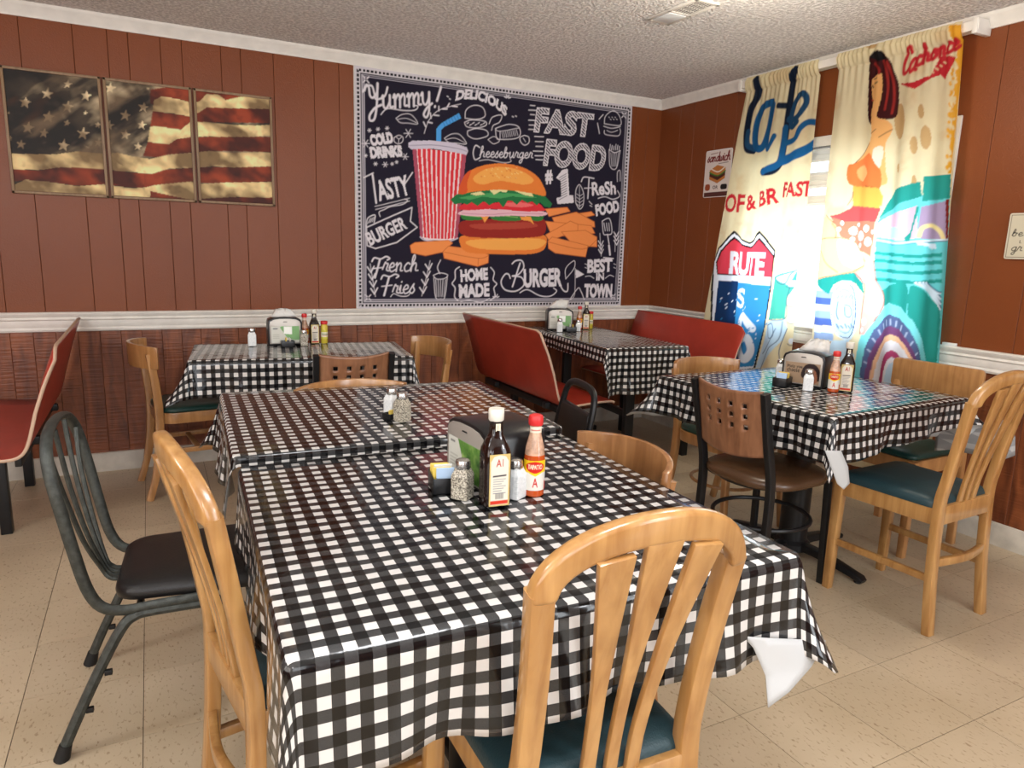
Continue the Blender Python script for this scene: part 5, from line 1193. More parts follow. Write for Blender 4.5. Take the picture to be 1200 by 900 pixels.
for ops in ART.values():
    for o in ops:
        if o[0] == 't': keys.add((o[2], o[6]))
        if o[0] == 'h': keys.add((o[1], .055)); keys.add((o[1], .015))
for t_ in ('A', 'A1', 'TAPATIO', 'HOT SAUCE', 'SANDWICH', 'FRESH & TASTY', 'Help you', 'choose', 'L', 'BURGER', 'OR'): keys.add((t_, .02))
prep_text(keys)

# ================================================================== THE ROOM
T = .3048; TX0 = -.3963 - 5 * T; TY0 = 2.4988 - 7 * T          # tile grid as laid in the photo
b = MB(); b.box(XL, R + .1, YF, D + .1, -.06, -.0025)
floor = struct('floor', b, 'joint', smooth=False)
b = MB(); b.box(-T / 2 + .0010, T / 2 - .0010, -T / 2 + .0010, T / 2 - .0010, -.004, 0)
tile_me = None
NTX = int((R - TX0) / T) + 1; NTY = int((D - TY0) / T) + 1
for i in range(NTX):
    for j in range(NTY):
        cx, cy = TX0 + (i + .5) * T, TY0 + (j + .5) * T
        if cx - T / 2 > R or cy - T / 2 > D: continue
        if tile_me is None: o = b.build('tile', 'tile', floor, smooth=False); tile_me = o.data
        else: o = link(bpy.data.objects.new('tile', tile_me), floor)
        x0, x1 = cx - T / 2, min(cx + T / 2, R); y0, y1 = cy - T / 2, min(cy + T / 2, D)
        o.location = ((x0 + x1) / 2, (y0 + y1) / 2, 0); o.scale = ((x1 - x0) / T, (y1 - y0) / T, 1)
b = MB()
b.box(XL, TX0 - .001, YF, D, -.003, 0); b.box(TX0, R, YF, TY0 - .001, -.003, 0); b.build('floor_covering', 'tile', floor, smooth=False)
b = MB(); b.box(XL, R + .1, YF, D + .1, H, H + .06); ceiling = struct('ceiling', b, 'ceiling', smooth=False)
WY0, WY1, WZ0, WZ1 = 2.19, 3.46, .84, 1.93                       # window opening in the right wall
b = MB(); b.box(XL - .1, R, D + .004, D + .12, 0, H); wall_back = struct('wall_back', b, 'groove', smooth=False)
b = MB(); x = R + .004
b.box(x, x + .12, YF, WY0, 0, H); b.box(x, x + .12, WY1, D + .1, 0, H); b.box(x, x + .12, WY0, WY1, 0, WZ0); b.box(x, x + .12, WY0, WY1, WZ1, H)
wall_right = struct('wall_right', b, 'groove', smooth=False)
b = MB(); b.box(XL - .12, XL, YF, D, 0, H); struct('wall_left', b, 'wall', smooth=False)
b = MB(); b.box(XL - .1, R + .1, YF - .12, YF, 0, H); struct('wall_front', b, 'wall', smooth=False)
# panel boards, irregular like the photo's grooved panelling; wainscot boards ten centimetres wide
def boards(cuts, lo, hi, z0, z1, m, wallo, side, name):
    pts = [lo] + [c for c in cuts if lo + .02 < c < hi - .02] + [hi]
    for a, c in zip(pts[:-1], pts[1:]):
        segs = [(z0, z1)]
        if side == 'x' and c > WY0 and a < WY1:
            segs = [(z0, min(z1, WZ0)), (max(z0, WZ1), z1)] if (a >= WY0 - .001 and c <= WY1 + .001) else segs
        for s0, s1 in segs:
            if s1 - s0 < .01: continue
            b = MB(); h = (c - a) / 2 - (.0007 if name[0] == 'w' else .0010); zc = (s0 + s1) / 2; hz = (s1 - s0) / 2
            if side == 'y': b.box(-h, h, -.004, .004, -hz, hz); l = ((a + c) / 2, D, zc)
            else: b.box(-.004, .004, -h, h, -hz, hz); l = (R, (a + c) / 2, zc)
            b.build(name, m, wallo, bevel=.0012, seg=1, smooth=False, loc=l)
seq = [.225, .152, .094, .150, .103, .194, .102, .174, .225, .145, .11, .19, .13, .17]
cuts = [-.504]; k = 0
while cuts[-1] < R: cuts.append(cuts[-1] + seq[k % 14]); k += 1
k = 13
while cuts[0] > XL: cuts.insert(0, cuts[0] - seq[k % 14]); k -= 1
boards(cuts, XL, R, RAIL0, H, 'wall', wall_back, 'y', 'panel_board')
boards([-.67 + .101 * k for k in range(-24, 45)], XL, R, 0, RAIL0 + .02, 'wainscot', wall_back, 'y', 'wainscot_board')
boards([.2, .38, .49, .70, .93, 1.14, 1.30, 1.53, 1.755, 1.99, WY0, 2.42, 2.62, 2.85, 3.05, 3.26, WY1, 3.62, 3.80, 4.02, 4.17], -.2, D, RAIL0, H, 'wall', wall_right, 'x', 'panel_board')
boards(sorted(D - .101 * k for k in range(1, 46)), -.2, D, 0, RAIL0 + .02, 'wainscot', wall_right, 'x', 'wainscot_board')
b = MB(); b.box(R - .003, R + .003, YF, -.2, 0, H); b.build('wall_panelling', 'wall', wall_right, smooth=False)
# mouldings
crown = [(0, 0), (0, -.062), (.010, -.062), (.014, -.050), (.024, -.040), (.030, -.026), (.040, -.018), (.046, -.008), (.050, 0)]
def mould(name, prof, z, m):
    b = MB(); n = len(prof)
    b.add([(XL, D - .004 - p, z + q) for p, q in prof] + [(R, D - .004 - p, z + q) for p, q in prof], [(i, i + 1, i + 1 + n, i + n) for i in range(n - 1)] + [tuple(range(n)), tuple(range(2 * n - 1, n - 1, -1))]); o1 = struct(name[0], b, m)
    b = MB()
    b.add([(R - .004 - p, YF, z + q) for p, q in prof] + [(R - .004 - p, D, z + q) for p, q in prof], [(i, i + 1, i + 1 + n, i + n) for i in range(n - 1)] + [tuple(range(n)), tuple(range(2 * n - 1, n - 1, -1))]); o2 = struct(name[1], b, m)
    return o1, o2
mould(('trim_1', 'trim_2'), crown, H, 'white_paint')
rail = [(0, 0), (.012, 0), (.017, .010), (.012, .022), (.018, .034), (.018, .058), (.026, .066), (.018, .076), (.030, .086), (.034, .098), (.028, .104), (0, .104)]
mould(('trim_3', 'trim_4'), rail, RAIL0, 'white_paint')
base = [(0, 0), (.013, 0), (.013, .092), (.009, .104), (0, .108)]
mould(('baseboard_back', 'baseboard_right'), base, 0, 'base_paint')
# window
b = MB()
for (y0, y1, z0, z1, d0, d1) in ((WY0 - .05, WY1 + .05, WZ1 - .005, WZ1 + .05, -.012, .0), (WY0 - .055, WY0 + .01, WZ0, WZ1 + .05, -.014, .0), (WY1 - .01, WY1 + .055, WZ0, WZ1 + .05, -.014, .0), (WY0 - .06, WY1 + .06, WZ0 - .03, WZ0 + .012, -.035, .05)):
    b.box(R + d0, R + d1, y0, y1, z0, z1)
window = struct('window_1', b, 'white_paint', bevel=.003)
b = MB()
for z0, z1, d in ((1.845, 1.93, .03), (1.70, 1.79, .045), (1.60, 1.66, .05), (.84, .90, .05)):
    b.box(R + d, R + d + .035, WY0, WY1, z0, z1)
    for q in range(3): b.box(R + d - .006, R + d, WY0, WY1, z0 + .01 + q * (z1 - z0) / 3, z0 + .018 + q * (z1 - z0) / 3)
b.box(R + .03, R + .09, WY0, WY0 + .05, .84, 1.93); b.box(R + .03, R + .09, WY1 - .05, WY1, .84, 1.93); b.box(R + .05, R + .08, 2.80, 2.835, .84, 1.60)
b.build('window_frame', 'alu', window, bevel=.002)
b = MB(); b.box(R + .062, R + .066, WY0 + .04, WY1 - .04, .88, 1.86)
gm, gnt, gb = newmat('window_glass'); ga = gnt.nodes.new('ShaderNodeBsdfTransparent'); gg = gnt.nodes.new('ShaderNodeBsdfGlossy'); gx = gnt.nodes.new('ShaderNodeMixShader')
gg.inputs['Roughness'].default_value = .02; gx.inputs[0].default_value = .06; gnt.links.new(ga.outputs[0], gx.inputs[1]); gnt.links.new(gg.outputs[0], gx.inputs[2]); gnt.links.new(gx.outputs[0], gnt.nodes['Material Output'].inputs['Surface']); M['wglass'] = gm
b.build('pane', 'wglass', window, smooth=False)

# ================================================================== CEILING VENT AND LAMP
v = empty('ceiling_vent', (2.262, 2.772, H), math.radians(2), 'white slotted air vent in the textured ceiling', 'vent')
b = MB(); w_, l_ = .072, .172
b.box(-w_, w_, -l_, -l_ + .022, -.010, 0); b.box(-w_, w_, l_ - .022, l_, -.010, 0); b.box(-w_, -w_ + .02, -l_, l_, -.010, 0); b.box(w_ - .02, w_, -l_, l_, -.010, 0); b.box(-w_, w_, .008, .024, -.010, 0)
b.build('frame', 'white_paint', v, bevel=.003)
b = MB(); b.box(-w_ + .01, w_ - .01, -l_ + .01, l_ - .01, -.0015, -.0003); b.build('duct_shade_backing', 'rubber', v, smooth=False)  # black sheet standing in for the shade behind the slats
for k in range(7):
    b = MB(); x = -.044 + k * .0146; b.box(x - .0028, x + .0028, -.151, .008, -.0085, -.0065); b.build('slat', 'white_paint', v, smooth=False)
for y in (-.110, -.070, -.030):
    b = MB(); b.box(-.052, .052, y - .0015, y + .0015, -.0066, -.0045); b.build('cross_bar', 'white_paint', v, smooth=False)
b = MB(); b.box(-.050, .050, .026, .148, -.012, -.003); tag(b.build('damper_plate', 'alu', v, bevel=.002), 'flat white plate closing one end')
lx, ly = 2.17, 2.14
lm = empty('ceiling_lamp', (lx, ly, H), 0, 'warm flush ceiling lamp with a brown finial, above the top edge', 'lamp')
gm, gnt, gb = newmat('lit_lamp_glass'); gb.inputs['Base Color'].default_value = (.9, .8, .6, 1); gb.inputs['Emission Color'].default_value = (1, .80, .50, 1); gb.inputs['Emission Strength'].default_value = 3.; M['lamp_glass'] = gm
b = MB(); b.lathe([(.135, 0), (.135, -.012), (.12, -.05), (.08, -.085), (.03, -.1), (.01, -.103)][::-1], 28); b.build('glass_bowl', 'lamp_glass', lm)
b = MB(); b.lathe([(.004, -.128), (.010, -.122), (.011, -.112), (.006, -.102)], 12); tag(b.build('finial', 'oak_dark', lm), 'brown finial')
pl = bpy.data.lights.new('lamp_bulb', 'POINT'); pl.energy = 22; pl.color = (1, .90, .76); pl.shadow_soft_size = .12
po = bpy.data.objects.new('lamp_bulb', pl); COL.objects.link(po); po.location = (lx, ly, H - .20)

# ================================================================== WALL PICTURES
def canvas_grid(cv, xa, xb, za, zb, px, fn):
    nx, nz = int((xb - xa) / px) + 1, int((zb - za) / px) + 1
    U, W_ = np.meshgrid(np.linspace(xa, xb, nx), np.linspace(za, zb, nz)); return fn(U, W_), cv.sample(U, W_)
# chalkboard tapestry
mx0, mx1, mz0, mz1 = 1.150, 3.178, .897, 2.338
cv = Canvas(mx0, mx1, mz0, mz1, .0036, PAL['bg'])
rs = np.random.RandomState(2)
def border(cv):
    X, Z = cv.X, cv.Z; d = np.minimum(np.minimum(X - mx0, mx1 - X), np.minimum(Z - mz0, mz1 - Z)); full = (slice(None), slice(None))
    cv.blend(full, (d < .034).astype(float), (.80, .78, .80))
    along = np.where(np.minimum(X - mx0, mx1 - X) < np.minimum(Z - mz0, mz1 - Z), Z, X)
    cv.blend(full, ((d > .013) & (d < .027) & ((along % .0245) < .016)).astype(float), (.07, .06, .09))
    cv.blend(full, ((d > .034) & (d < .041)).astype(float), (.10, .09, .13)); cv.blend(full, ((d > .041) & (d < .047)).astype(float), (.75, .73, .76))
    cv.blend(full, ((d > .053) & (d < .058)).astype(float), (.70, .68, .72))
border(cv); cv.run(ART['mural'])
for cx_, cz_ in ((mx0 + .07, mz0 + .07), (mx1 - .07, mz0 + .07), (mx0 + .07, mz1 - .07), (mx1 - .07, mz1 - .07), (2.12, mz0 + .065), (2.17, mz1 - .065)):
    for k in range(4):
        a_ = math.radians(45 + 90 * k) if abs(cx_ - 2.15) > .1 else math.radians(20 + 47 * k); cv.stroke(PAL['w'], .007, [(cx_ + .008 * math.cos(a_), cz_ + .008 * math.sin(a_)), (cx_ + .024 * math.cos(a_), cz_ + .024 * math.sin(a_))])
mt = empty('chalkboard_tapestry', ((mx0 + mx1) / 2, D - .012, mz0), 0, 'black tapestry with burger, striped cup and chalk lettering on back wall', 'tapestry')
ox, oz = (mx0 + mx1) / 2, mz0
def mf(U, W_): return np.stack([U - ox, -.002 - .0025 * (1 + np.sin(U * 9 + W_ * 2)) - .0015 * np.sin(W_ * 14 + U * 3), W_ - oz], -1)
Pm, cm = canvas_grid(cv, mx0, mx1, mz0, mz1, .0042, mf)
printed('printed_cloth', Pm, cm, 'print_fabric', mt)
b = MB(); b.box(mx0 - ox - .004, mx1 - ox + .004, .0005, .008, -.004, mz1 - oz + .004); b.build('backing', 'white_paint', mt, smooth=False)
# flag triptych
cv = Canvas(-.61, .69, 1.48, 2.12, .0036, (.20, .17, .13))
nzf = np.random.RandomState(4)
def fbm(X, Z, sc, seed, oc=4):
    r_ = np.random.RandomState(int(seed * 3)); o_ = np.zeros(X.shape); amp = 1.; sc = float(sc)
    for _ in range(oc):
        g_ = r_.rand(64, 64); x_ = (X * sc) % 63; z_ = (Z * sc) % 63; i_ = x_.astype(int); j_ = z_.astype(int); fx = x_ - i_; fz = z_ - j_; fx = fx * fx * (3 - 2 * fx); fz = fz * fz * (3 - 2 * fz)
        o_ += amp * ((g_[j_, i_] * (1 - fx) + g_[j_, i_ + 1] * fx) * (1 - fz) + (g_[j_ + 1, i_] * (1 - fx) + g_[j_ + 1, i_ + 1] * fx) * fz); amp *= .5; sc *= 2
    return o_ / 1.875
cant = fbm((cv.X * .8 + cv.Z * 1.0), (cv.Z * 1.2 - cv.X * .9) * 3.0, 3.2, 5)
cv.blend((slice(None), slice(None)), np.clip((cant - .47) * 3.6, 0, 1) * .9, (.70, .66, .56)); cv.blend((slice(None), slice(None)), np.clip((.42 - cant) * 4, 0, 1) * .8, (.11, .10, .09))
cv.run(ART['flag'])
gr = fbm(cv.X, cv.Z, 30, 8); dk = fbm((cv.X - cv.Z * .6), (cv.Z + cv.X * .55) * 1.5, 6.5, 9, 3); dk2 = fbm(cv.X - cv.Z * 1.2, (cv.Z + cv.X) * .4, 9, 12, 2)
ed = np.clip(np.minimum(cv.X + .60, .69 - cv.X) / .16, 0, 1) * np.clip(np.minimum(cv.Z - 1.49, 2.13 - cv.Z) / .05, 0, 1)
q_ = (np.clip((dk - .34) * 3.2, 0, 1) * (.35 + .65 * ed ** .5))[..., None]
cv.a *= (1 - .9 * np.clip(gr - .45, 0, 1))[..., None] * (np.array([.34, .25, .19]) * (1 - q_) + np.array([1.75, 1.55, 1.35]) * q_)
cv.a = np.clip(cv.a, 0, .80)
cv.blend((slice(None), slice(None)), np.clip((dk2 - .60) * 2.5, 0, .5), (.40, .22, .08))
fx_ = ((-.594, -.171), (-.160, .254), (.265, .671))
txts = ('framed canvas with the starred corner of the waving flag', 'framed canvas with few stars and stripes of the waving flag', 'framed canvas with only the stripes of the waving flag')
for k, (xa, xb) in enumerate(fx_):
    xc, zc, za, zb = (xa + xb) / 2, 1.80, 1.502, 2.103
    t_ = empty('framed_picture', (xc, D - .005, zc), 0, txts[k], 'picture', 'three flag canvases on the brown back wall')
    b = MB(); hw, hz, f_ = (xb - xa) / 2, .301, .013
    b.box(-hw, hw, -.022, 0, hz - f_, hz); b.box(-hw, hw, -.022, 0, -hz, -hz + f_); b.box(-hw, -hw + f_, -.022, 0, -hz, hz); b.box(hw - f_, hw, -.022, 0, -hz, hz)
    b.build('frame', 'frame_wood', t_, bevel=.002)
    Pm, cm = canvas_grid(cv, xa + f_ * .9, xb - f_ * .9, za + f_ * .9, zb - f_ * .9, .0038, lambda U, W_: np.stack([U - xc, U * 0 - .013, W_ - zc], -1))
    printed('canvas_print', Pm, cm, 'print_canvas', t_)
# small sandwich sign on the right wall
sg = empty('small_sign', (R - .006, 3.745, 1.84), 0, 'small white sandwich sign on the wall beside the cafe curtain', 'sign')
b = MB(); b.prism(rr(.125, .155, .014), 'x', -.003, 0); b.build('sign_plate', 'pkt_white', sg)
cv = Canvas(0, .25, 0, .31, .0022, (.86, .82, .80))
cv.poly((.35, .20, .18), [(.01, .0), (.24, .0), (.24, .035), (.01, .035)]); cv.script((.45, .10, .10), 'sandwich'.replace('w', 'w'), (.02, .235), (.235, .235), .030, .009, .2)
cv.poly((.72, .45, .22), [(.05, .12), (.13, .09), (.20, .12), (.20, .19), (.12, .21), (.05, .18)]); cv.poly((.30, .15, .12), [(.05, .14), (.13, .11), (.20, .14), (.20, .165), (.13, .135), (.05, .165)]); cv.stroke((.25, .5, .2), .008, [(.05, .165), (.13, .14), (.2, .168)]); cv.stroke((.9, .86, .8), .008, [(.06, .19), (.13, .165), (.19, .19)])
cv.stroke((.45, .1, .1), .004, [(.05, .285), (.12, .29)]); cv.stroke((.25, .2, .2), .004, [(.13, .218), (.22, .222)])
cv.poly((.60, .30, .18), [(.02, .05), (.06, .05), (.06, .085), (.02, .085)], 1); cv.poly((.12, .1, .1), [(.17, .05), (.22, .05), (.22, .08), (.17, .08)], 1); cv.text((.25, .12, .12), 'OR', (.09, .055), (.14, .055), .022, .02)
Pm, cm = canvas_grid(cv, .004, .246, .004, .306, .0028, lambda U, W_: np.stack([U * 0 - .0045, .125 - U, W_ - .155], -1))
printed('sign_print', Pm, cm, 'print_label', sg)
# framed script plaque at the right edge
sg = empty('script_plaque', (R - .008, 1.745, 1.42), 0, 'white plaque with black script lettering on the right wall', 'sign')
b = MB(); b.prism(rr(.105, .100, .008), 'x', -.010, 0); b.build('plaque_board', 'cap_white', sg)
cv = Canvas(0, .21, 0, .2, .0016, (.80, .77, .68))
for q in ([(.008, .008), (.202, .008), (.202, .192), (.008, .192), (.008, .008)],): cv.stroke((.35, .33, .3), .002, q, 0)
cv.script((.12, .1, .1), 'be', (.02, .10), (.065, .10), .016, .0035, .2) ; cv.text((.15, .13, .12), 'L', (.055, .07), (.065, .07), .013, .02); cv.script((.12, .1, .1), 'gr', (.025, .035), (.07, .035), .018, .0035, .2)
Pm, cm = canvas_grid(cv, .002, .208, .002, .198, .002, lambda U, W_: np.stack([U * 0 - .0105, .105 - U, W_ - .1], -1))
printed('plaque_print', Pm, cm, 'print_label', sg)
b = MB(); b.box(-.018, 0, -.032, .032, 0, .014); tag(b.build('sticky_note_strip', 'pkt_white', None, bevel=.001, loc=(R - .012, 2.03, RAIL1 + .0005)), 'small white strip lying on the rail under the curtain edge', 'strip')

# ================================================================== CURTAINS
def curtain(name, label, ops, top, bot, ztop, zbot, nfold, amp, seed, bg_, xoff, gap):
    yA, yB = top; yC, yD = bot                       # left and right edge at the top and at the bottom
    cv = Canvas(-max(yA, yC) - .05, -min(yB, yD) + .05, zbot - .01, ztop + .03, .0042, bg_)
    st = fbm(cv.X, cv.Z, 9, seed); cv.a *= (1 - .22 * np.clip(st - .4, 0, 1))[..., None]; cv.blend((slice(None), slice(None)), np.clip((st - .62) * 2.2, 0, .35), (.86, .70, .48))
    cv.run(ops)
    wcur, hcur = abs(yA - yB), ztop - zbot
    nx, nz = int(abs(yC - yD) / .0045), int(hcur / .0045)
    hcur += .028; U, V_ = np.meshgrid(np.linspace(0, 1, nx), np.linspace(0, 1, nz)); Z = zbot + V_ * hcur
    e = np.clip((ztop - Z) / .9, 0, 1)
    yl = yA + (yC - yA) * ((ztop - Z) / hcur) ** 1.0; yr = yB + (yD - yB) * ((ztop - Z) / hcur)
    Y = yl + (yr - yl) * U
    wv = np.sin(2 * PI * nfold * U + .9 * np.sin(2 * PI * U * 1.3 + seed) + .25 * np.sin(Z * 3 + seed)) + .35 * np.sin(2 * PI * nfold * 2.3 * U + seed * 2)
    fine = .6 * np.sin(2 * PI * 17 * U + seed + 2 * np.sin(U * 7)) * np.clip(1 - (ztop - Z) / .28, 0, 1)
    X = -amp * (.25 + .75 * e) * wv + .007 * fine
    hemz = np.clip(1 - (ztop - Z) / .05, 0, 1)
    hemz = np.clip(1 - np.abs(ztop - Z) / .05, 0, 1) ** .5
    X = X * (1 - .8 * hemz) - .030 * hemz + .004 * np.sin(2 * PI * 24 * U + 6 * np.sin(U * 9)) * hemz
    ox_, oy_, oz_ = R - .10 + xoff, (yA + yB) / 2, ztop
    root = empty(name, (ox_, oy_, oz_), 0, label, 'curtain', 'printed curtains over the window')
    printed('printed_panel', np.stack([X, Y - oy_, Z - oz_], -1), cv.sample(-Y, Z), 'print_curtain', root)
    return root
M['cream_cloth'] = mat('cream_curtain_cloth', lin((.88, .80, .56)), .85, bump=.15, bscale=120, var=.1)
curtain('cafe_curtain', 'cream cafe curtain with highway shield and coffee lettering', ART['curtain_left'], (3.44, 2.905), (3.74, 2.90), 2.345, .25, 2.6, .015, 1.0, (.93, .88, .72), 0, .1)
curtain('car_curtain', 'cream curtain with seated woman and teal car print', ART['curtain_right'], (2.785, 2.128), (2.755, 1.985), 2.345, .19, 3.1, .015, 2.3, (.92, .87, .72), 0, .1)
b = MB(); b.sweep([(0, 2.06, 0), (0, 3.52, 0)], rr(.004, .021, .003, 2), (1, 0, 0))
rod = empty('curtain_rod', (R - .104, 0, 2.345), 0, 'white flat curtain rod just under the crown moulding', 'curtain rod')
b.build('rod', 'white_paint', rod)
for y in (2.075, 3.5):
    b = MB(); b.box(-.008, .10, y - .012, y + .012, -.036, .030); b.build('end_bracket', 'white_paint', rod, bevel=.003)

# ================================================================== TABLES AND CLOTHS
def inset(c, d):
    m = sum((Vector(p) for p in c), Vector((0, 0))) / 4
    return [Vector(p) + (m - Vector(p)).normalized() * d * 1.41 for p in c]
def cloth(corners, z, drops, flare, cornerf, label, group=None, uvrot=0., seed=0, amp=.010, thick=True, nseg=46):
    """corners ccw seen from above starting at the near left one; drops: (start, end) of every side; cornerf: outward tilt of every corner fold"""
    cs = [Vector(p) for p in corners]; c0 = cs[0]; O = sum(cs, Vector((0, 0))) / 4
    ex = (cs[1] - cs[0]).normalized(); ey = Vector((-ex.y, ex.x))
    ring = []   # per column: (edge point, outward dir, uv point, uv outward dir, length, tilt, phase)
    for k in range(4):
        A, B = cs[k], cs[(k + 1) % 4]; t = (B - A).normalized(); nrm = Vector((t.y, -t.x)); d0, d1 = drops[k]
        Bn = cs[(k + 2) % 4]; t2 = (Bn - B).normalized(); n2 = Vector((t2.y, -t2.x)); L_ = (B - A).length
        r0 = .012
        for i in range(nseg + 1):
            s = i / nseg; p = A + t * (r0 + (L_ - 2 * r0) * s)
            ln = d0 + (d1 - d0) * s
            ease = min(1, s * 6, (1 - s) * 6)
            tilt = flare[k] + amp * 8 * ease * math.sin(s * 5.1 * PI * (L_ / .9) + seed + k * 1.7) + .4 * amp * 8 * ease * math.sin(s * 13 * PI * L_ + seed * 2 + k)
            tilt += cornerf[k] * .22 * max(0, 1 - s * 7) + cornerf[(k + 1) % 4] * .22 * max(0, 1 - (1 - s) * 7)
            ring.append((p, nrm, p, nrm, ln, tilt))
        dn = drops[(k + 1) % 4][0]; NC = 10; cen = B - t * r0 + t2 * r0
        for i in range(1, NC):
            th = PI / 2 * i / NC; dirn = (nrm * math.cos(th) + n2 * math.sin(th)).normalized()
            ln = min(d1 / max(math.cos(th), .05), dn / max(math.sin(th), .05))
            cf = cornerf[(k + 1) % 4]
            tilt = (flare[k] + (flare[(k + 1) % 4] - flare[k]) * i / NC) + cf * math.sin(2 * th) ** 1.2 + cf * .22 * (1 - math.sin(2 * th))
            ring.append((cen + dirn * r0, dirn, cen + dirn * r0, dirn, ln, tilt))
    N = len(ring); NR = 12; V = []; UV = []
    # grid on top
    NT = 14
    def uvw(p): d = p - c0; return (d.dot(ex) + .003, d.dot(ey) + .003)
    zt = z
    for j in range(NR + 1):
        f = j / NR
        for (p, dr, up, ud, ln, tilt) in ring:
            dist = ln * f; rr_ = .012
            if dist < rr_ * 1.2: a = dist / (rr_ * 1.2); out = rr_ * math.sin(a * PI / 2) * .6; dn_ = rr_ * (1 - math.cos(a * PI / 2))
            else:
                q = dist - rr_ * 1.2; tl = tilt * (.55 + .45 * f); out = rr_ * .6 + q * math.sin(tl); dn_ = rr_ + q * math.cos(tl)
            V.append((p.x + dr.x * out - O.x, p.y + dr.y * out - O.y, zt - dn_)); u = uvw(up + ud * dist); UV.append(u)
    F = []
    for j in range(NR):
        for k in range(N): F.append((j * N + k, (j + 1) * N + k, (j + 1) * N + (k + 1) % N, j * N + (k + 1) % N))
    # concentric rings over the top down to a small middle face
    base_ = len(V); KT = 8
    for j in range(1, KT):
        f = 1 - j / KT
        for (p, dr, up, ud, ln, tilt) in ring:
            q = O + (p - O) * f; V.append((q.x - O.x, q.y - O.y, zt + .0012 * math.sin(q.x * 31 + seed) * math.sin(q.y * 27 + seed * 2) * min(1, j / 2))); UV.append(uvw(q))
    prev = 0
    for j in range(1, KT):
        cur_ = base_ + (j - 1) * N
        for k in range(N): F.append((prev + k, prev + (k + 1) % N, cur_ + (k + 1) % N, cur_ + k))
        prev = cur_
    F.append(tuple(prev + k for k in range(N)))
    me = bpy.data.meshes.new('tablecloth'); me.from_pydata(V, [], F); ul = me.uv_layers.new(name='UVMap')
    li = np.zeros(len(me.loops), np.int32); me.loops.foreach_get('vertex_index', li); ul.data.foreach_set('uv', np.array(UV, np.float32)[li].reshape(-1))
    me.materials.append(M['gingham']); me.materials.append(M['backing']); me.shade_smooth()
    o = bpy.data.objects.new('tablecloth', me); o.location = (O.x, O.y, 0); link(o)
    md = o.modifiers.new('thickness', 'SOLIDIFY'); md.thickness = .0012; md.offset = -1; md.material_offset = 1; md.material_offset_rim = 0
    return tag(o, label, 'tablecloth', group)
def table(corners, z, label, base='pedestal', group=None):
    cs = inset(corners, .006); O = sum(cs, Vector((0, 0))) / 4; t = (cs[1] - cs[0]); rz = math.atan2(t.y, t.x)
    r = empty('dining_table', (O.x, O.y, 0), rz, label, 'table', group)
    loc = [Matrix.Rotation(-rz, 2) @ (c - O) for c in cs]
    b = MB(); b.prism([(c.x, c.y) for c in loc], 'z', z - .034, z - .0035); b.build('tabletop', 'oak_mid', r, bevel=.004)
    w_ = abs(loc[1].x); h_ = abs(loc[2].y)
    if base == 'pedestal':
        b = MB(); b.lathe([(.075, .03), (.075, .06), (.060, .075), (.060, z - .06), (.07, z - .05), (.12, z - .042), (.12, z - .034)], 24); b.build('column', 'black_metal', r)
        for k in range(4):
            a = k * PI / 2; b = MB()
            pts = [(.03, .052), (.12, .050), (.20, .044), (.29, .030), (.335, .022), (.350, .014)]
            b.sweep([(math.cos(a) * d, math.sin(a) * d, q) for d, q in pts], rr(.024, .014, .006, 2), (-math.sin(a), math.cos(a), 0), scales=[(1.1, 1.3), (1, 1.2), (.95, 1.1), (.85, .95), (.95, .8), (.7, .6)])
            b.lathe([(.014, 0), (.016, .004), (.012, .014), (.008, .02)], 10, (math.cos(a) * .325, math.sin(a) * .325, 0)); b.build('foot', 'black_metal', r)
    else:
        for sy in (-1, 1):
            yy = sy * (h_ - .16); b = MB()
            b.box(-.03, .03, yy - .02, yy + .02, .03, z - .034); b.box(-w_ * .8, w_ * .8, yy - .022, yy + .022, z - .07, z - .034); b.box(-.26, .26, yy - .025, yy + .025, .0, .035); b.build('trestle', 'black_metal', r, bevel=.004)
        b = MB(); b.box(-.015, .015, -h_ + .16, h_ - .16, .30, .34); b.build('crossbar', 'black_metal', r, bevel=.003)
    return r
TM = [(.130, .876), (1.052, .833), (1.074, 1.742), (.168, 1.762)]
T2 = [(.155, 1.792), (1.085, 1.762), (1.150, 2.515), (.196, 2.592)]
TF = [(.126, 3.436), (1.142, 3.283), (1.218, 3.83), (.185, 3.985)]
TB = [(2.285, 3.245), (2.842, 3.205), (2.880, 4.355), (2.330, 4.355)]
TR = [(2.069, 1.571), (2.934, 1.622), (2.902, 2.456), (2.010, 2.444)]
table(TM, .75, 'nearest table, its wood hidden under black and white checks', 'pedestal')
table(T2, .77, 'middle table butted behind the nearest table, slightly higher', 'pedestal')
table(TF, .755, 'small table against the flag wall beside the left bench', 'trestle')
table(TB, .755, 'narrow booth table between the two red benches under the tapestry', 'trestle')
table(TR, .755, 'square table by the curtains on a black cross-foot pedestal', 'pedestal')
clothM = cloth(TM, .752, [(.19, .188), (.17, .18), (.16, .15), (.17, .185)], [.04, .05, .02, .03], [.10, .34, .12, .10], 'checked vinyl cloth on the nearest table with a flared front corner', None, 0, 1, .012)
cloth(T2, .772, [(.030, .030), (.16, .19), (.17, .17), (.19, .17)], [.02, .05, .05, .08], [.20, .1, .4, .42], 'checked vinyl cloth on the middle table, folds flaring at its left end', None, 0, 2, .016)
cloth(TF, .757, [(.175, .165), (.16, .16), (.03, .03), (.12, .17)], [.03, .05, .02, .12], [.55, .25, .2, .2], 'checked vinyl cloth on the small table below the flag pictures', None, 0, 3, .008)
cloth(TB, .757, [(.272, .272), (.10, .10), (.05, .05), (.09, .09)], [.03, .06, .02, .06], [.30, .35, .1, .1], 'checked vinyl cloth hanging low at the end of the booth table', None, 0, 4, .010)
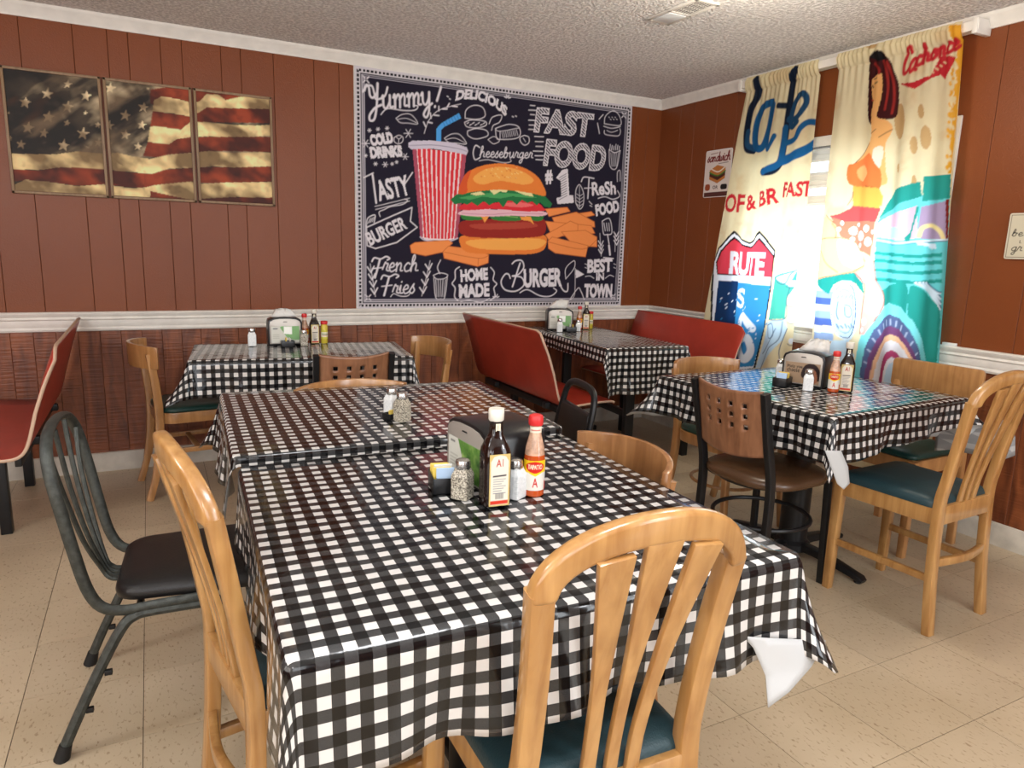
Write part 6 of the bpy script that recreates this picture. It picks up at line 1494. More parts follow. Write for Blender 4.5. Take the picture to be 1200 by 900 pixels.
clothR = cloth(TR, .757, [(.175, .11), (.20, .26), (.20, .20), (.17, .165)], [.05, .20, .05, .04], [.12, .6, .3, .60], 'checked vinyl cloth on the curtain table with white backing showing', None, 0, 5, .014)
# the rolled back white corners of two cloths
def flap(clo, name, label, P, mt):
    """thin folded piece of the cloth's corner, part of the cloth"""
    b = MB(); n = len(P); off = Vector(clo.location)
    b.add([tuple(Vector(q) - off) for q in P], [tuple(range(n))]); bm_ = b.build(name, mt, clo, smooth=False)
    bm = bmesh.new(); bm.from_mesh(bm_.data); bmesh.ops.triangulate(bm, faces=bm.faces); bmesh.ops.subdivide_edges(bm, edges=bm.edges, cuts=3, use_grid_fill=True)
    bmesh.ops.smooth_vert(bm, verts=[v for v in bm.verts if not v.is_boundary], factor=.5, use_axis_x=True, use_axis_y=True, use_axis_z=True)
    uvl = bm.loops.layers.uv.new('UVMap')
    for f in bm.faces:
        for l in f.loops: l[uvl].uv = (l.vert.co.x * .8 + l.vert.co.z * .6, l.vert.co.z * .8 - l.vert.co.x * .6)
    bm.to_mesh(bm_.data); bm.free(); bm_.data.shade_smooth()
    md = bm_.modifiers.new('thickness', 'SOLIDIFY'); md.thickness = .0012; md.offset = 0; bm_['label'] = label
    return bm_
flap(clothM, 'folded_corner', 'white backing turned outward', [(.915, .828, .622), (.960, .812, .616), (1.105, .800, .582), (1.060, .790, .545), (1.000, .785, .512), (.955, .790, .490), (.957, .805, .545), (.935, .820, .598)], 'backing')
flap(clothM, 'folded_hem', 'checked tip below the white fold', [(.992, .812, .512), (1.078, .822, .506), (1.086, .820, .550), (1.060, .812, .575), (1.010, .808, .545)], 'gingham')
flap(clothR, 'folded_corner', 'white backing strip hanging at the near corner', [(2.020, 1.556, .652), (2.082, 1.540, .648), (2.115, 1.530, .590), (2.132, 1.528, .528), (2.108, 1.530, .508), (2.080, 1.538, .530), (2.045, 1.548, .600)], 'backing')
flap(clothR, 'folded_hem', 'grey backing of the long side hanging low', [(2.975, 1.76, .605), (2.985, 1.70, .610), (3.005, 1.50, .690), (3.03, 1.475, .62), (3.04, 1.47, .545), (3.01, 1.50, .520), (3.00, 1.70, .510), (2.99, 1.76, .49)], 'backing_check')

# ================================================================== CHAIRS
def arc_pts(w, z0, z1, n=14, p=2.3):
    out = []
    for k in range(n + 1):
        a = PI - PI * k / n; c, s_ = math.cos(a), math.sin(a)
        out.append((w * math.copysign(abs(c) ** (2 / p), c), z0 + (z1 - z0) * abs(s_) ** (2 / p)))
    return out
def make_oak_chair(label, loc, rz):
    """vase back oak chair: x right, y forward, seat at .46"""
    r = empty('slat_back_chair', (loc[0], loc[1], 0), rz, label, 'chair')
    W = 'oak'
    for s in (-1, 1):
        b = MB(); P_ = cr([(s * .172, -.222, 0), (s * .165, -.200, .22), (s * .158, -.190, .46), (s * .154, -.200, .56), (s * .157, -.222, .70), (s * .167, -.247, .845)], 4)
        b.sweep(P_, rr(.0195, .015, .005, 2), (1, 0, 0)); b.build('rear_post', W, r)
        b = MB(); b.sweep([(s * .176, .180, 0), (s * .176, .178, .25), (s * .174, .176, .455)], rr(.0185, .0185, .005, 2), (1, 0, 0), scales=[.82, .95, 1]); b.build('front_leg', W, r)
        b = MB(); b.sweep([(s * .160, -.185, .425), (s * .172, .17, .425)], rr(.012, .030, .004, 2), (1, 0, 0)); b.build('side_rail', W, r)
        b = MB(); b.sweep([(s * .166, -.195, .20), (s * .174, .17, .20)], rr(.010, .013, .004, 2), (1, 0, 0)); b.build('stretcher', W, r)
    b = MB(); b.sweep([(-.174, .178, .425), (.174, .178, .425)], rr(.012, .030, .004, 2), (0, 1, 0)); b.build('front_rail', W, r)
    b = MB(); b.sweep([(-.155, -.192, .432), (.155, -.192, .432)], rr(.012, .034, .004, 2), (0, 1, 0)); b.build('rear_rail', W, r)
    b = MB(); b.sweep(cr([(-.160, -.198, .26), (0, -.222, .262), (.160, -.198, .26)], 8), rr(.010, .015, .004, 2), (0, 1, 0)); b.build('stretcher', W, r)
    # arched top rail, bowed backwards
    outer = arc_pts(.1865, .828, .950, 24, 2.1); inner = arc_pts(.149, .832, .902, 24, 2.1)
    b = MB(); n = len(outer); V = []
    for (xo, zo), (xi, zi) in zip(outer, inner):
        for (x, z) in ((xo, zo), (xi, zi)):
            yb = -.246 - .030 * (1 - (x / .187) ** 2) - .12 * (z - .83) * .5
            V += [(x, yb - .015, z), (x, yb + .013, z)]
    F = []
    for k in range(n - 1):
        a, c = 4 * k, 4 * k + 4
        F += [(a, a + 1, c + 1, c), (a + 2, c + 2, c + 3, a + 3), (a, c, c + 2, a + 2), (a + 1, a + 3, c + 3, c + 1)]
    F += [(0, 2, 3, 1), (4 * n - 4, 4 * n - 3, 4 * n - 1, 4 * n - 2)]
    b.add(V, F); b.build('top_rail', W, r, bevel=.0085, seg=3)
    for xt, xb, wt, wb, zt in ((-.074, -.042, .029, .0125, .893), (.004, .002, .031, .0110, .907), (.080, .044, .027, .0125, .893)):
        b = MB(); P_ = []; S_ = []
        for k in range(13):
            f = k / 12; z = .455 + (zt - .455) * f; e = max(0, (f - .15) / .85) ** 1.4
            P_.append((xb + (xt - xb) * e, -.192 - .075 * f ** 1.2 - .022 * e, z)); ww = wb + (wt - wb) * max(0, (f - .42) / .58) ** 1.2; S_.append((ww, 1))
        b.sweep(P_, [(-1, -.0055), (1, -.0055), (1, .0055), (-1, .0055)], (1, 0, 0), scales=S_); b.build('back_slat', W, r, bevel=.0018, seg=2)
    b = MB(); V = []
    prof = [(.0, .455), (1., .455), (1.0, .470), (.965, .484), (.88, .492), (.6, .497), (.0, .499)]
    ol = rr(.5, .5, .10, 5); n = len(ol)
    b = MB(); ring = []
    for q, z in prof[1:-1]:
        for (x, y) in ol: ring.append((x * q * (.345 + .03 * (y + .5)), y * q * .372 - .002, z))
    b.add(ring, [(i * n + k, i * n + (k + 1) % n, (i + 1) * n + (k + 1) % n, (i + 1) * n + k) for i in range(len(prof) - 3) for k in range(n)] + [tuple(range(n))[::-1], tuple((len(prof) - 3) * n + k for k in range(n))])
    b.build('seat_cushion', 'teal_vinyl', r, angle=60)
    return r
oakA = make_oak_chair('front oak chair with arched slatted back, facing the nearest table', (.621, .995), -.045)
dup(oakA, (.285, 1.405, 0), math.radians(-81), 'oak slatted chair seen edge-on at the left side of the nearest table')
dup(oakA, (2.535, 1.555, 0), .045, 'oak slatted chair with teal seat at the curtain table, fully in view')

def cushion(b, w, d, z0, h, r_=.06, sq=.5, taper=0., puff=.012):
    ol = rr(.5, .5, sq, 7); n = len(ol); prof = [(.93, z0), (.99, z0 + .004), (1, z0 + h * .45), (.985, z0 + h * .75), (.93, z0 + h * .95), (.82, z0 + h + puff * .4), (.5, z0 + h + puff * .9), (.15, z0 + h + puff)]
    V = [(x * q * (w + taper * (y)), y * q * d, z) for q, z in prof for (x, y) in ol]
    b.add(V, [(i * n + k, i * n + (k + 1) % n, (i + 1) * n + (k + 1) % n, (i + 1) * n + k) for i in range(len(prof) - 1) for k in range(n)] + [tuple(range(n))[::-1], tuple((len(prof) - 1) * n + k for k in range(n))])
def make_metal_hoop(label, loc, rz):
    r = empty('metal_spindle_chair', (loc[0], loc[1], 0), rz, label, 'chair'); m = 'gunmetal'
    # back hoop down to the seat and forward along the sides: x right, y forward
    half = [(.188, .12, .372), (.190, -.02, .368), (.192, -.10, .366), (.194, -.150, .385), (.196, -.178, .44), (.199, -.198, .54), (.201, -.215, .64), (.198, -.228, .715), (.178, -.238, .770), (.130, -.245, .808), (.068, -.248, .824), (0, -.249, .829)]
    P_ = cr(half + [(-x, y, z) for x, y, z in half[-2::-1]], 4)
    b = MB(); b.sweep(P_, [(.0145 * math.cos(k * PI / 6), .0100 * math.sin(k * PI / 6)) for k in range(12)], (0, 1, .25)); b.build('back_hoop', m, r)
    for k, (xt, zt) in enumerate(((-.165, .765), (-.06, .815), (.06, .815), (.165, .765))):
        xb = -.036 + .024 * k; b = MB()
        b.tube(cr([(xt, -.232 - (zt - .76) * .15, zt), (xt * .72, -.222, .66), (xt * .35 + xb * .65, -.196, .52), (xb, -.168, .42), (xb, -.152, .392), (xb, -.13, .384), (xb, -.08, .384)], 5), .0065, 8); b.build('spindle', m, r)
    for s in (-1, 1):
        b = MB(); b.tube(cr([(s * .186, .17, .352), (s * .188, -.03, .352), (s * .192, -.08, .346), (s * .196, -.110, .32), (s * .204, -.155, .24), (s * .213, -.218, .11), (s * .219, -.258, .02)], 6), .0135, 10); b.build('rear_leg', m, r)
        b = MB(); b.tube([(s * .219, -.250, .04), (s * .2195, -.262, .0)], .0165, 12, scales=[.9, 1.15]); tag(b.build('rubber_foot', 'rubber', r), 'black rubber foot')
        b = MB(); b.tube(cr([(s * .188, .06, .352), (s * .188, .14, .352), (s * .190, .175, .33), (s * .200, .20, .22), (s * .21, .225, .02)], 6), .0118, 10); b.build('front_leg', m, r)
        b = MB(); b.tube([(s * .21, .223, .04), (s * .21, .226, .0)], .0165, 12); tag(b.build('rubber_foot', 'rubber', r), 'black rubber foot')
        for gy, gz in ((-.150, .213), (-.198, .118)):
            b = MB(); b.box(s * .210 - .006, s * .210 + .006, gy - .004, gy + .014, gz - .007, gz + .007); b.build('glide_stop', 'rubber', r, bevel=.002)
    b = MB(); b.tube([(-.188, .15, .356), (.188, .15, .356)], .009, 8); b.tube([(-.190, -.07, .356), (.190, -.07, .356)], .009, 8); b.build('seat_support', m, r)
    b = MB(); cushion(b, .375, .375, .378, .042, sq=.16, taper=.05, puff=.01); o = b.build('seat_cushion', 'black_vinyl', r, angle=70); o.location = (0, .060, 0)
    return r
make_metal_hoop('dark metal chair with fan spindles and black seat at the left', (.005, 2.075), math.radians(-94.5))

def make_bent_chair(label, loc, rz, wd='oak_mid', seat='green_vinyl', hh=.775, ring=False):
    """bentwood café chair: short curved back rail on two curved posts, round fronted seat"""
    r = empty('curved_back_chair', (loc[0], loc[1], 0), rz, label, 'chair')
    for s in (-1, 1):
        b = MB(); b.sweep(cr([(s * .178, -.255, 0), (s * .170, -.212, .15), (s * .165, -.190, .32), (s * .165, -.186, .46), (s * .172, -.196, .60), (s * .182, -.214, hh - .03)], 5), rr(.014, .020, .006, 2), (1, 0, 0), scales=[.85] * 5 + [1] * 16 + [.9] * 5); b.build('rear_post', wd, r)
        b = MB(); b.sweep(cr([(s * .185, .215, 0), (s * .178, .198, .2), (s * .172, .185, .43)], 5), rr(.016, .018, .006, 2), (1, 0, 0), scales=[.75 + .025 * k for k in range(11)]); b.build('front_leg', wd, r)
    a0 = math.radians(62); n = 18; b = MB(); V = []; Rr = .235; cy = -.088
    for k in range(n + 1):
        a = -a0 + 2 * a0 * k / n
        for (rad, z) in ((Rr - .009, hh - .105), (Rr + .009, hh - .105), (Rr + .013, hh), (Rr - .007, hh)):
            zz = z + (0.012 * math.cos(a * 1.3) if z > hh - .05 else 0)
            V.append((rad * math.sin(a), cy - rad * math.cos(a) * .82, zz))
    F = [(4 * k + i, 4 * k + (i + 1) % 4, 4 * k + 4 + (i + 1) % 4, 4 * k + 4 + i) for k in range(n) for i in range(4)] + [(0, 1, 2, 3), (4 * n + 3, 4 * n + 2, 4 * n + 1, 4 * n)]
    b.add(V, F); b.build('back_rail', wd, r, bevel=.004)
    ol = rr(.190, .195, .10, 8); b = MB(); nn = len(ol)
    V = [(x * q, y * q, z) for q, z in ((1, .385), (1.01, .44), (.93, .44), (.93, .385)) for x, y in ol]
    b.add(V, [(i * nn + k, i * nn + (k + 1) % nn, ((i + 1) % 4) * nn + (k + 1) % nn, ((i + 1) % 4) * nn + k) for i in range(4) for k in range(nn)]); b.build('seat_frame', wd, r, bevel=.003)
    b = MB(); cushion(b, .375, .385, .437, .03, sq=.26, puff=.012); b.build('seat_cushion', seat, r, angle=70)
    b = MB()
    if ring: b.tube([(.155 * math.cos(2 * PI * k / 28), .165 * math.sin(2 * PI * k / 28), .20) for k in range(28)], .0085, 8, closed=True)
    else:
        for s in (-1, 1): b.sweep([(s * .168, -.195, .24), (s * .176, .195, .24)], rr(.007, .013, .003, 2), (1, 0, 0))
        b.sweep([(-.17, -.01, .24), (.17, -.01, .24)], rr(.013, .007, .003, 2), (0, 1, 0))
    b.build('stretcher', wd, r)
    return r
bent = make_bent_chair('brown wooden chair standing at the left end of the small wall table', (.160, 3.985), math.radians(-83), 'oak_mid')
bent2 = dup(bent, (1.195, 3.680, 0), math.radians(98), 'wooden chair with curved rail at the right end of the small wall table')
bent3 = make_bent_chair('pale wooden chair mostly hidden beyond the middle table, top rail showing', (.655, 2.372), math.radians(182), 'oak_mid', 'green_vinyl', .772)
make_bent_chair('tan curved-rail chair pushed in at the right side of the nearest table', (.905, 1.478), math.radians(88), 'oak_brown', 'green_vinyl', .775)
make_bent_chair('wooden chair with hoop stretcher behind the curtain table', (2.49, 2.475), math.radians(179), 'oak_mid', 'green_vinyl', .765, True)

def make_cafe_chair(label, loc, rz, seat='brown_vinyl', hh=.82):
    r = empty('perforated_back_chair', (loc[0], loc[1], 0), rz, label, 'chair'); m = 'black_metal'
    for s in (-1, 1):
        b = MB(); b.sweep(cr([(s * .170, -.195, 0), (s * .168, -.178, .25), (s * .166, -.176, .46), (s * .166, -.212, .62), (s * .168, -.258, hh)], 5), rr(.012, .016, .003, 2), (1, 0, 0)); b.build('rear_post', m, r)
        b = MB(); b.sweep([(s * .175, .185, 0), (s * .168, .170, .43)], rr(.013, .011, .003, 2), (1, 0, 0)); b.build('front_leg', m, r)
    # curved veneer back with twelve square holes
    nx, nz = 33, 24; wv, z0, z1 = .154, hh - .245, hh - .01
    xs = np.linspace(-wv, wv, nx); zs = np.linspace(z0, z1, nz); V = []
    for z in zs:
        f = (z - .46) / (hh - .46); yb = -.184 - .070 * f ** 1.05
        top = 0
        for x in xs:
            zz = z + (.014 * ((x / wv) ** 2) if z > z1 - .03 else 0) - .020 * (1 - (x / wv) ** 2) * (1 if z < z0 + .02 else max(0, 1 - (z - z0) / .10))
            V.append((x, yb - .030 * (1 - (x / wv) ** 2), zz))
    F = []
    hc = [5 + 6 * q for q in range(4)]; hc = [6, 12, 18, 24]
    hr_ = [9, 13, 17]
    for j in range(nz - 1):
        for i in range(nx - 1):
            if any(i in (h, h + 1) for h in hc) and any(j in (q, q + 1) for q in hr_): continue
            a = j * nx + i; F.append((a, a + 1, a + nx + 1, a + nx))
    b = MB(); b.add(V, F); o = b.build('backrest', 'ply', r, angle=60); md = o.modifiers.new('t', 'SOLIDIFY'); md.thickness = .011; md.offset = 0
    b = MB(); b.tube([(.178 * math.cos(2 * PI * k / 30), .182 * math.sin(2 * PI * k / 30) - .005, .435) for k in range(30)], .010, 8, closed=True); b.build('seat_ring', m, r)
    b = MB(); b.tube([(.186 * math.cos(2 * PI * k / 30), .192 * math.sin(2 * PI * k / 30) - .003, .270) for k in range(30)], .009, 8, closed=True); b.build('foot_ring', m, r)
    b = MB(); cushion(b, .415, .42, .438, .040, sq=.36, puff=.016); b.build('seat_cushion', seat, r, angle=70)
    return r
cafe = make_cafe_chair('black framed chair with perforated wood back and bronze seat', (2.158, 1.925), math.radians(-86))
dup(cafe, (.792, 3.290, 0), math.radians(-2), 'black framed chair with perforated back before the small wall table')

def make_plain_chair(label, loc, rz):
    r = empty('plain_back_chair', (loc[0], loc[1], 0), rz, label, 'chair'); W = 'oak_mid'
    for s in (-1, 1):
        b = MB(); b.sweep(cr([(s * .185, -.20, 0), (s * .183, -.185, .46), (s * .183, -.205, .64), (s * .183, -.225, .76)], 4), rr(.017, .014, .004, 2), (1, 0, 0)); b.build('rear_post', W, r)
        b = MB(); b.sweep([(s * .185, .175, 0), (s * .183, .17, .44)], rr(.019, .019, .005, 2), (1, 0, 0), scales=[.8, 1]); b.build('front_leg', W, r)
        b = MB(); b.sweep([(s * .184, -.18, .41), (s * .184, .165, .41)], rr(.011, .032, .003, 2), (1, 0, 0)); b.build('side_rail', W, r)
        b = MB(); b.sweep([(s * .184, -.18, .19), (s * .184, .165, .19)], rr(.009, .013, .003, 2), (1, 0, 0)); b.build('stretcher', W, r)
    b = MB(); b.sweep([(-.18, .170, .41), (.18, .170, .41)], rr(.011, .032, .003, 2), (0, 1, 0)); b.build('front_rail', W, r)
    b = MB(); V = []; n = 12; ol = rr(.215, .072, .022, 4)
    for (t_) in (-.010, .010):
        for x, z in ol: V.append((x, -.212 + t_ - .022 * (1 - (x / .21) ** 2), .755 + z))
    k_ = len(ol); b.add(V, [tuple(range(k_)), tuple(range(2 * k_ - 1, k_ - 1, -1))] + [(i, i + k_, (i + 1) % k_ + k_, (i + 1) % k_) for i in range(k_)]); b.build('back_panel', W, r, bevel=.004)
    b = MB(); cushion(b, .375, .37, .442, .03, sq=.10, puff=.012); b.build('seat_cushion', 'green_vinyl', r, angle=70)
    return r
make_plain_chair('wooden chair with solid rectangular back panel by the right wall', (3.075, 1.975), math.radians(91))

def make_vinyl_chair(label, loc, rz):
    r = empty('padded_metal_chair', (loc[0], loc[1], 0), rz, label, 'chair'); m = 'black_metal'
    hoop = [(.165, -.19, .40), (.168, -.215, .56), (.160, -.240, .68), (.140, -.252, .738), (.09, -.258, .760), (0, -.260, .765)]
    b = MB(); b.sweep(cr(hoop + [(-x, y, z) for x, y, z in hoop[-2::-1]], 5), [(.015 * math.cos(k * PI / 5), .013 * math.sin(k * PI / 5)) for k in range(10)]); b.build('back_hoop', m, r)
    b = MB(); V = []; ol = [(-.154, .46), (.154, .46), (.154, .60), (.148, .672), (-.148, .672), (-.154, .60)]
    for t_ in (-.012, .014):
        for x, z in ol: V.append((x, -.200 - (z - .46) * .19 + t_, z))
    k_ = 6; b.add(V, [tuple(range(k_)), tuple(range(2 * k_ - 1, k_ - 1, -1))] + [(i, i + k_, (i + 1) % k_ + k_, (i + 1) % k_) for i in range(k_)]); b.build('back_pad', 'black_vinyl', r, bevel=.009, seg=3)
    for s in (-1, 1):
        b = MB(); b.tube(cr([(s * .168, .17, .40), (s * .168, -.10, .40), (s * .172, -.17, .34), (s * .185, -.225, 0)], 6), .011, 10); b.build('rear_leg', m, r)
        b = MB(); b.tube(cr([(s * .165, -.19, .40), (s * .166, .12, .41), (s * .17, .185, .36), (s * .18, .215, 0)], 6), .011, 10); b.build('front_leg', m, r)
    b = MB(); cushion(b, .36, .37, .415, .035, sq=.12, puff=.01); b.build('seat_cushion', 'black_vinyl', r, angle=70)
    return r
make_vinyl_chair('black padded chair with open handle frame beside the middle table', (1.285, 2.395), math.radians(79))

# ================================================================== RED BENCHES
def make_bench(label, x0, ya, yb, sgn, legs, hi=.865, depth=.37, group='red shell booth benches'):
    """x0: foot of the back; sgn +1 faces +x; moulded shell from ya (open end) to yb (wall end)"""
    r = empty('booth_bench', (x0, ya, 0), 0, label, 'bench', group); L_ = yb - ya
    prof = cr([(depth, .438), (depth - .02, .447), (.26, .448), (.14, .440), (.06, .436), (.015, .452), (-.012, .50), (-.045, .62), (-.085, .76), (-.125, hi)], 5)
    # shell: thin curved laminate with rounded upper outer corner
    ny = 10; n = len(prof); ys = [0, .008, .03, .07, .13] + [.2 + (L_ - .2) * k / 6 for k in range(7)]
    V = []; F = []
    for y in ys:
        cut = .050 * (1 - min(1, y / .06)) ** 2.0
        for (x, z) in prof:
            z2 = z if z < .62 else min(z, .62 + (z - .62) * (1 - cut / (hi - .62)))
            V.append((sgn * x, y, z2))
    my = len(ys)
    for j in range(my - 1):
        for i in range(n - 1): F.append((j * n + i, j * n + i + 1, (j + 1) * n + i + 1, (j + 1) * n + i))
    b = MB(); b.add(V, F); o = b.build('moulded_shell', ['red_laminate', 'edge_band'], r, angle=60)
    md = o.modifiers.new('t', 'SOLIDIFY'); md.thickness = .013; md.offset = 0; md.material_offset_rim = 1
    for ly in legs:
        b = MB(); xm = sgn * depth * .42
        b.box(min(0, sgn * depth * .85), max(0, sgn * depth * .85), ly - .02, ly + .02, .395, .430); b.box(xm - .022, xm + .022, ly - .022, ly + .022, 0, .40)
        b.build('leg', 'black_metal', r, bevel=.003)
    b = MB(); b.box(sgn * .04 - .012, sgn * .04 + .012, .08, L_ - .05, .385, .425); b.build('under_rail', 'black_metal', r, bevel=.003)
    return r
make_bench('red bench with its back towards the room, under the tapestry', 1.985, 3.245, 4.34, 1, (.18, .85))
make_bench('red bench in the far corner against the curtain wall', 3.20, 3.235, 4.34, -1, (.18, .85))
make_bench('red bench cut off by the left edge, back turned right', -.475, 3.18, 4.34, -1, (.40, 1.08), .872)

# ================================================================== TABLE TOP THINGS
def label_cv(w, h, bgc, px=.0009):
    return Canvas(0, w, 0, h, px, bgc)
def wrap_label(cv, w, h, rad, z0, ang, parent, name='label', flat=0., px=.0011):
    """label bent around a bottle of radius rad centred on direction ang"""
    nx, nz = max(6, int(w / px)), max(6, int(h / px)); U, W_ = np.meshgrid(np.linspace(0, w, nx), np.linspace(0, h, nz))
    if flat: th = (U - w / 2) * 0; P = np.stack([U * 0 + rad, (U - w / 2), z0 + W_], -1); c_, s_ = math.cos(ang), math.sin(ang); P = np.stack([P[..., 0] * c_ - P[..., 1] * s_, P[..., 0] * s_ + P[..., 1] * c_, P[..., 2]], -1)
    else: th = ang + (U - w / 2) / rad; P = np.stack([rad * np.cos(th), rad * np.sin(th), z0 + W_], -1)
    return printed(name, P, cv.sample(U, W_), 'print_label', parent)
def steak_sauce(loc, face, label, group=None, k=1., body='sauce_dark'):
    r = empty('steak_sauce_bottle', loc, face, label, 'bottle', group)
    b = MB(); b.lathe([(.024 * k, 0), (.0275 * k, .003), (.0275 * k, .098 * k), (.026 * k, .112 * k), (.018 * k, .130 * k), (.0125 * k, .142 * k), (.0115 * k, .170 * k), (.0125 * k, .173 * k)], 28, sq=4.5); b.build('bottle_body', body, r)
    b = MB(); b.lathe([(.0135 * k, .168 * k), (.015 * k, .170 * k), (.0155 * k, .188 * k), (.0145 * k, .192 * k)], 20); tag(b.build('cap', 'cap_white', r), 'ivory cap')
    w_, h_ = .042 * k, .104 * k; cv = label_cv(w_, h_, (.86, .82, .70))
    cv.poly((.78, .68, .42), [(0, 0), (w_, 0), (w_, h_), (0, h_)]); cv.poly((.87, .84, .77), [(.003, .003), (w_ - .003, .003), (w_ - .003, h_ - .016), (w_ * .78, h_ - .005), (w_ * .5, h_ - .002), (w_ * .22, h_ - .005), (.003, h_ - .016)])
    cv.text((.70, .14, .12), 'A1', (w_ * .32, h_ * .76), (w_ * .68, h_ * .76), .016 * k, .02)
    cv.stroke((.2, .18, .2), .0035, [(w_ * .2, h_ * .58), (w_ * .8, h_ * .59)], 0)
    for q in range(7): cv.stroke((.35, .37, .45), .0013, [(w_ * .2, h_ * (.52 - .045 * q)), (w_ * (.8 - .1 * (q % 3)), h_ * (.52 - .045 * q))], 0)
    for q in range(9): cv.stroke((.25, .25, .3), .0011, [(w_ * (.32 + .045 * q), h_ * .14), (w_ * (.32 + .045 * q), h_ * .24)], 0)
    cv.poly((.80, .22, .14), [(.003, .004), (w_ - .003, .004), (w_ - .003, h_ * .11), (.003, h_ * .11)])
    wrap_label(cv, w_, h_, .0277 * k, .004, 0, r, 'label', flat=1)
    cv = label_cv(.010, .024, (.85, .82, .72)); cv.stroke((.4, .35, .3), .0012, [(.005, .002), (.005, .022)], 0); wrap_label(cv, .010 * k, .024 * k, .0122 * k, .140 * k, 0, r, 'neck_label', flat=1)
    return r
def hot_sauce(loc, face, label, group=None, k=1.):
    r = empty('hot_sauce_bottle', loc, face, label, 'bottle', group)
    b = MB(); b.lathe([(.018 * k, 0), (.0205 * k, .003), (.0208 * k, .070 * k), (.0195 * k, .083 * k)], 24); b.build('sauce', 'sauce_red', r)
    b = MB(); b.lathe([(.0195 * k, .083 * k), (.018 * k, .098 * k), (.0135 * k, .115 * k), (.0115 * k, .125 * k), (.0115 * k, .143 * k)], 24); tag(b.build('clear_neck', 'glass_amber', r), 'smeared clear glass neck')
    b = MB(); b.lathe([(.0135 * k, .141 * k), (.0145 * k, .143 * k), (.0145 * k, .155 * k), (.0128 * k, .160 * k), (.008 * k, .162 * k)], 24); tag(b.build('cap', 'cap_red', r), 'red ribbed cap')
    w_, h_ = .062 * k, .060 * k; cv = label_cv(w_, h_, (.88, .86, .82)); cv.poly((.95, .78, .12), [(0, h_ * .60), (w_, h_ * .60), (w_, h_), (0, h_)])
    cv.poly((.95, .80, .15), [(w_ * .22, h_ * .62), (w_ * .5, h_ * .48), (w_ * .78, h_ * .62)]); cv.poly((.80, .14, .10), [(w_ * .2, h_ * .86), (w_ * .5, h_ * .97), (w_ * .8, h_ * .86), (w_ * .76, h_ * .68), (w_ * .5, h_ * .58), (w_ * .24, h_ * .68)], 1)
    cv.text((.96, .92, .80), 'TAPATIO', (w_ * .26, h_ * .72), (w_ * .74, h_ * .72), .009 * k, .02); cv.text((.78, .12, .10), 'A', (w_ * .42, h_ * .12), (w_ * .60, h_ * .12), .019 * k, .02)
    cv.poly((.80, .2, .15), [(w_ * .86, .0), (w_, .0), (w_, h_ * .3), (w_ * .86, h_ * .3)]); cv.stroke((.25, .35, .7), .0015, [(w_ * .93, h_ * .35), (w_ * .93, h_ * .9)], 0)
    wrap_label(cv, w_, h_, .0212 * k, .014 * k, 0, r)
    cv = label_cv(.03, .012, (.88, .84, .76)); cv.stroke((.75, .25, .2), .002, [(.004, .006), (.026, .006)], 0); wrap_label(cv, .028 * k, .012 * k, .0120 * k, .127 * k, 0, r, 'neck_label')
    return r
_txt_extra = None
def shaker(loc, rz, fill, label, group=None, k=1.):
    r = empty('pepper_shaker' if fill == 'pepper' else 'salt_shaker', loc, rz, label, 'shaker', group)
    m = 'pepper' if fill == 'pepper' else 'salt'
    b = MB(); prof = [(.0185, 0), (.0203, .002)]
    nr = 10
    for q in range(nr): z = .004 + .050 * q / nr; prof += [(.0200, z), (.0207, z + .0026)]
    prof += [(.0198, .055), (.0165, .063), (.0145, .067), (.0145, .070)]
    b.lathe([(a * k, z * k) for a, z in prof], 32, sq=9); b.build('ribbed_body', m, r)
    b = MB(); b.lathe([(a * k, z * k) for a, z in [(.0160, .068), (.0172, .070), (.0172, .082), (.0155, .087), (.010, .090), (.003, .091)]], 20); tag(b.build('screw_cap', 'chrome', r), 'chrome perforated cap')
    return r
def glassy(name, base_c, c2, sc):
    m_ = mat(name, base_c, .10, spec=.7, col2=c2, vscale=sc); return m_
M['pepper'] = glassy('pepper_in_glass', (.07, .055, .045), (.62, .57, .45), 330)
M['salt'] = glassy('salt_in_glass', (.80, .81, .80), (.66, .68, .68), 150)
def caddy(loc, rz, label, group, packs, k=1.):
    r = empty('sugar_caddy', loc, rz, label, 'caddy', group); b = MB(); w, d, h = .032 * k, .045 * k, .042 * k; t = .003
    b.box(-w, w, -d, d, 0, t); b.box(-w, -w + t, -d, d, 0, h); b.box(w - t, w, -d, d, 0, h); b.box(-w, w, -d, -d + t, 0, h); b.box(-w, w, d - t, d, 0, h); b.box(-w, w, -t / 2, t / 2, 0, h * .9); b.build('tray', 'black_plastic', r, bevel=.001)
    cs, sn = math.cos(rz), math.sin(rz)
    for i, (m_, px_, py_, tz, nm) in enumerate(packs):
        X_, Y_ = loc[0] + cs * px_ * k - sn * py_ * k, loc[1] + sn * px_ * k + cs * py_ * k
        b = MB(); b.box(-.024 * k, .024 * k, -.0018, .0018, 0, .060 * k); o = b.build('sugar_packet', m_, None, bevel=.0012, seg=1); o.location = (X_, Y_, loc[2] + t + .0005); o.rotation_euler = (math.radians(tz), 0, rz)
        tag(o, nm, 'packet')
    return r
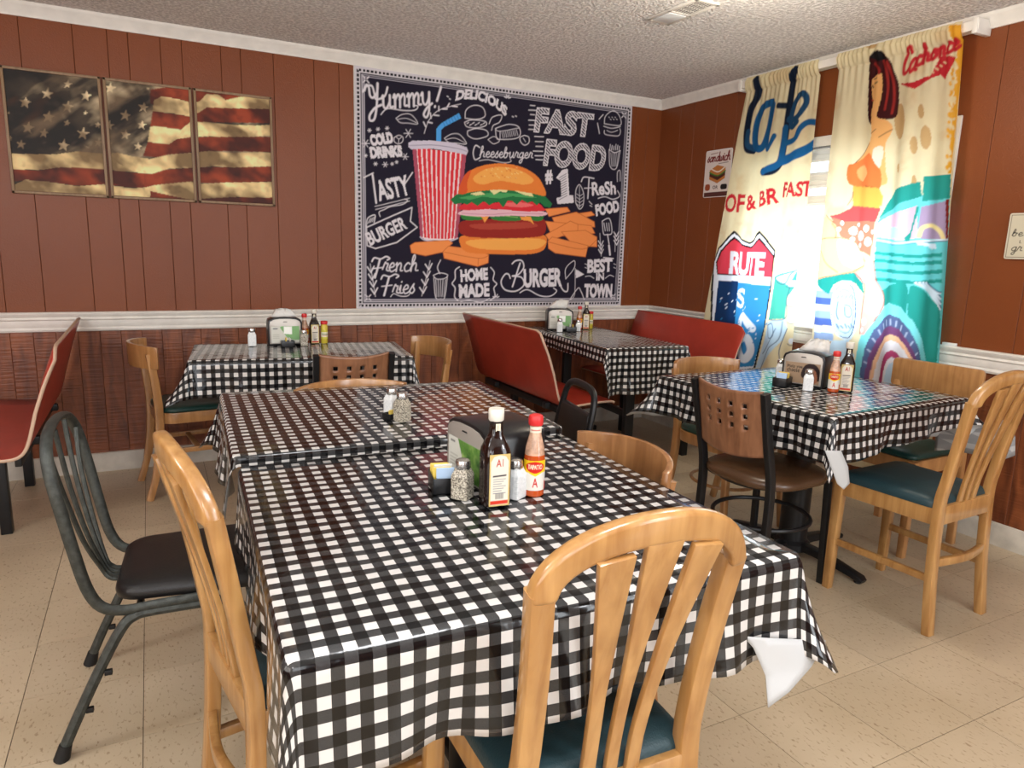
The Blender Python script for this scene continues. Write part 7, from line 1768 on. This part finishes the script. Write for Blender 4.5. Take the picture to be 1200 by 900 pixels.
def dispenser(loc, rz, label, wd=.17, dp=.12, h=.148, art='leaf', napkin=None, group=None, napkin_label=None):
    """front face looks along local -y"""
    r = empty('napkin_dispenser', loc, rz, label, 'napkin dispenser', group); w = wd / 2
    def arch(w_, h_, z0=0, cut=.80): return [(-w_, z0), (w_, z0), (w_, h_ * cut), (w_ * .93, h_ * (cut + .10)), (w_ * .72, h_ * .965), (w_ * .35, h_ * .995), (0, h_), (-w_ * .35, h_ * .995), (-w_ * .72, h_ * .965), (-w_ * .93, h_ * (cut + .10)), (-w_, h_ * cut)]
    b = MB(); b.prism(arch(w, h), 'y', -dp / 2, dp / 2); b.build('body', 'black_plastic', r, bevel=.006, seg=2)
    for s in (-1, 1):
        b = MB(); yy = s * dp / 2; b.prism(arch(w * .90, h * .95, .010), 'y', min(yy, yy + s * .004), max(yy, yy + s * .004)); fp = b.build('face_plate', 'silver', r, bevel=.001)
        b = MB(); b.prism([(-w * .13, h * .83), (w * .13, h * .83), (w * .10, h * .855), (-w * .10, h * .855)], 'y', min(yy + s * .0035, yy + s * .0050), max(yy + s * .0035, yy + s * .0050)); b.build('napkin_slot', 'black_plastic', r)
    cw, ch = wd * .82, h * .60; cv = Canvas(0, cw, 0, ch, .0018, (.82, .82, .78))
    if art == 'leaf':
        cv.poly((.35, .52, .22), [(cw * .30, ch * .98), (cw * .8, ch), (cw, ch), (cw, 0), (cw * .62, 0), (cw * .48, ch * .4)]); gr_ = fbm(cv.X * 1.0, cv.Z, 60, 3); cv.blend((slice(None), slice(None)), np.clip((gr_ - .5) * 2.5, 0, .7) * (cv.X > cw * .42), (.68, .78, .45)); cv.blend((slice(None), slice(None)), np.clip((.42 - gr_) * 4, 0, .7) * (cv.X > cw * .5), (.12, .28, .10)); cv.poly((.93, .93, .90), [(cw * .42, ch * .5), (cw * .66, ch * .5), (cw * .66, ch * .98), (cw * .42, ch * .98)] if art == 'x' else [(0, 0), (0, 0), (0, 0)]); cv.stroke((.3, .3, .3), .004, [(cw * .08, ch * .86), (cw * .20, ch * .86)])
        for q in range(4): cv.stroke((.55, .55, .5), .002, [(cw * .06, ch * (.5 - .09 * q)), (cw * .30, ch * (.5 - .09 * q))])
    elif art == 'lady':
        cv.poly((.62, .52, .42), [(0, 0), (cw, 0), (cw, ch), (0, ch)]); cv.poly((.16, .10, .10), [(cw * .5, ch * .3), (cw * .55, ch * .85), (cw * .8, ch * .97), (cw * .98, ch * .7), (cw, ch * .2)], 1); cv.poly((.62, .40, .30), [(cw * .62, ch * .1), (cw * .62, ch * .6), (cw * .78, ch * .75), (cw * .9, ch * .55), (cw * .92, ch * .1)], 1)
        cv.text((.15, .13, .12), 'Help you', (cw * .06, ch * .72), (cw * .50, ch * .72), .013, .02); cv.text((.15, .13, .12), 'choose', (cw * .06, ch * .52), (cw * .42, ch * .52), .013, .02)
    else:
        cv.poly((.50, .68, .45), [(cw * .35, ch * .99), (cw, ch * .99), (cw, ch * .2), (cw * .60, ch * .3), (cw * .45, ch * .6)], 1); cv.poly((.97, .98, .95), [(cw * .45, ch * .55), (cw * .74, ch * .5), (cw * .74, ch * .98), (cw * .45, ch * .98)]); cv.stroke((.3, .32, .35), .005, [(cw * .08, ch * .85), (cw * .22, ch * .85)])
        for q in range(3): cv.stroke((.6, .6, .55), .002, [(cw * .06, ch * (.5 - .1 * q)), (cw * .28, ch * (.5 - .1 * q))])
    printed('display_card', *canvas_grid(cv, .001, cw - .001, .001, ch - .001, .0022, lambda U, W_: np.stack([U - cw / 2, U * 0 - dp / 2 - .0046, W_ + .014], -1)), 'print_label', r)
    if napkin:
        nx_, hgt, lean = napkin; b = MB(); V = []; nn = 9
        for j in range(4):
            f = j / 3
            for i in range(nn):
                u = i / (nn - 1) - .5; V.append((nx_ + u * wd * (.72 - .25 * f) + lean * f, -.01 + .012 * math.sin(i * 2.1 + j) * (.4 + f) + .015 * f, h - .001 + hgt * f * (1 - .25 * abs(u + .1) * f)))
        b.add(V, [(j * nn + i, j * nn + i + 1, (j + 1) * nn + i + 1, (j + 1) * nn + i) for j in range(3) for i in range(nn - 1)])
        o = b.build('paper_napkin', 'paper', None, angle=80); md = o.modifiers.new('t', 'SOLIDIFY'); md.thickness = .004; o.location = loc; o.rotation_euler = (0, 0, rz); tag(o, napkin_label, 'napkin')
    return r
def jar(loc, label):
    r = empty('relish_jar', loc, math.radians(-100), label, 'jar'); b = MB(); b.lathe([(.017, 0), (.0185, .003), (.0185, .095), (.016, .102), (.015, .106)], 22); b.build('jar_body', 'mustard', r)
    b = MB(); b.lathe([(.0175, .104), (.019, .106), (.019, .120), (.017, .122)], 22); tag(b.build('lid', 'cap_red', r), 'red lid')
    cv = label_cv(.06, .05, (.80, .76, .30)); cv.poly((.92, .90, .80), [(.005, .012), (.055, .012), (.055, .038), (.005, .038)]); cv.stroke((.25, .4, .15), .004, [(.012, .028), (.046, .026)], 0); cv.stroke((.7, .2, .1), .003, [(.014, .02), (.04, .02)], 0); wrap_label(cv, .05, .05, .0189, .024, 0, r); return r
zt = .7535
toward = lambda x, y: math.atan2(-y, -x)      # label faces the viewer's side of the room
dispenser((.705, 1.440, zt), math.radians(-86), 'black dispenser with leafy green card on the nearest table', .20, .155, .150, 'leaf')
steak_sauce((.636, 1.296, zt), toward(.636, 1.296) + .35, 'tall dark steak sauce bottle with ivory cap on the nearest table', None, 1.10)
shaker((.585, 1.352, zt), math.radians(-50), 'pepper', 'pepper shaker in front of the leafy dispenser on the nearest table')
shaker((.694, 1.312, zt), math.radians(-60), 'salt', 'salt shaker between the two bottles on the nearest table')
hot_sauce((.742, 1.312, zt), toward(.742, 1.312) + .1, 'hot sauce bottle with red cap on the nearest table', None, 1.15)
caddy((.566, 1.424, zt), math.radians(-12), 'black sugar caddy beside the pepper shaker on the nearest table', None,
      (('pkt_yellow', -.005, .034, 7, 'yellow packet at the back of the nearest caddy'), ('pkt_yellow', -.003, .022, 4, 'second yellow packet, in front of the first, in the nearest caddy'), ('pkt_white', .003, .008, -3, 'white packet in the middle of the nearest caddy'), ('pkt_yellow', -.004, -.010, 3, 'yellow packet behind the blue one in the nearest caddy'), ('pkt_blue', .004, -.024, -5, 'pale blue packet leaning at the front of the nearest caddy')), .86)
zt = .7735
shaker((.655, 1.985, zt), math.radians(-65), 'pepper', 'pepper shaker alone in front of the salt on the middle table', None, 1.0)
shaker((.648, 2.062, zt), math.radians(-65), 'salt', 'salt shaker behind the pepper on the middle table', None, 1.0)
caddy((.628, 2.025, zt), math.radians(20), 'tiny black caddy tucked between shakers on the middle table', None, (('pkt_yellow', .004, -.016, 0, 'yellow packet showing beside the shakers on the middle table'),), .42)
zt = .7585
dispenser((.618, 3.862, zt), math.radians(-3), 'black dispenser with green card on the small wall table', .175, .10, .150, 'x', (.0, .045, .0), None, 'crumpled white napkin rising from the wall table dispenser')
shaker((.452, 3.848, zt), math.radians(-5), 'salt', 'salt shaker left of the dispenser on the small wall table', None, 1.05)
shaker((.706, 3.785, zt), math.radians(-8), 'pepper', 'pepper shaker below the steak sauce on the small wall table', None, .95)
caddy((.618, 3.765, zt), math.radians(88), 'small black caddy before the dispenser on the small wall table', None, (('pkt_yellow', .0, .014, 4, 'yellow packet in the caddy on the small wall table'), ('pkt_white', .0, -.018, -4, 'white packet in the caddy on the small wall table')), .75)
hot_sauce((.728, 3.880, zt), toward(.712, 3.87), 'thin hot sauce bottle behind the pepper on the small wall table', None, 1.0)
steak_sauce((.776, 3.862, zt), toward(.755, 3.858) + .15, 'dark steak sauce bottle on the small wall table', None, .97)
jar((.828, 3.856, zt), 'yellow relish jar with red lid on the small wall table')
dispenser((2.500, 4.150, zt), math.radians(-24), 'black dispenser with green card on the booth table', .18, .14, .150, 'x', (-.02, .060, .045), None, 'white napkin pulled up to a point on the booth table')
shaker((2.432, 4.025, zt), math.radians(-25), 'salt', 'white shaker at the left front of the booth dispenser')
shaker((2.585, 4.035, zt), math.radians(-25), 'salt', 'white shaker right of the caddy on the booth table', None, .85)
caddy((2.510, 4.005, zt), math.radians(66), 'black caddy centred before the booth dispenser', None, (('pkt_white', .0, .014, 4, 'white packet in the booth table caddy'), ('pkt_yellow', .0, -.018, -4, 'yellow packet in the booth table caddy')), .8)
hot_sauce((2.648, 4.120, zt), toward(2.65, 4.12), 'slim hot sauce bottle on the booth table', None, 1.0)
steak_sauce((2.705, 4.125, zt), toward(2.70, 4.12) + .1, 'dark steak sauce bottle on the booth table', None, 1.0)
jar((2.760, 4.150, zt), 'yellow relish jar partly behind the booth steak sauce')
dispenser((2.500, 2.060, zt), math.radians(-66), 'black dispenser with a woman on its card on the curtain table', .175, .13, .150, 'lady', (.02, .055, .02), None, 'grey folded napkins standing up from the curtain table dispenser')
caddy((2.372, 2.075, zt), math.radians(-66), 'black sugar caddy on the curtain table', None, (('pkt_yellow', .0, .020, 5, 'yellow packet in the curtain table caddy'), ('pkt_yellow', .0, .028, 8, 'second yellow packet at the back of the curtain table caddy'), ('pkt_blue', .0, -.020, -5, 'pale blue packet in the curtain table caddy')), .9)
shaker((2.396, 1.962, zt), math.radians(-50), 'salt', 'salt shaker in front of the curtain table dispenser')
shaker((2.540, 2.240, zt), math.radians(-50), 'salt', 'small shaker half hidden left of the curtain table dispenser', None, .9)
hot_sauce((2.478, 1.905, zt), toward(2.48, 1.9), 'hot sauce bottle beside the tall sauce on the curtain table', None, 1.05)
steak_sauce((2.545, 1.900, zt), toward(2.54, 1.9), 'brown steak sauce bottle at the right on the curtain table', None, 1.06, 'sauce_brown' if 'sauce_brown' in M else 'sauce_dark')
